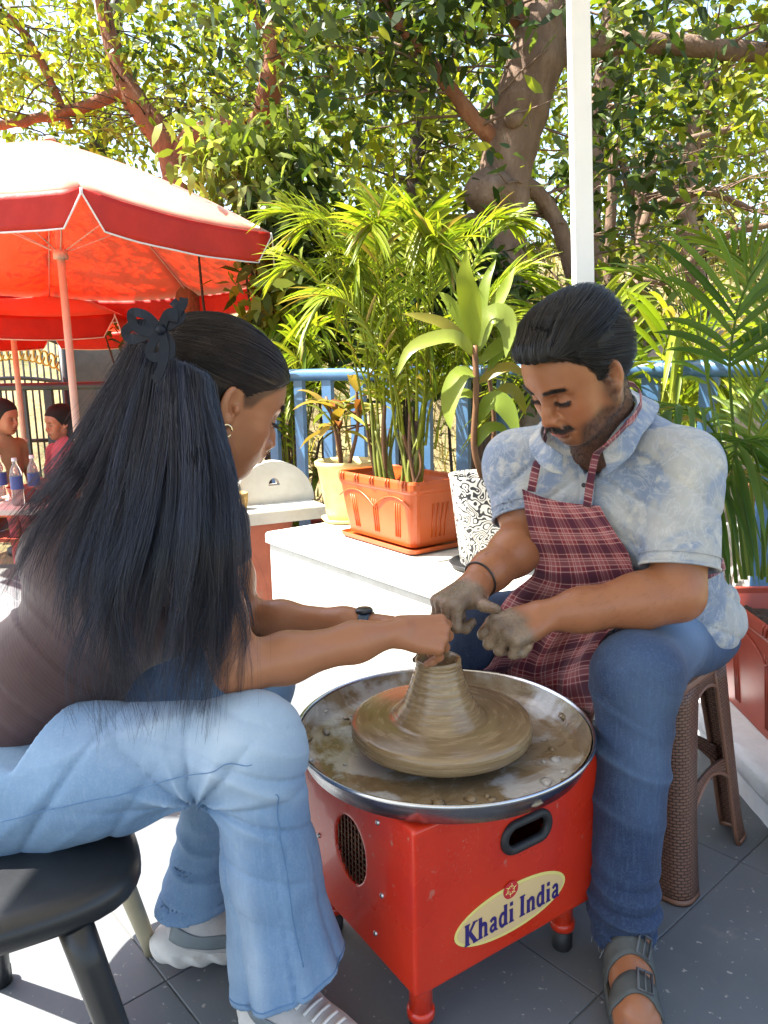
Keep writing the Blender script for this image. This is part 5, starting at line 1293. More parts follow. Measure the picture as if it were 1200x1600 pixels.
# --- sneakers
SHOE = simple('sneaker_mesh', (.46, .44, .43), (.36, .345, .34), rough=.8, scale=30, bump=.4, bscale=260)
SHOEG = simple('sneaker_grey', (.17, .20, .215), (.13, .155, .17), rough=.6, bump=.3, bscale=200)
SOLE = simple('sneaker_sole', (.62, .60, .56), (.52, .50, .46), rough=.75, scale=12, bump=.3, bscale=60)
LACE = simple('lace', (.78, .77, .75), rough=.85)
def sneaker(an, psi, pitch=0., zb=.0):
    f = V3(math.cos(psi)*math.cos(pitch), math.sin(psi)*math.cos(pitch), -math.sin(pitch)); l = V3(-math.sin(psi), math.cos(psi), 0); u = np.cross(f, l)
    o = V3(an[0], an[1], zb)
    L = lambda x, y, z: o+f*x+l*y+u*z
    Mx = np.stack([f, l, u], 1)
    up = [Cone(L(-.045, 0, .055), L(.02, 0, .060), .042, .040, .03), Cone(L(.0, 0, .058), L(.115, 0, .050), .044, .036, .03), Cone(L(.08, .004, .048), L(.165, .004, .044), .042, .034, .03, 1, (u, .8)), Cone(L(-.055, 0, .06), L(-.058, 0, .105), .030, .030, .03), Cone(L(-.02, 0, .08), L(-.02, 0, .11), .042, .040, .03)]
    cut = [Cone(L(-.022, 0, .16), L(-.020, 0, .085), .036, .032, .006, -1), Half(L(0, 0, .030), -u, .003, -1)]
    V, Q = sdf_mesh(up+cut, *bounds(up, .02), .003, lambda P: .0008*wob(P, 120))
    sh = part('sneaker', fast_mesh('sneaker', V, Q), SHOE, wom)
    so_ = [Cone(L(-.055, 0, .024), L(.165, .004, .020), .049, .047, .01, 1, (u, .56)), Cone(L(-.07, 0, .030), L(-.04, 0, .026), .045, .045, .02, 1, (u, .7))]
    def sdp(P):
        q = (P-o) @ Mx; return .0022*np.sin(q[:, 0]*150+q[:, 2]*120)*(q[:, 2] < .034)
    V, Q = sdf_mesh(so_+[Half(L(0, 0, .0012), -u, .002, -1)], *bounds(so_, .02), .003, sdp)
    part('sole', fast_mesh('sole', V, Q), SOLE, sh)
    fu = lambda P: sdf(up, P)
    for sd_ in (-1, 1):      # overlays
        R_ = np.array([[L(-.085+.0*t, sd_*.03, .055+.035*t) if c == 0 else L(-.07+.10*c/3., sd_*.05, .05+.028*t) for c in range(4)] for t in (0, .5, 1)])
        S_ = snap(fu, grid_surf(R_, 16, 8).reshape(-1, 3), .0022, 6).reshape(8, 16, 3); part('heel_overlay', grid_mesh('heel_overlay', S_, .0015*(1 if sd_ < 0 else -1)), SHOEG, sh)
        R_ = np.array([[L(.06+.10*c/3., sd_*.05, .036+.020*t*(1-c/6)) for c in range(4)] for t in (0, .5, 1)])
        S_ = snap(fu, grid_surf(R_, 16, 8).reshape(-1, 3), .0022, 6).reshape(8, 16, 3); part('toe_overlay', grid_mesh('toe_overlay', S_, .0015*(1 if sd_ < 0 else -1)), SHOEG, sh)
    for k in range(5):
        x = .035+.018*k; P = [L(x, y, .10) for y in np.linspace(-.024, .024, 9)]; P = snap(fu, np.array(P), .003, 6); part('lace', MB().tube(P, .0028, 6).mesh('lace', True), LACE, sh)
    return sh
sneaker(anN, math.radians(-38), 0., 0.)
sneaker(anF+V3(.02, 0, 0), math.radians(12), math.radians(10), .012)
SOCK = simple('lilac_sock', (.45, .42, .55), rough=.9)
for an in (anN, anF): part('sock', MB().lathe([(.039, .075), (.0395, .135), (.036, .137)], 20, (an[0]-.02 if an is anN else an[0], an[1], 0)).mesh('sock', True), SOCK, wom)

# --- watch and earring
wt = wrF+(elF-wrF)*.14; nx_ = nrm(elF-wrF); fA = lambda P: sdf(aFp+handF, P)
STRAP = simple('navy_watch_strap', (.035, .075, .13), rough=.5, bump=.1)
ringp = snap(fA, ring_on(None, wt, nx_, .03, 0, 40), .0015, 5)
S_ = np.stack([snap(fA, ringp+nx_*t, .0022, 3) for t in np.linspace(-.011, .011, 5)], 0)
wat = part('watch', grid_mesh('watch', S_, .002), STRAP, wom)
tp_ = snap(fA, (wt+V3(0, 0, .05))[None], .004, 6)[0]
part('watch_case', MB().lathe([(0, .004), (.015, .004), (.018, .001), (.018, -.004), (0, -.004)], 20, tuple(tp_)).mesh('watch_case', True), BTN, wat)
fr_ = snap(fA, (wt+V3(0, -.05, .0))[None], .0028, 6)[0]
part('strap_holes', MB().tube([fr_+V3(0, -.001, .012), fr_+V3(0, -.0012, .008)], .0014, 6).tube([fr_+V3(0, -.0014, .002), fr_+V3(0, -.0014, -.002)], .0014, 6).tube([fr_+V3(0, -.0012, -.008), fr_+V3(0, -.001, -.012)], .0014, 6).mesh('strap_holes', True), BTN, wat)
GOLD = simple('earring_metal', (.75, .62, .40), rough=.25, metal=1., bump=0)
ea = wL(-.002, -.086, -.046)
part('earring', MB().tube([ea+wM @ V3(.0095*math.cos(t), -.001, .0105*math.sin(t)-.004) for t in np.linspace(.3, 6.0, 26)], .0019, 8).mesh('earring', True), GOLD, wom)
nr_ = wL(.108, -.008, -.052)
part('nose_ring', MB().tube([nr_+wM @ V3(.0, .0045*math.cos(t)+.003, .0050*math.sin(t)) for t in np.linspace(2.4, 7.0, 18)], .0006, 6).mesh('nose_ring', True), GOLD, wom)

# --- hair: cap on the skull, drawn back to a clip, then falling over the back and shoulder
m = NT('sky_tinted_hair'); m.base(m.vcol()); m.set(Roughness=.30, Specular_IOR_Level=.55); HAIRW = m.m
HAIRB = hair_mat('brown_hair', (.010, .008, .009), (.030, .019, .017), .42)
e_ = lambda p, r, k=.03: Ell(wL(*p), np.array(r)*wS, k*wS, 1, wM)
def whl(P):
    L = to_local(P, wH, wM, wS); x, z, y = L[:, 0], L[:, 2], np.abs(L[:, 1])
    hl = np.interp(x, [-.12, -.05, -.030, -.018, .004, .016, .028, .040, .060, .085, .12], [-.085, -.075, -.045, .018, .020, .000, .006, .026, .048, .066, .075])
    return z-hl
capW = [e_((-.022, 0, .040), (.107, .0845, .092)), e_((.035, 0, .055), (.060, .066, .052)), e_((-.085, 0, .035), (.045, .060, .060)), e_((-.060, 0, -.020), (.055, .070, .060)), Fn(whl, .008, -1)]
fcap = lambda P: sdf(capW, P)
Vc, Qc = sdf_mesh(capW, *bounds(capW, .02), .003)
hw = part('hair', fast_mesh('hair', Vc, Qc), HAIRB, wom)
r_ = np.random.default_rng(33)
clip = wL(-.125, -.045, .058)
pc_ = D(243, 540, 1.30)
Lc = to_local(Vc, wH, wM, wS)
ok = np.nonzero((Lc[:, 0] > -.10))[0]; I = r_.choice(ok, 5200)
def flow2(P, t):
    d = pc_[None]-P; d /= np.linalg.norm(d, axis=1)[:, None]
    L = to_local(P, wH, wM, wS); low = sstep(.03, -.03, L[:, 2])
    d = d+low[:, None]*np.array([-.35, -.05, -.55])[None]+.10*np.stack([wob(P, 25), wob(P+1, 25), wob(P+2, 25)], 1)
    return d
Ps = scalp_strands(Vc[I], flow2, fcap, 14, .0085, .0005, .0028, seed=8)
V, Q = strands(Ps, r_.uniform(.0003, .00055, len(Ps)), .4)
part('crown_strands', fast_mesh('crown_strands', V, Q), HAIRB, hw)
# falling locks: guide strands (px, py, y) from the clip and nape downwards
guides = [
 [(205, 520, 1.34), (156, 604, 1.33), (92, 700, 1.32), (16, 782, 1.31), (-50, 860, 1.28), (-95, 935, 1.24), (-110, 1015, 1.20)],
 [(215, 530, 1.29), (172, 622, 1.26), (114, 724, 1.23), (52, 814, 1.19), (10, 900, 1.14), (-15, 980, 1.10), (-20, 1050, 1.07)],
 [(225, 545, 1.26), (190, 640, 1.22), (150, 750, 1.17), (115, 850, 1.12), (95, 940, 1.09), (90, 1030, 1.07), (95, 1110, 1.06)],
 [(240, 555, 1.25), (225, 650, 1.20), (205, 750, 1.14), (185, 850, 1.10), (170, 950, 1.08), (165, 1050, 1.07), (180, 1150, 1.06)],
 [(265, 560, 1.24), (265, 650, 1.18), (255, 750, 1.12), (245, 850, 1.09), (235, 950, 1.08), (230, 1060, 1.08), (225, 1170, 1.05)],
 [(290, 570, 1.235), (293, 660, 1.18), (297, 760, 1.12), (295, 860, 1.09), (290, 960, 1.09), (290, 1060, 1.09), (275, 1160, 1.06)],
 [(312, 582, 1.23), (318, 665, 1.19), (328, 760, 1.14), (328, 850, 1.11), (326, 940, 1.11), (316, 1040, 1.12), (298, 1130, 1.09)],
 [(325, 600, 1.225), (331, 680, 1.20), (343, 770, 1.17), (346, 850, 1.15), (346, 930, 1.15), (336, 1030, 1.15), (320, 1140, 1.12)]]
Gd = np.array([[D(*p) for p in g] for g in guides]); Gs = np.stack([spline(g, 26) for g in Gd])          # (8,26,3)
def locks(n, seed, depth, length, rad, name, mat, wild=1., smin=0., smax=1., pull=.75, nb=42):
    q = np.random.default_rng(seed); qc = np.random.default_rng(77)
    s = np.clip(q.beta(1.15, 1.05, n), 0, 1)*(smax-smin)+smin; K = 26; t = np.linspace(0, 1, K)
    sc = qc.uniform(0, 1, nb*3); dc = qc.uniform(0, 1, nb*3); lay = q.uniform(0, 1, n)
    cl = np.argmin((s[:, None]-sc[None])**2*60+(lay[:, None]-dc[None])**2, 1)
    pl = pull*np.clip(t*1.5-.25, 0, 1)[None]*q.uniform(.5, 1.1, n)[:, None]
    st = s[:, None]+(sc[cl]-s)[:, None]*pl; lt = lay[:, None]+(dc[cl]-lay)[:, None]*pl
    u = st*(len(Gs)-1); i = np.clip(u.astype(int), 0, len(Gs)-2); f = (u-i)[..., None]; kk = np.arange(K)[None]
    P = Gs[i, kk]*(1-f)+Gs[i+1, kk]*f
    tt = t[None, :, None]; ph = qc.uniform(0, 6.28, nb*3); co = qc.normal(0, 1, (nb*3, 3))
    P = P+lt[..., None]*np.array([0.10, 1., -.05])*depth*(.30+.6*np.sin(np.clip(tt*1.2, 0, 1)*math.pi)+.1)
    P = P+(co[cl]*np.array([.014, .007, .010]))[:, None]*tt**1.3*wild
    w_ = ph[cl][:, None, None]
    P = P+(np.sin(tt*5+w_)*np.array([.020, .010, .004])+np.sin(tt*11+w_*2)*np.array([.006, .005, .001]))*tt*wild
    P = P+q.normal(0, 1, (n, 1, 3))*np.array([.0045, .004, .003])*(.25+.75*tt)*wild
    P = P+np.cumsum(q.normal(0, .0010, (n, K, 3)), 1)*wild*.28
    L = (q.uniform(0, 1, n)**1.25*(length[1]-length[0])+length[0])*np.clip(.93+.11*co[cl][:, 1], .7, 1.05); L = np.clip(L*(.74+.26*sstep(.0, .5, s)), .2, .999)
    ts = np.linspace(0, 1, 17)[None]*L[:, None]*(K-1); i0 = np.minimum(ts.astype(int), K-2); ff = (ts-i0)[..., None]
    P = np.take_along_axis(P, i0[..., None], 1)*(1-ff)+np.take_along_axis(P, i0[..., None]+1, 1)*ff
    fb = lambda X_: np.minimum(f_top(X_), sdf(aNp, X_))
    sh_ = P.shape; P = snap(fb, P.reshape(-1, 3), .006, 2, True).reshape(sh_)
    V, Q = strands(P, q.uniform(rad*.6, rad*1.2, n), .30)
    tone = np.clip(.42+.30*co[cl][:, 2]+.28*q.normal(size=n), 0, 1)
    warm = np.clip(1.1-3.2*s, 0, 1)*.75  # left-hand strands browned to look sunlit
    c0 = np.array([.010, .013, .026]); c1 = np.array([.034, .045, .085]); cw = np.array([.085, .045, .028])  # blue tones paint the sky reflection into the dark hair
    C = c0+(c1-c0)*(tone**2)[:, None]; C = C*(1-warm[:, None]*.6)+cw*warm[:, None]*.6*(.3+tone[:, None])
    C = np.repeat(C, 17*3, 0)
    return part(name, fast_mesh(name, V, Q, True, None, C), mat, hw)
locks(8200, 1, .10, (.42, .98), .00048, 'long_locks', HAIRW)
locks(1500, 2, .06, (.80, 1.06), .00040, 'thin_ends', HAIRW, 1.5, .30, 1., .9)
locks(900, 3, .05, (.5, .98), .00028, 'flyaway_strands', HAIRW, 3.2, 0., .9, .2)
# temple and nape hair tucked behind the ear
# --- bow shaped claw clip
CLIP = simple('matte_navy_clip', (.006, .010, .022), rough=.5, bump=.05, Specular_IOR_Level=.25)
ck = D(252, 516, 1.215)
cu_, cv_ = nrm(V3(.80, .18, .55)), nrm(V3(-.50, -.05, .86)); cw_ = nrm(np.cross(cu_, cv_)); cw_ = cw_ if cw_[1] < 0 else -cw_
def loop(pts, w=.0065, th=.003):
    P = spline(np.array([ck+(RT*(x-252)+UP*(516-y))/FPX*1.24+cw_*z for x, y, z in pts]), 30)
    T, N, B = frames(P); S_ = []
    for k in range(30):
        s = nrm(np.cross(T[k], cw_)); S_.append([P[k]+s*a*w+cw_*b*th for a, b in ((-1, -1), (1, -1), (1, 1), (-1, 1))])
    S_ = np.array(S_).reshape(-1, 3); i = np.arange(29)[:, None]*4; j = np.arange(4)[None]; Q = np.stack([i+j, i+(j+1) % 4, i+4+(j+1) % 4, i+4+j], -1).reshape(-1, 4)
    return S_, np.concatenate([Q, [[0, 3, 2, 1], [116, 117, 118, 119]]])
cl_ = part('hair_clip', MB().lathe([(0, .008), (.006, .007), (.009, 0), (.006, -.007), (0, -.008)], 12, tuple(ck+cw_*.008)).mesh('hair_clip', True), CLIP, wom)
for pts in ([(252, 516, .006), (232, 496, .014), (210, 492, .012), (214, 512, .006), (235, 520, .004), (252, 516, .006)],
            [(250, 516, .004), (222, 505, -.006), (198, 515, -.010), (206, 530, -.008), (230, 524, -.002), (250, 518, .004)],
            [(252, 514, .006), (262, 494, .012), (272, 492, .012), (270, 504, .010), (276, 490, .004), (284, 478, .002), (286, 468, .0)],
            [(254, 512, .002), (268, 508, .004), (282, 496, .002), (274, 478, -.004), (268, 472, -.006)],
            [(252, 518, .006), (240, 536, .012), (236, 552, .010), (246, 558, .008), (256, 548, .008), (256, 530, .008), (252, 518, .006)],
            [(252, 520, .004), (258, 540, .008), (256, 562, .008), (248, 584, .006), (240, 590, .004)],
            [(254, 518, .002), (266, 536, .004), (266, 552, .004), (258, 556, .006)]):
    V, Q = loop(pts); part('ribbon_loop', fast_mesh('ribbon_loop', V, Q, False), CLIP, cl_)
# brow and lashes
Vf = pieces[0][0]; Lf = to_local(Vf, wH, wM, wS); yb = np.abs(Lf[:, 1]); arcb = .0205+.004*np.sin((yb-.012)/.040*2.6)
sv = mM; mM_keep, mM = mM, wM; hpk, neckk, hp_, neck = None, None, hp, wneck
brow = tufts((yb > .012) & (yb < .050) & (np.abs(Lf[:, 2]-arcb) < .0032-.02*np.maximum(yb-.035, 0)) & (Lf[:, 0] > .04), 700, lambda L, q: np.stack([-.2+0*L[:, 0], np.sign(L[:, 1])*1., .2*q.normal(size=len(L))+.12], 1), .0085, 1, 4, 5)
V, Q = strands(brow, np.full(len(brow), .00028), .4); part('eyebrows', fast_mesh('eyebrows', V, Q), HAIRB, wom)
for y in (-1, 1):
    lash = tufts((np.abs(yb-.0325) < .0165) & (np.abs(Lf[:, 2]+.0075) < .0020) & (Lf[:, 0] > .072) & (np.sign(Lf[:, 1]) == y), 110, lambda L, q: np.stack([1+0*L[:, 0], np.sign(L[:, 1])*.4, -.25+0*L[:, 0]], 1), .0105, 1, 4, 6, .0)
    V, Q = strands(lash, np.full(len(lash), .00035), .4); part('eyelashes', fast_mesh('eyelashes', V, Q), HAIRB, wom)
mM = mM_keep
# ================================================================== stools
m = NT('brown_wicker_plastic'); uvn = m.n('UVMap'); br = m.n('TexBrick', i_Scale=1.0); br.offset = .5
mp = m.n('Mapping'); mp.inputs['Scale'].default_value = (1, 1, 1); m.l(uvn.outputs[0], mp.inputs[0]); m.l(mp.outputs[0], br.inputs[0])
br.inputs['Brick Width'].default_value = .0125; br.inputs['Row Height'].default_value = .0068; br.inputs['Mortar Size'].default_value = .0016; br.inputs['Mortar Smooth'].default_value = .6; br.inputs['Bias'].default_value = 0
br.inputs['Color1'].default_value = (.215, .105, .066, 1); br.inputs['Color2'].default_value = (.175, .082, .052, 1); br.inputs['Mortar'].default_value = (.065, .030, .020, 1)
m.base(br.outputs[0]); inv = m.math('SUBTRACT', 1., br.outputs['Fac']); m.bump(inv, .9, .004); m.set(Roughness=.48); WICKER = m.m
BROWN = simple('brown_plastic', (.205, .098, .062), (.165, .078, .048), rough=.42, bump=.1)
bs = thing('wicker_stool', 'brown moulded plastic stool with woven wicker pattern under the potter', 'stool', (.72, 1.735, 0), math.radians(0))
sc_ = np.array([.622, 1.722]); th0 = math.radians(46)
def rotp(p): c, s = math.cos(th0), math.sin(th0); return np.array([c*p[0]-s*p[1], s*p[0]+c*p[1]])
# legs: wide tapering channel at each corner, plus an apron arch between them
hs_t, hs_b, HT = .130, .185, .455
def leg_surf(cx, cy, dz=14):
    rows_ = []; UV = []
    for k in range(dz+1):
        z = HT*k/dz; h = hs_b+(hs_t-hs_b)*(z/HT)**.85; w = (.050+.030*(z/HT)**2.2+.012*(1-z/HT)); r = .030
        pts = [(h-w, h), (h-r, h)]+[(h-r+r*math.sin(a), h-r+r*math.cos(a)) for a in np.linspace(.25, 1.32, 5)]+[(h, h-r), (h, h-w)]
        row = []
        for (x, y) in pts:
            q = rotp((x*cx, y*cy)); row.append((sc_[0]+q[0], sc_[1]+q[1], z))
        rows_.append(row if cx*cy > 0 else row[::-1])
    return np.array(rows_)
for cx, cy in ((1, 1), (-1, 1), (-1, -1), (1, -1)):
    S_ = leg_surf(cx, cy); lg = part('leg', grid_mesh('leg', S_, .006), WICKER, bs)
    foot_c = S_[0]; part('foot_rim', MB().tube([tuple(p+V3(0, 0, .007)) for p in foot_c], .0072, 6).mesh('foot_rim', True), BROWN, lg)
    for e in (0, -1):
        part('leg_edge', MB().tube(S_[:, e], .0058, 6).mesh('leg_edge', True), BROWN, lg)
for k in range(4):      # arched rails: upper apron and low stretcher
    a = k*math.pi/2; c, s = math.cos(a), math.sin(a)
    for z0, z1, ar in ((.395, .452, .035), (.165, .225, .055)):
        rows_ = []
        for t in np.linspace(0, 1, 4):
            row = []
            for x in np.linspace(-1, 1, 21):
                zb = z0+ar*(1-x*x)*(1-t*.55); zt = z1+ar*(1-x*x)*(.25 if z0 < .3 else 0); z = zb+(zt-zb)*t
                h = hs_b+(hs_t-hs_b)*(z/HT)**.85; xx = x*(h-.045); yy = h-.001
                q = rotp((xx*c-yy*s, xx*s+yy*c)); row.append((sc_[0]+q[0], sc_[1]+q[1], z))
            rows_.append(row[::-1])
        S_ = np.array(rows_); nm = 'seat_apron' if z0 > .3 else 'stretcher'
        st_ = part(nm, grid_mesh(nm, S_, .006), WICKER, bs)
        part('lower_lip', MB().tube(S_[0], .0045, 6).mesh('lower_lip', True), BROWN, st_)
P4 = [tuple(sc_+rotp(p)) for p in ((-.135, -.135), (.135, -.135), (.135, .135), (-.135, .135))]
bevel_box('seat', P4, .4535, .472, BROWN, bs, .012)

BLACKP = simple('black_plastic', (.014, .016, .019), (.010, .011, .013), rough=.38, scale=20, bump=.12, bscale=200)
SUNLEG = simple('sunlit_cream_leg', (.46, .40, .27), (.36, .31, .20), rough=.6, bump=.2)  # black leg painted cream, the sunlight on it put into the colour
ks = thing('black_stool', 'black plastic stool with rounded seat under the learner in pale jeans', 'stool', (-.585, 1.085, 0))
c_ = V3(-.592, 1.105, 0); n = 48
def sq(a, R_, p=3.2): ca_, sa_ = math.cos(a), math.sin(a); k = (abs(ca_)**p+abs(sa_)**p)**(-1/p); return R_*k*ca_, R_*k*sa_
rings = [(.150, .390), (.183, .393), (.196, .400), (.200, .408), (.200, .422), (.196, .432), (.186, .439), (.160, .4425), (.09, .443)]
V = []
for R_, z in rings:
    for k in range(n):
        x, y = sq(2*math.pi*k/n, R_*.885); a = math.radians(28); V.append((c_[0]+x*math.cos(a)-y*math.sin(a), c_[1]+x*math.sin(a)+y*math.cos(a), z-.036))
Q = [[r*n+i, r*n+(i+1) % n, (r+1)*n+(i+1) % n, (r+1)*n+i] for r in range(len(rings)-1) for i in range(n)]
me = bpy.data.meshes.new('seat'); me.from_pydata(V, [], Q+[list(range(n))[::-1], list(range((len(rings)-1)*n, len(rings)*n))]); me.update()
for p_ in me.polygons: p_.use_smooth = True
part('seat', me, BLACKP, ks)
for (t_, b_2, mt, rr_) in (((-.465, 1.0, .358), (-.360, .965, .0), BLACKP, .022), ((-.495, 1.215, .358), (-.488, 1.372, .0), SUNLEG, .0165), ((-.70, .99, .358), (-.77, .88, 0), BLACKP, .021), ((-.70, 1.20, .358), (-.76, 1.30, 0), BLACKP, .021)):
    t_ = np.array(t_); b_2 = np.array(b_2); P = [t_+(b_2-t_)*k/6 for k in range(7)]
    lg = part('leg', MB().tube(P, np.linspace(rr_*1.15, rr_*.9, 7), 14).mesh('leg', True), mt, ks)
    part('foot_cap', MB().tube([b_2+V3(0, 0, .03), b_2+V3(0, 0, .0005)], rr_*1.02, 14).mesh('foot_cap', True), mt if mt is SUNLEG else RUBBER, lg)
# ================================================================== pots and plants
PLANT = leaf_mat('palm_leaf', .50, .40)
BROAD = leaf_mat('broad_leaf', .42, .38)
SOIL = simple('potting_soil', (.06, .035, .02), (.03, .018, .011), rough=.95, scale=60, bump=.9, bscale=90, bdist=.02)
ORANGE = simple('orange_plastic', (.44, .080, .013), (.37, .064, .010), rough=.36, scale=10, bump=.08, bscale=80)
BRICKR = simple('terracotta_plastic', (.34, .050, .022), (.27, .038, .018), rough=.40, scale=10, bump=.08, bscale=80)
STEMG = simple('palm_cane', (.20, .22, .035), (.13, .15, .02), rough=.5, scale=14)
STEMB = simple('brown_cane', (.17, .075, .03), (.10, .05, .02), rough=.6, scale=18)
def leaf_strip(P, wdt, nrm_hint, fold=.25, prof=None, wave=0., seed=0):
    """P (k,3) midrib; returns V,Q for a folded blade"""
    P = np.asarray(P, float); k = len(P); T = np.gradient(P, axis=0); T /= np.linalg.norm(T, axis=1)[:, None]+1e-12
    nh = np.asarray(nrm_hint, float); S = np.cross(T, nh); S /= np.linalg.norm(S, axis=1)[:, None]+1e-9; N = np.cross(S, T)
    t = np.linspace(0, 1, k); w = wdt*(np.sin(np.clip(t, 0, 1)**.75*math.pi)**.8+.04*(1-t)) if prof is None else wdt*np.interp(t, *prof)
    wv = wave*np.sin(t*14+seed)[:, None]*N
    V = np.stack([P-S*w[:, None]*.5+N*(w*fold)[:, None]+wv, P, P+S*w[:, None]*.5+N*(w*fold)[:, None]-wv*.7], 1).reshape(-1, 3)
    i = np.arange(k-1)[:, None]*3; j = np.arange(2)[None]; Q = np.stack([i+j, i+j+1, i+3+j+1, i+3+j], -1).reshape(-1, 4)
    return V, Q
class LB:
    def __init__(s): s.V = []; s.Q = []; s.C = []; s.n = 0
    def add(s, V, Q, c):
        s.V.append(V); s.Q.append(np.asarray(Q)+s.n); s.C.append(np.tile(np.asarray(c, float), (len(V), 1)) if np.ndim(c) == 1 else c); s.n += len(V)
    def mesh(s, name): return fast_mesh(name, np.concatenate(s.V), _grp(s.Q), True, None, np.concatenate(s.C))
def _grp(Qs):
    out = []
    for n_ in (3, 4):
        l = [q for q in Qs if q.shape[1] == n_]
        if l: out.append(np.concatenate(l))
    return out
def frond(name, R_, parent, q, nl=24, ll=.26, lw=.022, t0=.38, pal=((.10, .19, .020), (.22, .28, .035)), droop=.35, rad=.006, splay=.9):
    """R_ rachis polyline; leaflets to both sides"""
    P = spline(R_, 40); T, N, B = frames(P); lb = LB(); r = np.linspace(rad, rad*.25, 40)
    V, Q, Tt = tube(P, r, 6); cst = np.array(pal[1])*.9; lb.add(V, Q, cst)
    ts = np.linspace(t0, .995, nl)
    for t in ts:
        i = min(38, int(t*39)); p = P[i]; tg = T[i]; up = nrm(V3(0, 0, 1)-tg*tg[2]) if abs(tg[2]) < .97 else B[i]
        sd = nrm(np.cross(tg, up)); u = (t-t0)/(1-t0)
        L = ll*(.55+.75*math.sin(min(1, u*1.05+.12)*math.pi*.85))*q.uniform(.85, 1.12)
        for sg in (-1, 1):
            a = splay*(1-.55*u)*q.uniform(.85, 1.15); d = nrm(tg*math.cos(a)+sd*sg*math.sin(a)+up*.22)
            k = 6; s = np.linspace(0, 1, k)[:, None]; dr = droop*q.uniform(.6, 1.4)
            Pl = p+d*L*s+V3(0, 0, -1)*(dr*L*s**2)+q.normal(0, .004, 3)*s
            c = np.array(pal[0])+(np.array(pal[1])-np.array(pal[0]))*q.uniform(0, 1); c = c*q.uniform(.8, 1.2)
            if q.uniform() < .05: c = np.array([.30, .22, .06])
            V, Q = leaf_strip(Pl, lw*q.uniform(.8, 1.15), nrm(up+sd*sg*.3), .22, ([0, .12, .5, .85, 1], [.35, .9, 1., .55, .02])); lb.add(V, Q, c)
    return part(name, lb.mesh(name), PLANT, parent)
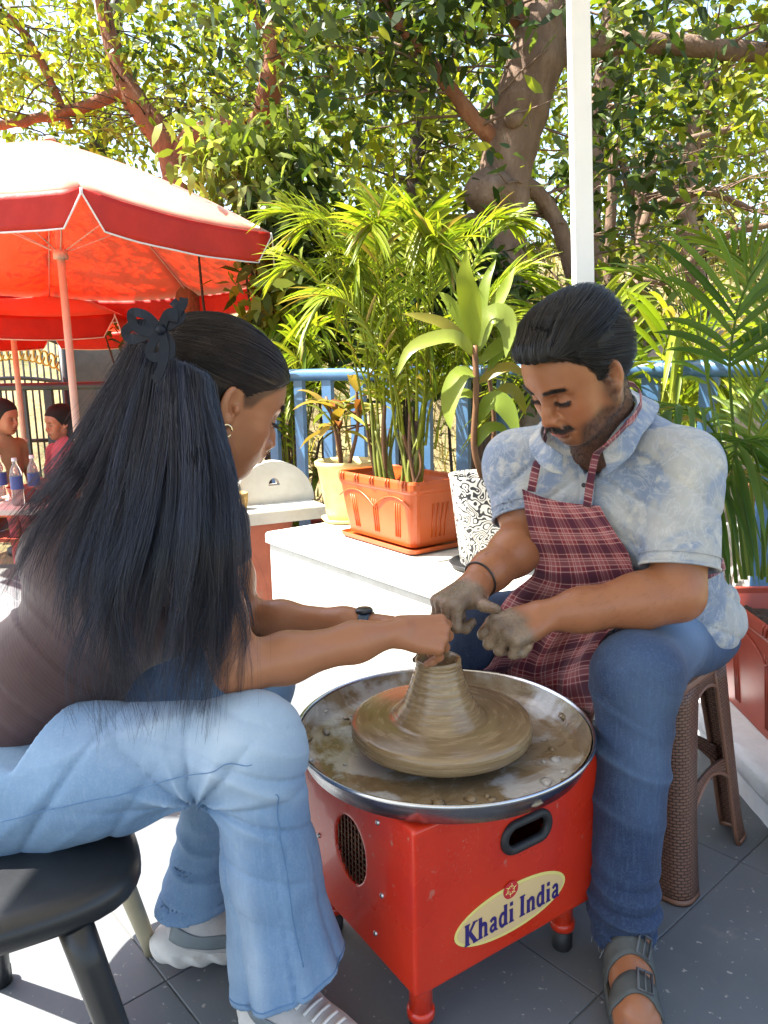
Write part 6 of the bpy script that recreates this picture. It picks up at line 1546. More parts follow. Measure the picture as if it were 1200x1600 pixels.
def trough(name, label, cat, c, ang, L, Wd, H, z, mat, tray=True, grp=None):
    """rectangular planter with flared ribbed walls, rolled rim and saucer"""
    th_ = thing(name, label, cat, (*c, z), ang, grp)
    def rect(a, b, r=.03, n=5):
        o = []
        for sx, sy, a0_ in ((1, 1, 0), (-1, 1, .5*math.pi), (-1, -1, math.pi), (1, -1, 1.5*math.pi)):
            for k in range(n): t = a0_+k/(n-1)*math.pi/2; o.append((sx*(a-r)+r*math.cos(t), sy*(b-r)+r*math.sin(t)))
        return o
    z0 = .022 if tray else .001
    lev = [(.80, z0, 0), (.815, z0+.012, 0), (.955, H-.050, 0), (.96, H-.046, .004), (.985, H-.040, .006), (1.0, H-.030, .008), (1.0, H-.010, .008), (.985, H-.002, .004), (.965, H, 0), (.935, H-.004, -.004), (.93, H-.02, -.006), (.86, H-.07, -.01), (.80, H-.09, -.01)]
    V = []; n = 20
    for s, zz_, e in lev: V += [(x, y, zz_) for x, y in rect(L/2*(1-(1-s)*Wd/L*1.4)+e*0, Wd/2*s)]
    Q = [[r*n+i, r*n+(i+1) % n, (r+1)*n+(i+1) % n, (r+1)*n+i] for r in range(len(lev)-1) for i in range(n)]
    me = bpy.data.meshes.new('trough'); me.from_pydata(V, [], Q+[list(range(n))[::-1]]); me.update()
    tr = part('trough', me, mat, th_, world=False)
    rimc = [(1.012, H-.016)]
    for sgn in (-1, 1):      # groups of vertical ribs and a raised arch on the long sides
        for g_ in (-.30, 0, .30):
            for k in (-1, 0, 1):
                x = g_*L+k*.014
                part('wall_rib', MB().tube([(x*.86, sgn*(Wd/2*.832), z0+.03), (x*.96, sgn*(Wd/2*.930), H-.085)], .0035, 6).mesh('wall_rib', True), mat, tr, world=False)
        ar = [(x, sgn*(Wd/2*(.962-.00*abs(x))), H-.062-.050*(abs(abs(x)/(L/2)*2-1)**2)) for x in np.linspace(-L*.46, L*.46, 41)]
        part('arch_bead', MB().tube(ar, .0028, 6).mesh('arch_bead', True), mat, tr, world=False)
    for sx in (-1, 1):
        for k in (-1.5, -.5, .5, 1.5): part('wall_rib', MB().tube([(sx*(L/2*(1-.17*Wd/L*1.4)+.001), k*.022*.86, z0+.03), (sx*(L/2*(1-.06*Wd/L*1.4)+.001), k*.022, H-.085)], .0032, 6).mesh('wall_rib', True), mat, tr, world=False)
    for k in np.linspace(-.40, .40, 5):
        for sgn in (-1, 1):
            for d_ in (-.008, .008): part('rim_clip', MB().tube([(k*L+d_, sgn*(Wd/2-.004), H-.001), (k*L+d_, sgn*(Wd/2+.003), H-.010), (k*L+d_, sgn*(Wd/2+.003), H-.032)], .0045, 6).mesh('rim_clip', True), mat, tr, world=False)
    V = []; lv = [(.0, H-.062), (.45, H-.055), (.86, H-.060)]
    gx_ = np.linspace(-L/2*.90, L/2*.90, 22); gy_ = np.linspace(-Wd/2*.83, Wd/2*.83, 12); X_, Y_ = np.meshgrid(gx_, gy_); Z_ = H-.062+.010*np.sin(X_*70)*np.cos(Y_*60)+.006*np.sin(X_*190+Y_*150)
    i = np.arange(11)[:, None]*22; j = np.arange(21)[None]
    part('soil', fast_mesh('soil', np.stack([X_, Y_, Z_], -1).reshape(-1, 3), np.stack([i+j, i+j+1, i+22+j+1, i+22+j], -1).reshape(-1, 4)), SOIL, th_, world=False)
    if tray:
        lev = [(.93, 0, 0), (1.0, .006, 0), (1.02, .020, 0), (1.0, .022, 0), (.97, .010, 0)]; V = []
        for s, zz_, e in lev: V += [(x, y, zz_) for x, y in rect(L/2*.95*s, Wd/2*.98*s)]
        Q = [[r*n+i, r*n+(i+1) % n, (r+1)*n+(i+1) % n, (r+1)*n+i] for r in range(4) for i in range(n)]
        me = bpy.data.meshes.new('tray'); me.from_pydata(V, [], Q+[list(range(n))[::-1], list(range(4*n, 5*n))]); me.update(); part('tray', me, mat, th_, world=False)
    return th_
# --- orange trough with the areca palm
pa = G(538, 838, .5); pf = G(638, 868, .5); pr2 = G(712, 855, .5)
dL = nrm((pf-pa)[:2]); pang = math.atan2(dL[1], dL[0]); dN = np.array([-dL[1], dL[0]])
pcen = pa[:2]+dL*.215+dN*.125
trough('trough_planter', 'bright orange plastic trough planter with saucer on the white ledge', 'planter', tuple(pcen), pang, .50, .27, .262, .502, ORANGE, grp=None)
pq = np.random.default_rng(42)
palm = thing('areca_palm', 'tall sunlit yellow green palm clump growing in the orange trough', 'palm', (pcen[0], pcen[1], .70))
def cane(parent, p0, p1, r, mat, name='cane'):
    P = spline([p0, (np.array(p0)+np.array(p1))/2+pq.normal(0, .012, 3), p1], 12)
    part(name, MB().tube(P, np.linspace(r, r*.75, 12), 8).mesh(name, True), mat, parent)
YG = ((.16, .25, .012), (.36, .39, .035))
for k in range(25):
    s = pq.choice([-.10, .10])+pq.normal(0, .035); p0 = V3(pcen[0]+dL[0]*s+dN[0]*pq.normal(0, .03), pcen[1]+dL[1]*s+dN[1]*pq.normal(0, .03), .70)
    az = 2*math.pi*k/25*1.0+pq.uniform(-.3, .3); out = V3(math.cos(az), math.sin(az), 0); ht = pq.uniform(.38, .60); reach = pq.uniform(.32, .66)*(1.0 if out[1] < .3 else .8)
    if out[1] < -.5: reach *= .55
    if out[0] > .2: ht *= .80; reach *= .85
    if out[0] < -.2: reach *= .62
    p1 = p0+V3(0, 0, ht)+out*.07; tip = p0+V3(0, 0, ht+pq.uniform(.16, .58))+out*reach
    if k < 20: cane(palm, p0, p0+(p1-p0)*.55, pq.uniform(.006, .011), STEMB if k % 3 == 0 else STEMG)
    R_ = [p0+(p1-p0)*.5, p1, p1+(tip-p1)*.45+V3(0, 0, .13), p1+(tip-p1)*.8+V3(0, 0, .10), tip]
    frond('frond', R_, palm, pq, 34, .165, .0135, .26, YG, .34)
# --- right hand trough and palm
trough('trough_planter', 'dark terracotta plastic trough planter on the rough kerb beside the stool', 'planter', (1.150, 1.93), math.radians(88), .74, .30, .33, .137, BRICKR, False)
palm2 = thing('areca_palm', 'green palm with long dark leaflets growing in the terracotta trough', 'palm', (1.18, 1.93, .42))
DG = ((.055, .125, .018), (.14, .23, .035))
fr2 = [[(1175, 900, 1.95), (1155, 760, 1.95), (1142, 620, 1.93), (1142, 540, 1.90), (1165, 450, 1.86), (1215, 370, 1.82)],
       [(1165, 905, 1.90), (1150, 780, 1.88), (1130, 700, 1.86), (1095, 650, 1.82), (1050, 640, 1.77), (1012, 665, 1.72)],
       [(1185, 900, 2.0), (1175, 780, 2.0), (1170, 680, 2.0), (1185, 600, 1.98), (1220, 540, 1.95), (1260, 510, 1.9)],
       [(1150, 910, 2.05), (1145, 840, 2.02), (1140, 780, 2.0), (1135, 745, 1.94), (1122, 745, 1.86), (1108, 790, 1.80)],
       [(1195, 900, 1.85), (1190, 800, 1.83), (1185, 730, 1.82), (1165, 690, 1.76), (1150, 700, 1.70), (1140, 760, 1.66)],
       [(1160, 905, 2.15), (1130, 760, 2.2), (1110, 620, 2.25), (1090, 520, 2.28), (1050, 450, 2.3), (1000, 430, 2.3)],
       [(1200, 910, 2.1), (1210, 760, 2.1), (1215, 620, 2.1), (1200, 500, 2.08), (1170, 420, 2.05), (1120, 380, 2.0)],
       [(1190, 905, 1.95), (1200, 820, 1.93), (1215, 760, 1.9), (1235, 730, 1.86), (1260, 740, 1.82)],
       [(1170, 900, 2.2), (1160, 800, 2.25), (1180, 700, 2.3), (1200, 640, 2.35), (1235, 610, 2.4)]]
for k, f in enumerate(fr2):
    frond('frond', [D(*p) for p in f], palm2, pq, 12 if k in (0, 1, 3, 4) else 18, .19 if k else .24, .016 if k else .021, .52 if k < 5 else .45, DG if k in (0, 1, 3, 4, 7) else ((.09, .17, .02), (.22, .28, .03)), .55 if k in (1, 3, 4) else .30, .0055)
# --- speckled pot with broad leaved cordyline
m = NT('squiggle_glaze'); v = m.coord('Object'); n = m.noise(v, 26, 1.0, .4, .2)
w = m.n('Math', operation='SINE'); m.l(m.math('MULTIPLY', n, 62.), w.inputs[0])
m.base(m.ramp(m.math('ADD', m.math('MULTIPLY', w.outputs[0], .5), .5), [(.50, (.76, .74, .68)), (.62, (.018, .018, .022))])); m.set(Roughness=.35); SQUIG = m.m
def pot(name, label, c, prof, mat, rim_in, soil_z, saucer=None, smat=None, n=36, base=.502):
    t = thing(name, label, 'pot', (c[0], c[1], base))
    part('pot_body', MB().lathe(prof, n, (c[0], c[1], base)).mesh('pot_body', True), mat, t)
    part('soil', MB().lathe([(0, soil_z+.008), (rim_in*.6, soil_z+.004), (rim_in, soil_z)], n, (c[0], c[1], base)).mesh('soil', True), SOIL, t)
    if saucer: part('saucer', MB().lathe([(0, .0005), (saucer*.9, .0005), (saucer, .018), (saucer*.97, .019), (saucer*.88, .008), (0, .008)], n, (c[0], c[1], base)).mesh('saucer', True), smat or mat, t)
    return t
pc2 = G(762, 893, .5)[:2]+np.array([.0, .06])
pot('speckled_pot', 'tall tapered white pot with black squiggle pattern beside the man', pc2, [(.0, .009), (.078, .010), (.082, .016), (.118, .300), (.121, .308), (.116, .309), (.108, .29), (.10, .25)], SQUIG, .106, .27, .12, RUBBER)
cq = np.random.default_rng(8)
cord = thing('cordyline', 'broad leaved light green plant with drooping leaves in the speckled pot', 'plant', (pc2[0], pc2[1], .77))
yC = pc2[1]
P = spline([V3(pc2[0], pc2[1], .77), D(741, 700, yC-.02), D(744, 620, yC-.03), D(742, 540, yC-.02)], 16)
part('stem', MB().tube(P, np.linspace(.011, .009, 16), 8).mesh('stem', True), STEMB, cord)
P = spline([V3(pc2[0]+.03, pc2[1]+.02, .77), D(770, 720, yC+.02), D(772, 650, yC+.02), D(762, 575, yC)], 16)
part('stem', MB().tube(P, np.linspace(.009, .007, 16), 8).mesh('stem', True), STEMB, cord)
cl = [([(742, 545), (736, 480), (728, 435), (729, 390)], .068, -.03, (.30, .36, .03)), ([(746, 545), (768, 495), (790, 450), (806, 415)], .045, .03, (.24, .31, .03)),
      ([(742, 555), (715, 530), (680, 530), (640, 548), (618, 592)], .055, -.08, (.28, .33, .06)), ([(744, 585), (722, 585), (708, 610), (702, 640), (704, 672)], .068, -.10, (.26, .33, .05)),
      ([(748, 660), (765, 630), (785, 632), (800, 655), (812, 690)], .066, -.06, (.22, .30, .04)), ([(748, 550), (762, 500), (785, 495), (795, 520), (790, 560)], .075, -.05, (.25, .31, .06)),
      ([(742, 560), (715, 525), (690, 505), (655, 495), (628, 490)], .040, .02, (.22, .20, .03)), ([(748, 570), (775, 545), (800, 530), (830, 535)], .045, .03, (.20, .25, .03)),
      ([(748, 600), (775, 580), (800, 575), (825, 590)], .042, -.02, (.26, .20, .03)), ([(742, 620), (725, 615), (700, 622), (690, 640)], .035, .03, (.20, .26, .03)),
      ([(742, 540), (720, 500), (700, 470), (685, 455)], .040, .05, (.20, .26, .03)), ([(745, 540), (750, 490), (760, 440), (775, 405)], .042, .06, (.20, .27, .03)),
      ([(762, 580), (790, 540), (830, 500), (870, 490)], .045, .06, (.17, .24, .03)), ([(766, 640), (790, 610), (810, 620), (822, 650)], .045, .02, (.24, .22, .03)),
      ([(742, 700), (760, 672), (780, 668), (796, 680)], .040, -.02, (.18, .25, .03))]
for pts, w_, dy, c in cl:
    k = len(pts); P = spline(np.array([D(p[0], p[1], yC-.02+dy*t) for p, t in zip(pts, np.linspace(0, 1, k))]), 14)
    V, Q = leaf_strip(P, w_, nrm(V3(-.25+cq.uniform(-.2, .2), -.75, .55)), .14, None, .002, cq.uniform(0, 6)); part('leaf', fast_mesh('leaf', V, Q, True, None, np.tile(c, (len(V), 1))), BROAD, cord)
# --- cream pot, and the reddish cordylines behind it
CREAM = simple('cream_glaze', (.66, .55, .24), (.56, .45, .17), rough=.45, scale=20, bump=.3, bscale=60, bdist=.004)
pc3 = G(524, 818, .5)[:2]+np.array([.05, .06])
pot('cream_pot', 'cream glazed round pot with wide rim behind the orange trough', pc3, [(0, .01), (.085, .012), (.093, .04), (.096, .075), (.100, .08), (.125, .235), (.135, .245), (.137, .262), (.130, .266), (.122, .25), (.115, .22)], CREAM, .118, .225, .115, CREAM)
def bushy(name, label, c, z, pal, n, hgt, lw, q, mat=BROAD, ll=(.16, .30), stems=3, grp=None, cat='plant'):
    t = thing(name, label, cat, (c[0], c[1], z), 0, grp)
    for s in range(stems):
        a = q.uniform(0, 6.28); top = V3(c[0]+.10*math.cos(a)*(.4+s*.4), c[1]+.10*math.sin(a)*(.4+s*.4), z+hgt*q.uniform(.6, 1.)); b0 = V3(c[0]+.02*math.cos(a), c[1]+.02*math.sin(a), z)
        P = spline([b0, (b0+top)/2+q.normal(0, .015, 3), top], 10); part('stem', MB().tube(P, np.linspace(.009, .006, 10), 7).mesh('stem', True), STEMB, t)
        for k in range(n//stems):
            az = k*2.4+q.uniform(-.4, .4); el = q.uniform(.05, 1.15); L = q.uniform(*ll); d = V3(math.cos(az)*math.cos(el), math.sin(az)*math.cos(el), math.sin(el)); p0 = P[-1]+(P[-4]-P[-1])*q.uniform(0, 1.6)
            pts = [p0+d*L*s_+V3(0, 0, -1)*L*.45*s_**2 for s_ in np.linspace(0, 1, 9)]
            V, Q = leaf_strip(pts, lw*q.uniform(.75, 1.2), V3(.05, -.1, 1), .18, None, .002, q.uniform(0, 6)); c_l = np.array(pal[q.integers(len(pal))])*q.uniform(.8, 1.2)
            part('leaf', fast_mesh('leaf', V, Q, True, None, np.tile(c_l, (len(V), 1))), mat, t)
    return t
bushy('cordyline', 'red and green striped leaf plant standing in the cream pot', pc3, .725, [(.22, .07, .02), (.30, .20, .04), (.32, .30, .07), (.16, .20, .03)], 30, .42, .045, cq)
pc4 = D(472, 745, 4.35)[:2]
POTB = simple('small_red_pot', (.40, .06, .03), rough=.5)
zz0 = .001
pot('plant_pot', 'red plastic pot standing on the floor behind the stone table', pc4, [(0, .002), (.10, .004), (.15, .34), (.155, .36), (.145, .36), (.13, .33)], POTB, .135, .32, None, None, 28, zz0)
bushy('cordyline', 'yellow edged leafy plant in the red pot behind the stone table', pc4, .32, [(.20, .24, .03), (.28, .24, .04), (.14, .20, .03)], 26, .48, .042, cq)
# more palms standing along the railing
def small_palm(label, c, z, n, h, pal, q, rch=(.3, .6), ll=.22):
    t = thing('areca_palm', label, 'palm', (c[0], c[1], z))
    for k in range(n):
        az = 2*math.pi*k/n+q.uniform(-.3, .3); out = V3(math.cos(az), math.sin(az), 0); p0 = V3(c[0], c[1], z)+out*.03; H_ = h*q.uniform(.75, 1.1); re = q.uniform(*rch)
        R_ = [p0, p0+V3(0, 0, H_*.45)+out*.05, p0+V3(0, 0, H_*.8)+out*re*.35, p0+V3(0, 0, H_*.98)+out*re*.75, p0+V3(0, 0, H_*.92)+out*re]
        frond('frond', R_, t, q, 22, ll, .020, .34, pal, .35)
pcr = D(455, 700, 4.2)[:2]
pot('plant_pot', 'dark pot by the railing holding the palm under the umbrella edge', pcr, [(0, .002), (.10, .004), (.15, .30), (.155, .32), (.145, .32), (.13, .29)], RUBBER, .135, .28, None, None, 28, zz0)
small_palm('sunlit palm standing by the railing beneath the umbrella edge', pcr, .28, 13, 1.02, YG, pq, (.15, .34), .16)
pcm = (1.00, 3.05)
pot('plant_pot', 'dark pot hidden behind the man at the railing', pcm, [(0, .002), (.10, .004), (.16, .34), (.165, .36), (.155, .36), (.14, .33)], RUBBER, .145, .32, None, None, 28, -.55)
small_palm('bright grassy palm behind the white post, beyond the railing', pcm, -.22, 18, 1.52, YG, pq, ll=.26)
# ================================================================== garden umbrellas
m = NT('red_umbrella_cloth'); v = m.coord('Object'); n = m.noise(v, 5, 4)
c = m.ramp(n, [(.3, (.74, .24, .15)), (.7, (.82, .34, .23))]); m.base(c)  # red cloth paled in the base colour for its overexposed sunlit top
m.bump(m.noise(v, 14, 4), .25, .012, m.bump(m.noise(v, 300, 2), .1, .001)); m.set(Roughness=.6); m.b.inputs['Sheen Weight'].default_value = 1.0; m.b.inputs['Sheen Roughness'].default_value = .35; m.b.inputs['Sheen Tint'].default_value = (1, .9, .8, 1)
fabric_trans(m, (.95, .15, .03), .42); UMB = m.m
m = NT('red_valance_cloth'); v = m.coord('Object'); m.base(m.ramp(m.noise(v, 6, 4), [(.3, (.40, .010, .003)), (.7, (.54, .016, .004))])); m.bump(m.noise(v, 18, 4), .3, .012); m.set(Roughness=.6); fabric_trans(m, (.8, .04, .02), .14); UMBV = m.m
PIPING = simple('white_piping', (.75, .70, .66), rough=.8)
POLEC = simple('pale_pink_pole', (.66, .48, .40), (.58, .42, .35), rough=.45, scale=12, bump=.05)
def umbrella(label, c, zg, R_, zr, za, rot, tilt=(0, 0), drop=.19):
    t = thing('garden_umbrella', label, 'umbrella', (c[0], c[1], zg), 0, None)
    ang = [rot+k*math.pi/4 for k in range(8)]; cx, cy = c
    def tl(p): return V3(p[0], p[1], p[2]+(p[0]-cx)*tilt[0]+(p[1]-cy)*tilt[1])
    def pt(a0, a1, s, r):      # point in a panel: s across, r 0 apex .. 1 rim
        p = (1-s)*V3(math.cos(a0), math.sin(a0), 0)+s*V3(math.cos(a1), math.sin(a1), 0)
        sag = -.055*r*(1-abs(2*s-1)**2)*math.sin(r*math.pi*.5)
        z = za-(za-zr)*(.72*r+.28*r*r)+sag*.6
        return tl(V3(cx+R_*r*p[0], cy+R_*r*p[1], z))
    for k in range(8):
        a0, a1 = ang[k], ang[k]+math.pi/4; S_ = np.array([[pt(a0, a1, s, r) for s in np.linspace(0, 1, 13)] for r in np.linspace(.02, 1, 14)])
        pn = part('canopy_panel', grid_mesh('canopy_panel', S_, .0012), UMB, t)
        rim = S_[-1]; om = nrm(V3(math.cos(a0+math.pi/8), math.sin(a0+math.pi/8), 0)); dv = []
        for w in np.linspace(0, 1, 7):
            row = []
            for i, s in enumerate(np.linspace(0, 1, 13)):
                rnd_ = 1-max(0, (abs(2*s-1)-.86)/.14)**2*.85; row.append(rim[i]+V3(0, 0, -drop*w*rnd_)+om*(.004+.012*w*math.sin(s*19+k)*.6))
            dv.append(row)
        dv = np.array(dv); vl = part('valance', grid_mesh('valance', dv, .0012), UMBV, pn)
        part('piping', MB().tube(np.concatenate([[dv[0, 0]], dv[-1], [dv[0, -1]]]), .0045, 6).mesh('piping', True), PIPING, vl)
        rp = [pt(a0, a1, 0, r)-V3(0, 0, .012) for r in np.linspace(.03, .99, 12)]
        part('rib', MB().tube(rp, .006, 6).mesh('rib', True), POLEC, t)
        st_ = [tl(V3(cx, cy, zr+.02)), pt(a0, a1, 0, .52)-V3(0, 0, .014)]; part('strut', MB().tube(st_, .005, 6).mesh('strut', True), POLEC, t)
    top = tl(V3(cx, cy, za))
    part('pole', MB().tube([V3(cx, cy, zg+.001), V3(cx, cy, (zg+za)/2), top-V3(0, 0, .01)], .024, 16).mesh('pole', True), POLEC, t)
    part('pole_collar', MB().lathe([(.024, -.02), (.033, -.02), (.033, .02), (.024, .02)], 18, (cx, cy, zg+1.02)).tube([V3(cx, cy, zg+1.02), V3(cx-.05, cy-.02, zg+1.02)], .016, 10).mesh('pole_collar', True), POLEC, t)
    part('hub', MB().lathe([(.024, -.03), (.045, -.03), (.045, .03), (.024, .03)], 18, (cx, cy, zr+.02)).mesh('hub', True), POLEC, t)
    part('finial', MB().lathe([(0, .028), (.02, .024), (.035, .006), (.035, 0)], 14, tuple(top)).mesh('finial', True), POLEC, t)
    part('base', MB().lathe([(0, .001), (.24, .001), (.24, .05), (.20, .07), (.04, .08), (.035, .25), (.024, .25)], 24, (cx, cy, zg)).mesh('base', True), RUBBER, t)
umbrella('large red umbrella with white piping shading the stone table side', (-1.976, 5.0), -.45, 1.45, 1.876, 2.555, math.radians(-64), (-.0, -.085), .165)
u2 = D(20, 520, 7.0)
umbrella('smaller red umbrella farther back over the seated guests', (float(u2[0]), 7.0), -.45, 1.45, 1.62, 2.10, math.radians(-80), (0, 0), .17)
# ================================================================== trees, shrubs and hillside growth
LEAF = leaf_mat('tree_leaf', .50, .40)
def bark(name, c1, c2, c3):
    m = NT(name); v = m.coord('Object', (1, 1, .45)); n = m.noise(v, 9, 6, .65)
    c = m.ramp(n, [(.25, c2), (.55, c1), (.8, c3)]); m.base(c); m.bump(m.noise(v, 60, 5, .7), .6, .012, m.bump(n, .8, .04)); m.set(Roughness=.9); return m.m
BARK = bark('grey_bark', (.165, .105, .070), (.085, .050, .032), (.26, .19, .14))
BARKR = bark('red_bark', (.215, .085, .040), (.10, .042, .022), (.30, .15, .08))
BARKD = bark('dark_bark', (.06, .045, .03), (.03, .022, .015), (.10, .08, .055))
class Leaves:
    def __init__(s, seed): s.q = np.random.default_rng(seed); s.P = []; s.D = []; s.N = []; s.L = []; s.C = []; s.W = []
    def cluster(s, c, n, spread, ln_, pal, w=.42, droop=.5):
        q = s.q; n = int(n)
        if n <= 0: return
        p = c+q.normal(0, 1, (n, 3))*spread; d = q.normal(0, 1, (n, 3)); d[:, 2] = d[:, 2]*.6-droop; d /= np.linalg.norm(d, axis=1)[:, None]
        nn = q.normal(0, .55, (n, 3)); nn[:, 2] += .8; s.P.append(p); s.D.append(d); s.N.append(nn); s.L.append(ln_*q.uniform(.6, 1.25, n)); s.W.append(np.full(n, w))
        pal = np.array(pal); i = q.integers(len(pal), size=n); s.C.append(pal[i]*q.uniform(.7, 1.25, (n, 1)))
    def lobe(s, c, r, nc, npc, ln_, pal, spread=.13, **k):
        q = s.q; u = q.normal(0, 1, (nc, 3)); u /= np.linalg.norm(u, axis=1)[:, None]; u *= (q.uniform(.25, 1, nc)**.5)[:, None]
        tone = q.uniform(.6, 1.3, nc)
        for a, t in zip(u, tone): s.cluster(np.array(c)+a*np.array(r), npc*q.uniform(.6, 1.4), spread*q.uniform(.7, 1.3), ln_, np.array(pal)*t, **k)
    def clear(s, line, r):      # no leaves hug the bare trunk
        for k in range(len(s.P)):
            d = np.linalg.norm(s.P[k][:, None]-line[None], axis=2).min(1) > r
            for L in (s.P, s.D, s.N, s.L, s.C, s.W): L[k] = L[k][d]
    def mesh(s, name):
        P = np.concatenate(s.P); Dv = np.concatenate(s.D); N = np.concatenate(s.N); L = np.concatenate(s.L)[:, None]; C = np.concatenate(s.C); W_ = np.concatenate(s.W)[:, None]
        S = np.cross(Dv, N); S /= np.linalg.norm(S, axis=1)[:, None]+1e-9; N = np.cross(S, Dv)
        w = L*W_*.5
        cv = s.q.uniform(.02, .28, (len(P), 1))
        V = np.stack([P, P+Dv*L*.26+S*w*.85+N*w*.25, P+Dv*L*.26-S*w*.85+N*w*.25, P+Dv*L*.62+S*w*.80-N*L*cv*.3, P+Dv*L*.62-S*w*.80-N*L*cv*.3, P+Dv*L*.97-N*L*cv], 1).reshape(-1, 3)
        b = np.arange(len(P))[:, None]*6
        return fast_mesh(name, V, [np.concatenate([b+np.array([0, 1, 2]), b+np.array([3, 5, 4])]), b+np.array([1, 3, 4, 2])], True, None, np.repeat(C, 6, 0))
def wig(P, amp, q, n):
    Q_ = spline(P, n); return Q_+np.cumsum(q.normal(0, amp, (n, 3)), 0)*np.sin(np.linspace(0, math.pi, n))[:, None]
def wood(name, pts, r, mat, parent, q, n=26, sides=12, amp=.004, lump=.08):
    P = wig(np.array([D(*p) if len(p) == 3 and p[0] > 20 or len(p) == 3 and abs(p[1]) > 20 else p for p in pts], float), amp, q, n)
    rr_ = np.interp(np.linspace(0, 1, n), np.linspace(0, 1, len(r)), r)*(1+lump*np.sin(np.arange(n)*1.3+q.uniform(0, 6))*.6+q.normal(0, lump*.4, n))
    V, Q, T = tube(P, rr_, sides); V = V+ (wob(V, 9/max(.05, max(r)*3))*.10*np.mean(r))[:, None]*nrm(V3(1, -1, .3))
    return part(name, fast_mesh(name, V, [Q, T]), mat, parent), P
tq = np.random.default_rng(101)
def twigs(parent, starts, n, ln_, r, q, mat, name='twig'):
    mb = MB(); tips = []
    for k in range(n):
        s = starts[q.integers(len(starts))]; d = q.normal(0, 1, 3); d[2] = abs(d[2])*.5-.05; d = nrm(d); L = ln_*q.uniform(.6, 1.3)
        P = [s+d*L*t+q.normal(0, .03*L, 3)*t+V3(0, 0, -.12*L*t*t) for t in np.linspace(0, 1, 6)]; mb.tube(P, np.linspace(r, r*.3, 6), 5, False); tips += P[2:]
    return part(name, mb.mesh(name, True), mat, parent, kind='stuff'), tips
DKG = [(.045, .078, .020), (.065, .105, .022), (.038, .062, .020), (.095, .130, .030)]
MDG = [(.150, .195, .018), (.205, .245, .022), (.105, .145, .016), (.27, .28, .03)]
YLG = [(.31, .35, .030), (.24, .30, .026), (.39, .39, .045), (.17, .22, .022)]
DRY = [(.22, .17, .05), (.16, .12, .04), (.28, .24, .08), (.10, .13, .03)]
# main tree: thick leaning trunk with burls
T1 = thing('old_tree', 'thick grey leaning tree trunk with a round burl behind the white post', 'tree', tuple(D(782, 620, 5.0)*np.array([1, 1, 0])+V3(0, 0, float(ground_z(.77, 5.0)))))
b0 = D(782, 620, 5.0); b0 = V3(b0[0], 5.0, float(ground_z(b0[0], 5.0))-.05)
tr, P1 = wood('trunk', [b0, D(778, 440, 5.0), D(782, 340, 5.0), D(792, 260, 5.0), D(812, 180, 5.0), D(838, 95, 5.0), D(850, 20, 5.0), D(866, -90, 5.0)], [.22, .185, .165, .165, .17, .165, .155, .12], BARK, T1, tq, 44, 20, .003, .05)
for (px, py, y, r, nm) in ((766, 300, 4.86, .150, 'burl'), (737, 352, 4.90, .085, 'burl'), (802, 188, 4.83, .055, 'knot')):
    c_ = D(px, py, y); V, Q = sdf_mesh([Ell(c_, (r*1.05, r, r*.88))], c_-r*1.5, c_+r*1.5, .014, lambda P: .016*wob(P, 26)+.008*wob(P, 60)); part(nm, fast_mesh(nm, V, Q), BARK, tr)
limbs = [([D(806, 232, 4.95), D(768, 212, 4.92), D(735, 175, 4.88), D(690, 110, 4.85), D(640, 50, 4.8), D(590, -15, 4.75)], [.06, .05, .045, .040, .034, .03], BARKR),
         ([D(846, 110, 5.0), D(885, 82, 5.0), D(950, 68, 4.98), D(1050, 72, 4.95), D(1150, 82, 4.9), D(1270, 84, 4.85)], [.085, .072, .062, .058, .055, .05], BARK),
         ([D(800, 270, 5.02), D(835, 300, 5.05), D(862, 335, 5.1), D(890, 420, 5.15), D(900, 520, 5.2)], [.05, .05, .05, .055, .06], BARK),
         ([D(835, 60, 5.0), D(805, 10, 4.9), D(790, -60, 4.8)], [.06, .05, .04], BARKR)]
lp_ = [P1[-12:]]
for pts, r, mt in limbs:
    o_, P = wood('limb', [tuple(p) for p in pts], r, mt, T1, tq, 26, 10, .004, .06); lp_.append(P[6:])
tw, tips = twigs(T1, np.concatenate(lp_), 80, .8, .010, tq, BARK)
lv = Leaves(5); tips = np.array(tips)
for p in tips[tq.choice(len(tips), 230)]: lv.cluster(p, 9, .10, .115, DKG if tq.uniform() < .5 else MDG, .40)
for (px, py, y, rx, rz, nc, pal) in ((690, 20, 4.6, .6, .30, 70, DKG), (560, 60, 4.7, .6, .40, 80, DKG), (620, 130, 5.4, .7, .5, 50, YLG), (1000, 20, 4.8, .8, .3, 60, DKG), (1020, 170, 5.0, .45, .40, 50, DKG), (1130, 60, 5.2, .7, .45, 45, YLG), (1010, 270, 5.3, .4, .3, 30, DKG), (1160, 230, 5.6, .6, .5, 40, YLG), (480, 30, 5.0, .7, .4, 70, DKG), (900, -120, 5, 1.6, .7, 120, MDG), (500, -160, 5, 1.6, .7, 120, MDG), (1280, 100, 5.0, .6, .8, 70, MDG)):
    lv.lobe(D(px, py, y), (rx, .6, rz), int(nc*.40), 12, .12, pal, .11)
lv.clear(P1[:38], .42); part('crown', lv.mesh('crown'), LEAF, T1, kind='stuff')
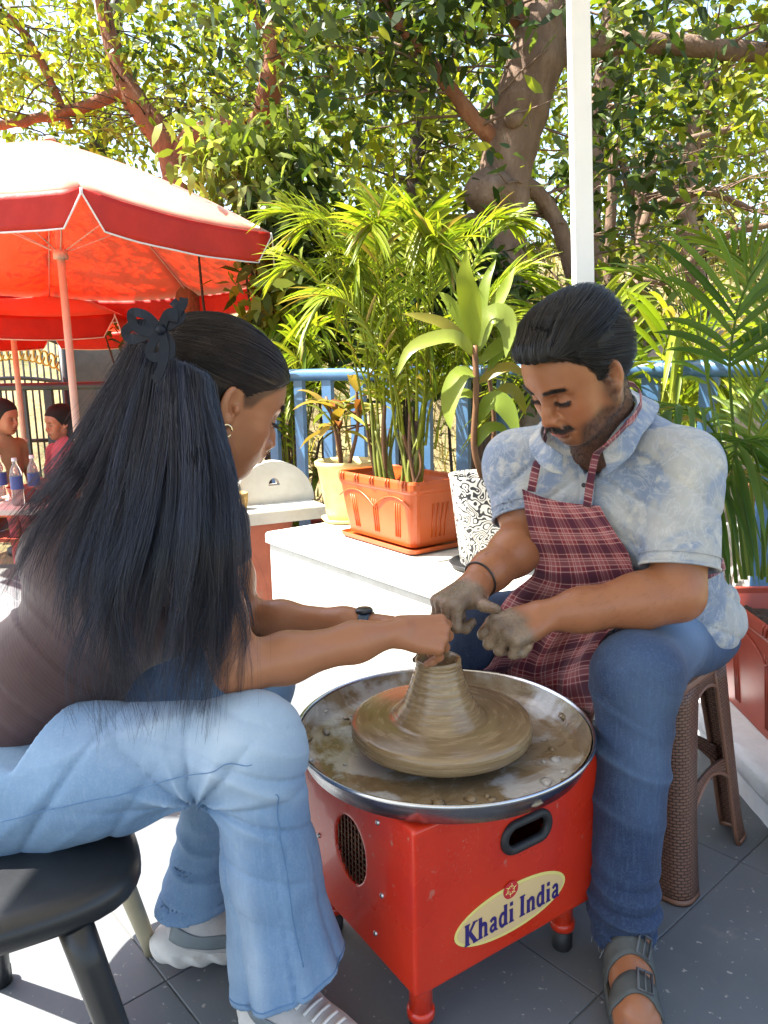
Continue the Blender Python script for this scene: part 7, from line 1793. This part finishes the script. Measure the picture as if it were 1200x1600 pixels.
# slender reddish tree on the left
T2 = thing('red_barked_tree', 'slender reddish tree forking above the red umbrella', 'tree', tuple(D(300, 560, 6.4)*np.array([1, 1, 0])+V3(0, 0, float(ground_z(-1.6, 6.4)))))
b0 = D(300, 560, 6.4); b0 = V3(b0[0], 6.4, float(ground_z(b0[0], 6.4))-.05)
tr, P2 = wood('trunk', [b0, D(296, 420, 6.4), D(280, 300, 6.4), D(262, 240, 6.4), D(235, 195, 6.4), D(200, 140, 6.4), D(170, 60, 6.4), D(150, -60, 6.4)], [.14, .12, .11, .11, .10, .085, .06, .05], BARKR, T2, tq, 40, 14, .004)
lp_ = [P2[22:]]
for pts, r in (([(274, 262, 6.4), (300, 222, 6.35), (345, 205, 6.3), (400, 205, 6.2), (420, 150, 6.1), (432, 80, 6.05), (428, -30, 6.0)], [.10, .10, .095, .09, .085, .085, .07]), ([(425, 60, 6.05), (400, 20, 6.0), (360, -20, 5.9)], [.05, .045, .04]), ([(200, 140, 6.4), (120, 170, 6.3), (50, 190, 6.2), (-30, 200, 6.1)], [.05, .04, .035, .03]), ([(440, 30, 6.0), (480, 60, 5.9), (520, 110, 5.8)], [.03, .025, .02]), ([(110, 200, 6.3), (60, 90, 6.2), (20, 30, 6.1), (-20, 10, 6.0)], [.03, .03, .025, .02])):
    o_, P = wood('limb', [tuple(D(*p)) for p in pts], r, BARKR, T2, tq, 28, 10, .005); lp_.append(P[8:])
tw, tips = twigs(T2, np.concatenate(lp_), 110, .7, .008, tq, BARKD); tips = np.array(tips)
lv = Leaves(6)
for p in tips[tq.choice(len(tips), 200)]: lv.cluster(p, 9, .12, .095, MDG if tq.uniform() < .6 else YLG, .36)
for (px, py, y, rx, rz, nc, pal) in ((60, 60, 6.2, .7, .5, 60, YLG), (200, 40, 6.6, .9, .5, 80, MDG), (330, 60, 6.5, .8, .5, 90, DKG), (340, 150, 7.0, .9, .5, 80, YLG), (100, 160, 7.0, .9, .4, 60, MDG), (-80, 80, 6.5, .8, .9, 60, MDG), (420, 30, 6.8, .7, .5, 60, MDG)):
    lv.lobe(D(px, py, y), (rx, .7, rz), int(nc*.62), 12, .095, pal, .13)
part('crown', lv.mesh('crown'), LEAF, T2, kind='stuff')
# background trees
def bgtree(label, base, trunk_pts, r, mat, lobes, seed, ln_=.15, npc=16, name='hillside_tree', sp=.2, grp='trees on the hillside'):
    bx, by = base; zg = float(ground_z(bx, by)); t = thing(name, label, 'tree', (bx, by, zg), 0, grp)
    o_, P = wood('trunk', [V3(bx, by, zg-.05)]+[tuple(D(*p)) for p in trunk_pts], r, mat, t, tq, 30, 10, .008)
    tw_, tp_ = twigs(t, P[12:], 36, 1.0, .012, tq, mat, 'branch')
    lv = Leaves(seed)
    for (px, py, y, rx, ry, rz, nc, pal) in lobes: lv.lobe(D(px, py, y), (rx, ry, rz), int(nc*.62), npc, ln_*.80, pal, sp)
    part('crown', lv.mesh('crown'), LEAF, t, kind='stuff'); return t
bgtree('pale trunked tree behind the white post on the slope', (2.05, 7.2), [(915, 330, 7.2), (932, 210, 7.2), (948, 120, 7.2), (960, -40, 7.2)], [.14, .12, .11, .1, .08], BARK,
       [(930, 60, 7.4, .9, .7, .8, 70, MDG), (1060, 130, 7.6, .9, .7, .7, 45, YLG), (1000, -60, 7.4, 1.4, .8, .8, 70, MDG), (960, 330, 7.8, .6, .5, .5, 40, MDG)], 21)
bgtree('tree with bare forking branches on the slope at the right', (3.5, 7.4), [(1090, 430, 7.4), (1082, 300, 7.4), (1095, 180, 7.4), (1120, 40, 7.4)], [.11, .10, .085, .07, .05], BARK,
       [(1130, 130, 7.6, .8, .7, .8, 60, MDG), (1190, 250, 7.5, .7, .6, .7, 35, YLG), (1060, 330, 7.8, .6, .5, .35, 26, YLG), (1240, 60, 7.6, .9, .8, 1., 50, MDG)], 22)
bgtree('dark slender tree left of the burl trunk', (.35, 7.0), [(648, 380, 7.0), (650, 250, 7.0), (655, 120, 7.0), (640, -20, 7.0)], [.08, .07, .065, .055, .04], BARKD,
       [(600, 180, 7.4, .9, .7, .7, 80, MDG), (690, 230, 7.2, .6, .6, .5, 55, YLG), (650, 320, 7.6, .9, .6, .4, 55, YLG), (540, 120, 7.6, .6, .6, .6, 40, DKG), (740, 80, 7.4, .6, .6, .6, 50, MDG)], 23)
bgtree('sunlit feathery tree behind the red umbrella', (-3.6, 10.5), [(140, 420, 10.5), (150, 280, 10.5), (170, 120, 10.5), (190, -20, 10.5)], [.16, .14, .12, .1, .07], BARKD,
       [(120, 80, 10.5, 1.9, 1.2, 1.2, 110, YLG), (300, 150, 10.2, 1.5, 1.0, .9, 110, YLG), (20, 190, 10.5, 1.4, 1.0, .8, 70, YLG), (420, 230, 10.4, 1.2, .9, .8, 70, MDG), (250, 280, 10.6, 1.4, .8, .7, 60, MDG)], 24, .17, 18, sp=.26)
bgtree('wide crowned tree at the top of the slope', (.6, 11.8), [(650, 330, 11.8), (660, 220, 11.8), (660, 60, 11.8)], [.2, .17, .15, .1], BARKD,
       [(600, 260, 11.5, 2.0, 1.2, 1.0, 110, YLG), (760, 180, 11.6, 1.8, 1.2, 1.1, 110, MDG), (880, 300, 11.2, 1.6, 1., .9, 90, YLG), (540, 330, 11.0, 1.3, .9, .6, 60, MDG), (700, 30, 11.8, 1.8, 1.2, .9, 60, YLG)], 25, .19, 18, sp=.3)
bgtree('light green tree on the ridge at the right', (4.8, 11.4), [(1080, 330, 11.4), (1090, 220, 11.4), (1100, 60, 11.4)], [.18, .15, .12, .08], BARKD,
       [(1040, 240, 11.2, 1.7, 1.1, 1.1, 110, YLG), (1180, 160, 11.4, 1.6, 1.1, 1.2, 100, YLG), (1200, 320, 11.0, 1.3, .9, .8, 60, DRY), (1020, 370, 10.6, 1.2, .8, .6, 50, DRY), (980, 150, 11.6, 1.4, 1., .8, 60, MDG)], 26, .19, 18, sp=.3)
# shrubs just beyond the railing
def shrub(label, px, py, y, r, nc, pal, seed, ln_=.12, npc=16, w=.4, zb=None, name='shrub', droop=.5):
    c_ = D(px, py, y); zg = float(ground_z(c_[0], c_[1])); t = thing(name, label, 'shrub', (c_[0], c_[1], zg), 0, 'shrubs beyond the railing')
    mb = MB(); q = np.random.default_rng(seed)
    for k in range(7):
        e = c_+np.array(r)*q.normal(0, .45, 3); mb.tube(spline([V3(c_[0]+q.normal(0, .05), c_[1]+q.normal(0, .05), zg-.02), (V3(c_[0], c_[1], zg)+e)/2+q.normal(0, .08, 3), e], 9), np.linspace(.018, .005, 9), 6)
    part('stem', mb.mesh('stem', True), BARKD, t, kind='stuff')
    lv = Leaves(seed); lv.lobe(c_, r, nc, npc, ln_, pal, .11, w=w, droop=droop); part('foliage', lv.mesh('foliage'), LEAF, t, kind='stuff')
PALE = [(.24, .30, .06), (.30, .35, .10), (.16, .22, .03), (.20, .26, .04)]
shrub('shrub with pale drooping leaves right of the umbrella top', 400, 250, 5.0, (.42, .3, .33), 80, PALE, 31, .13, 12, .38, droop=.9)
shrub('leafy shrub beside the umbrella edge with large dark leaves', 455, 370, 4.9, (.26, .3, .42), 80, DKG+PALE[:2], 32, .13, 12, .42, droop=.7)
shrub('low shrub with glossy leaves behind the cream pot', 470, 480, 4.7, (.30, .25, .28), 80, PALE+MDG, 33, .14, 12, .42)
shrub('dark bush behind the orange trough', 620, 430, 4.9, (.6, .3, .5), 110, MDG, 34, .12, 14)
shrub('dark undergrowth beneath the burl trunk', 720, 520, 4.6, (.6, .3, .45), 90, DKG, 35, .12, 14)
shrub('undergrowth behind the man at the foot of the slope', 950, 520, 5.2, (.5, .3, .3), 60, MDG+DRY[:1], 36, .11, 14)
shrub('twiggy dry bush on the slope right of the post', 1080, 420, 6.4, (.8, .5, .45), 60, DRY+YLG, 37, .09, 14, .3)
shrub('dark bush by the lower court wall', 250, 470, 8.0, (.7, .4, .6), 60, DKG+DRY, 38, .13, 14)
# bare tangled branches on the right hand slope
for k, pts in enumerate([[(985, 480, 6.0), (1040, 450, 6.0), (1100, 400, 6.0), (1160, 365, 6.0), (1230, 345, 6.0)], [(1000, 350, 6.2), (1060, 305, 6.2), (1120, 300, 6.2), (1180, 330, 6.2)], [(1010, 330, 6.4), (1030, 260, 6.4), (1080, 220, 6.4), (1150, 200, 6.4)], [(960, 240, 6.4), (1000, 290, 6.4), (1040, 300, 6.4), (1090, 290, 6.4)]]):
    a = D(*pts[0]); zg = float(ground_z(a[0], a[1])); t = thing('bare_sapling', ['bent bare sapling low on the slope right of the post', 'bare sapling arching over the dry grass', 'bare grey sapling with an upward sweeping stem', 'thin bare sapling close to the pale trunk'][k], 'sapling', (a[0], a[1], zg), 0, 'bare saplings on the slope')
    o_, P = wood('stem', [V3(a[0], a[1], zg-.03), ((a+V3(a[0], a[1], zg))/2)]+[tuple(D(*p)) for p in pts], [.05, .045, .04, .035, .03, .02], BARK, t, tq, 26, 8, .012)
    twigs(t, P[8:], 26, .5, .007, tq, BARK)
# dry grass and litter over the slope
gq = np.random.default_rng(55); N_ = 15000
x = gq.uniform(-5, 7, N_); y = gq.uniform(5.0, 12.5, N_); ok = y > 5.4-.0*x+2.0*(x < -1.2); x, y = x[ok], y[ok]; z = ground_z(x, y)
h = gq.uniform(.10, .42, len(x)); d = gq.normal(0, .35, (len(x), 2)); a = gq.uniform(0, 6.28, len(x)); w = .010
B0 = np.stack([x, y, z-.01], 1); S_ = np.stack([np.cos(a), np.sin(a), 0*a], 1)*w; Md = B0+np.stack([d[:, 0]*h*.35, d[:, 1]*h*.35, h*.6], 1); Tp = B0+np.stack([d[:, 0]*h, d[:, 1]*h, h*.95], 1)
V = np.stack([B0-S_, B0+S_, Md-S_*.7, Md+S_*.7, Tp], 1).reshape(-1, 3); b = np.arange(len(x))[:, None]*5
C = np.array(DRY)[gq.integers(4, size=len(x))]*gq.uniform(.8, 1.5, (len(x), 1))
dg = part('dry_grass', fast_mesh('dry_grass', V, [b+np.array([0, 1, 3, 2]), b+np.array([2, 3, 4])], False, None, np.repeat(C, 5, 0)), LEAF); tag(dg, 'dry yellow grass covering the slope behind the terrace', 'grass', kind='stuff')
# stones on the slope
ROCK = plaster('slope_rock', (.34, .27, .20), (.22, .17, .12), (.42, .38, .32), 10., .04)
rl = [(1040, 512, 4.8, .26), (1085, 520, 4.7, .20), (985, 520, 5.0, .18), (1130, 470, 5.3, .22), (1010, 470, 5.6, .25), (860, 540, 4.9, .22), (930, 560, 4.7, .25), (1180, 500, 4.9, .26)]
lab = ['broad tan boulder above the railing right of the man', 'tan boulder overlapping the broad one above the railing', 'small tan stone just behind the man', 'stone half way up the slope by the palm', 'stone among dry grass by the post', 'stone under the burl trunk', 'stone hidden by undergrowth below the post', 'boulder behind the right hand palm']
for k, (px, py, y_, s) in enumerate(rl):
    c_ = D(px, py, y_); zg = float(ground_z(c_[0], c_[1])); c_[2] = max(zg+.25*s, c_[2]) if c_[2]-zg < .5 else c_[2]
    t = thing('rock', lab[k], 'rock', (c_[0], c_[1], zg), 0, 'rocks on the slope'); hh = max(s*.55, (c_[2]-zg)*.62)
    V, Q = sdf_mesh([Ell((c_[0], c_[1], zg+hh*.55), (s*1.3, s*.8, hh))], (c_[0]-s*1.7, c_[1]-s*1.4, zg-.4*hh-.1), (c_[0]+s*1.7, c_[1]+s*1.4, zg+hh*2), .035, lambda P: .045*wob(P, 9)+.02*wob(P, 22)); part('stone', fast_mesh('stone', V, Q, False), ROCK, t)
# ================================================================== the lower court: wall, gate, table, guests
GREYW = plaster('grey_render', (.15, .145, .14), (.10, .098, .095), (.20, .19, .17), 14., .01)
IRON = simple('black_iron', (.020, .022, .026), rough=.45, bump=.1)
GOLDP = simple('gold_paint', (.55, .36, .05), (.42, .27, .04), rough=.4, metal=.4, bump=.1)
PAVE = stone_mat('court_paving', (.30, .28, .25), (.22, .20, .18), (.35, .33, .30))
wA = D(100, 600, 8.8); wl = thing('court_wall', 'dark grey rendered wall pillar beside the iron gate', 'wall', (wA[0]+.5, 9.2, -.45))
p0 = D(98, 512, 9.0); p1 = D(205, 512, 9.0)
bevel_box('wall_body', [(p0[0], 9.0), (p1[0]+.6, 9.0), (p1[0]+.6, 9.35), (p0[0], 9.35)], -.6, float(p0[2]), GREYW, wl, .02)
gt = thing('iron_gate', 'black wrought iron gate with arched top and gold scrolls', 'gate', (D(30, 600, 8.6)[0], 8.6, -.45))
xa, xb = D(-70, 560, 8.6)[0], D(98, 560, 8.6)[0]; zt = lambda u: 1.50+.16*math.sin(u*math.pi)
part('top_rail', MB().tube([(xa+(xb-xa)*u, 8.6, zt(u)) for u in np.linspace(0, 1, 24)], .030, 8).mesh('top_rail', True), IRON, gt)
part('upper_rail', MB().tube([(xa+(xb-xa)*u, 8.6, zt(u)-.42-.10*math.sin(u*math.pi)) for u in np.linspace(0, 1, 24)], .022, 8).mesh('upper_rail', True), IRON, gt)
for z in (-.30, .45): part('cross_rail', MB().tube([(xa, 8.6, z), (xb, 8.6, z)], .022, 8).mesh('cross_rail', True), IRON, gt)
for k in range(17):
    u = k/16; x = xa+(xb-xa)*u; r = .045 if k in (0, 16) else .011
    part('gate_post' if r > .02 else 'bar', MB().tube([(x, 8.6, -.44), (x, 8.6, zt(u)+.02)], r, 8).mesh('bar', True), IRON, gt)
    f_ = part('finial', MB().lathe([(0, .16), (.010, .10), (.026, .06), (.012, .02), (.012, 0)], 8, (x, 8.6, zt(u)+.03)).mesh('finial', True), GOLDP, gt)
    if k < 16:
        cx_ = x+(xb-xa)/32; part('scroll', MB().tube([(cx_+(.030+.045*t/6)*math.cos(t)*.9, 8.585, zt(u)-.22+(.03+.09*t/6)*math.sin(t)) for t in np.linspace(0, 6, 18)], .011, 6).mesh('scroll', True), GOLDP, gt)
# guests' table with bottles, and chairs' red backs
tz_ = .36; tbx = D(30, 775, 4.95)
gtb = thing('guest_table', 'low white cloth covered table with bottles in front of the guests', 'table', (tbx[0]-.15, 4.95, -.45))
TC = simple('table_cloth', (.62, .50, .42), (.52, .40, .33), rough=.8, scale=6, bump=.2)
bevel_box('table_top', [(tbx[0]-.75, 4.6), (tbx[0]+.35, 4.6), (tbx[0]+.35, 5.25), (tbx[0]-.75, 5.25)], tz_-.035, tz_, TC, gtb, .01)
for dx in (-.68, .28):
    for dy in (4.67, 5.18): part('leg', MB().tube([(tbx[0]+dx, dy, -.449), (tbx[0]+dx, dy, tz_-.035)], .022, 8).mesh('leg', True), POLEC, gtb)
m = NT('clear_plastic'); m.base((.85, .88, .86)); m.set(Roughness=.08); m.b.inputs['Transmission Weight'].default_value = .85; m.b.inputs['IOR'].default_value = 1.25; PET = m.m
LBL = simple('bottle_label', (.06, .09, .30), rough=.5, bump=0); CAPW = simple('bottle_cap', (.75, .75, .74), rough=.5, bump=0)
for k, (px, y) in enumerate(((20, 4.75), (48, 4.9), (-4, 4.95))):
    c_ = D(px, 700, y); t = thing('water_bottle', ['clear water bottle with blue label on the guest table', 'clear water bottle behind the labelled one on the guest table', 'clear water bottle at the outer edge of the guest table'][k], 'bottle', (c_[0], y, tz_), 0, 'bottles on the guest table')
    part('bottle_body', MB().lathe([(0, .002), (.034, .003), (.037, .02), (.035, .09), (.037, .10), (.037, .19), (.032, .22), (.014, .26), (.014, .285)], 20, (c_[0], y, tz_)).mesh('bottle_body', True), PET, t)
    part('cap', MB().lathe([(.016, .278), (.016, .298), (0, .299)], 16, (c_[0], y, tz_)).mesh('cap', True), CAPW, t)
    part('label', MB().lathe([(.0378, .105), (.0378, .185)], 20, (c_[0], y, tz_)).mesh('label', True), LBL, t)
for k, px in enumerate((95, 140)):
    c_ = D(px, 735, 4.9); t = thing('red_basket', ['red plastic basket on the guest table beside the pole', 'red plastic basket at the near end of the guest table'][k], 'basket', (c_[0]-.25, 4.9, tz_), 0, 'baskets on the guest table')
    part('basket_body', MB().lathe([(0, .002), (.07, .003), (.10, .09), (.105, .10), (.098, .10), (.066, .012), (0, .012)], 20, (c_[0]-.25, 4.9, tz_)).mesh('basket_body', True), POTB, t)
def guest(label, px, py, y, psi, topc, hairc, cat='person', shawl=None):
    """seated figure, waist at seat height, head centre at the given pixel"""
    H = D(px, py, y); M = basis(math.radians(psi), math.radians(8)); f = M[:, 0]; l = M[:, 1]; zs = H[2]-.72
    t = thing('person', label, cat, (H[0], H[1], -.449)); fh = nrm(V3(f[0], f[1], 0))
    hp_, L = head_prims(H, M, 1.0, False); nb = H+V3(0, 0, -.17)-fh*.03; pelv = V3(H[0], H[1], zs+.08)-fh*.06
    prims = hp_+[Cone(L(-.03, 0, -.04), nb, .048, .05, .03)]
    V1 = sdf_mesh(prims, *bounds(prims, .02), .004)
    sh = [nb-V3(0, 0, .06)+l*s*.17 for s in (-1, 1)]; P = [Ell((nb+pelv)/2+V3(0, 0, .05), (.12, .16, .27), .05), Cone(sh[0], sh[1], .055, .055, .05)]
    sk = []
    for s_, s2 in zip(sh, (-1, 1)):
        el = s_+V3(0, 0, -.26)+fh*.06+l*s2*.04; wr = el+fh*.22+V3(0, 0, -.02)-l*s2*.10; sk.append(sdf_mesh([Cone(el, wr, .036, .026), Ell(wr+fh*.05, (.05, .04, .028)), Cone(s_, el, .042, .038)], *bounds([Cone(s_, el, .05, .04), Cone(el, wr+fh*.08, .05, .04)], .03), .006))
        P.append(Cone(s_, s_+(el-s_)*.6, .058, .05, .04))
    V, Q = join([V1]+sk); C, _ = face_color(V, H, M, 1.0, (.40, .19, .11), (.35, .09, .08), (.02, .02, .02), False)
    part('body', fast_mesh('body', V, Q, True, None, C), SKIN, t)
    V, Q = sdf_mesh(P, *bounds(P, .03), .009, lambda X_: .005*wob(X_, 18)); part('top', fast_mesh('top', V, Q), topc, t)
    hp2 = []
    for s2 in (-1, 1):
        hip = pelv+l*s2*.09+V3(0, 0, -.02); kn = hip+fh*.42+V3(0, 0, .02); an = V3(kn[0], kn[1], -.40); hp2 += [Cone(hip, kn, .085, .062, .04), Cone(kn, an, .06, .045, .04), Cone(an, an+fh*.14+V3(0, 0, -.02), .04, .032, .03)]
    V, Q = sdf_mesh(hp2, *bounds(hp2, .03), .012, lambda X_: .004*wob(X_, 20)); part('trousers', fast_mesh('trousers', V, Q), BLACKP if shawl is None else topc, t)
    e = lambda p, r: Ell(L(*p), np.array(r), .03, 1, M)
    hr_ = [e((-.020, 0, .040), (.116, .092, .102)), Cone(L(-.06, .05, .0), L(-.05, .07, -.22), .045, .035, .04), Cone(L(-.06, -.05, .0), L(-.05, -.07, -.22), .045, .035, .04), e((-.06, 0, -.05), (.05, .08, .12)), Fn(lambda X_: to_local(X_, H, M, 1.)[:, 2]-np.interp(to_local(X_, H, M, 1.)[:, 0], [-.03, .0, .03, .06, .09], [-.5, -.06, .00, .045, .065]), .01, -1)]
    V, Q = sdf_mesh(hr_, *bounds(hr_, .02), .005, lambda X_: .003*wob(X_, 60)); part('hair', fast_mesh('hair', V, Q), HBASE if hairc is None else hairc, t)
    return t
TAN = simple('tan_shawl', (.34, .27, .15), (.26, .20, .11), rough=.85, bump=.3, bscale=120); PINK = simple('pink_kurta', (.55, .13, .16), (.45, .10, .13), rough=.85, bump=.3, bscale=120); WSH = simple('white_shirt', (.70, .69, .66), (.60, .59, .56), rough=.85, bump=.3)
guest('seated guest in tan draped top at the far table', 6, 652, 5.75, -10, TAN, None, shawl=1)
guest('seated guest in pink top leaning by the umbrella pole', 92, 660, 5.9, -130, PINK, None, shawl=1)
guest('seated person in white shirt and black trousers beyond the railing', 1188, 770, 3.4, 200, WSH, None)
# chairs under the guests
def chair(label, x, y, psi):
    t = thing('plastic_chair', label, 'chair', (x, y, -.449), math.radians(psi), 'chairs at the guest table')
    mt = POTB; part('seat', MB().box((-.20, -.20, .40), (.20, .20, .425)).mesh('seat'), mt, t, world=False)
    for sx in (-1, 1):
        for sy in (-1, 1): part('leg', MB().tube([(sx*.18, sy*.18, .0), (sx*.165, sy*.165, .40)], .018, 8).mesh('leg', True), mt, t, world=False)
        part('arm', MB().tube([(.16, sx*.21, .41), (.16, sx*.22, .60), (-.18, sx*.22, .64)], .018, 8).mesh('arm', True), mt, t, world=False)
    S_ = np.array([[(-.20-.05*v, -.20+.40*u-.0, .43+.38*v+.03*math.sin(u*math.pi)*v) for u in np.linspace(0, 1, 9)] for v in np.linspace(0, 1, 6)]); part('backrest', grid_mesh('backrest', S_, .02), mt, t, world=False)
a = D(6, 652, 5.75); chair('red plastic chair under the guest in tan', float(a[0])+.02, 5.75, -10)
a = D(92, 660, 5.9); chair('red plastic chair under the guest in pink', float(a[0]), 5.9, -130)
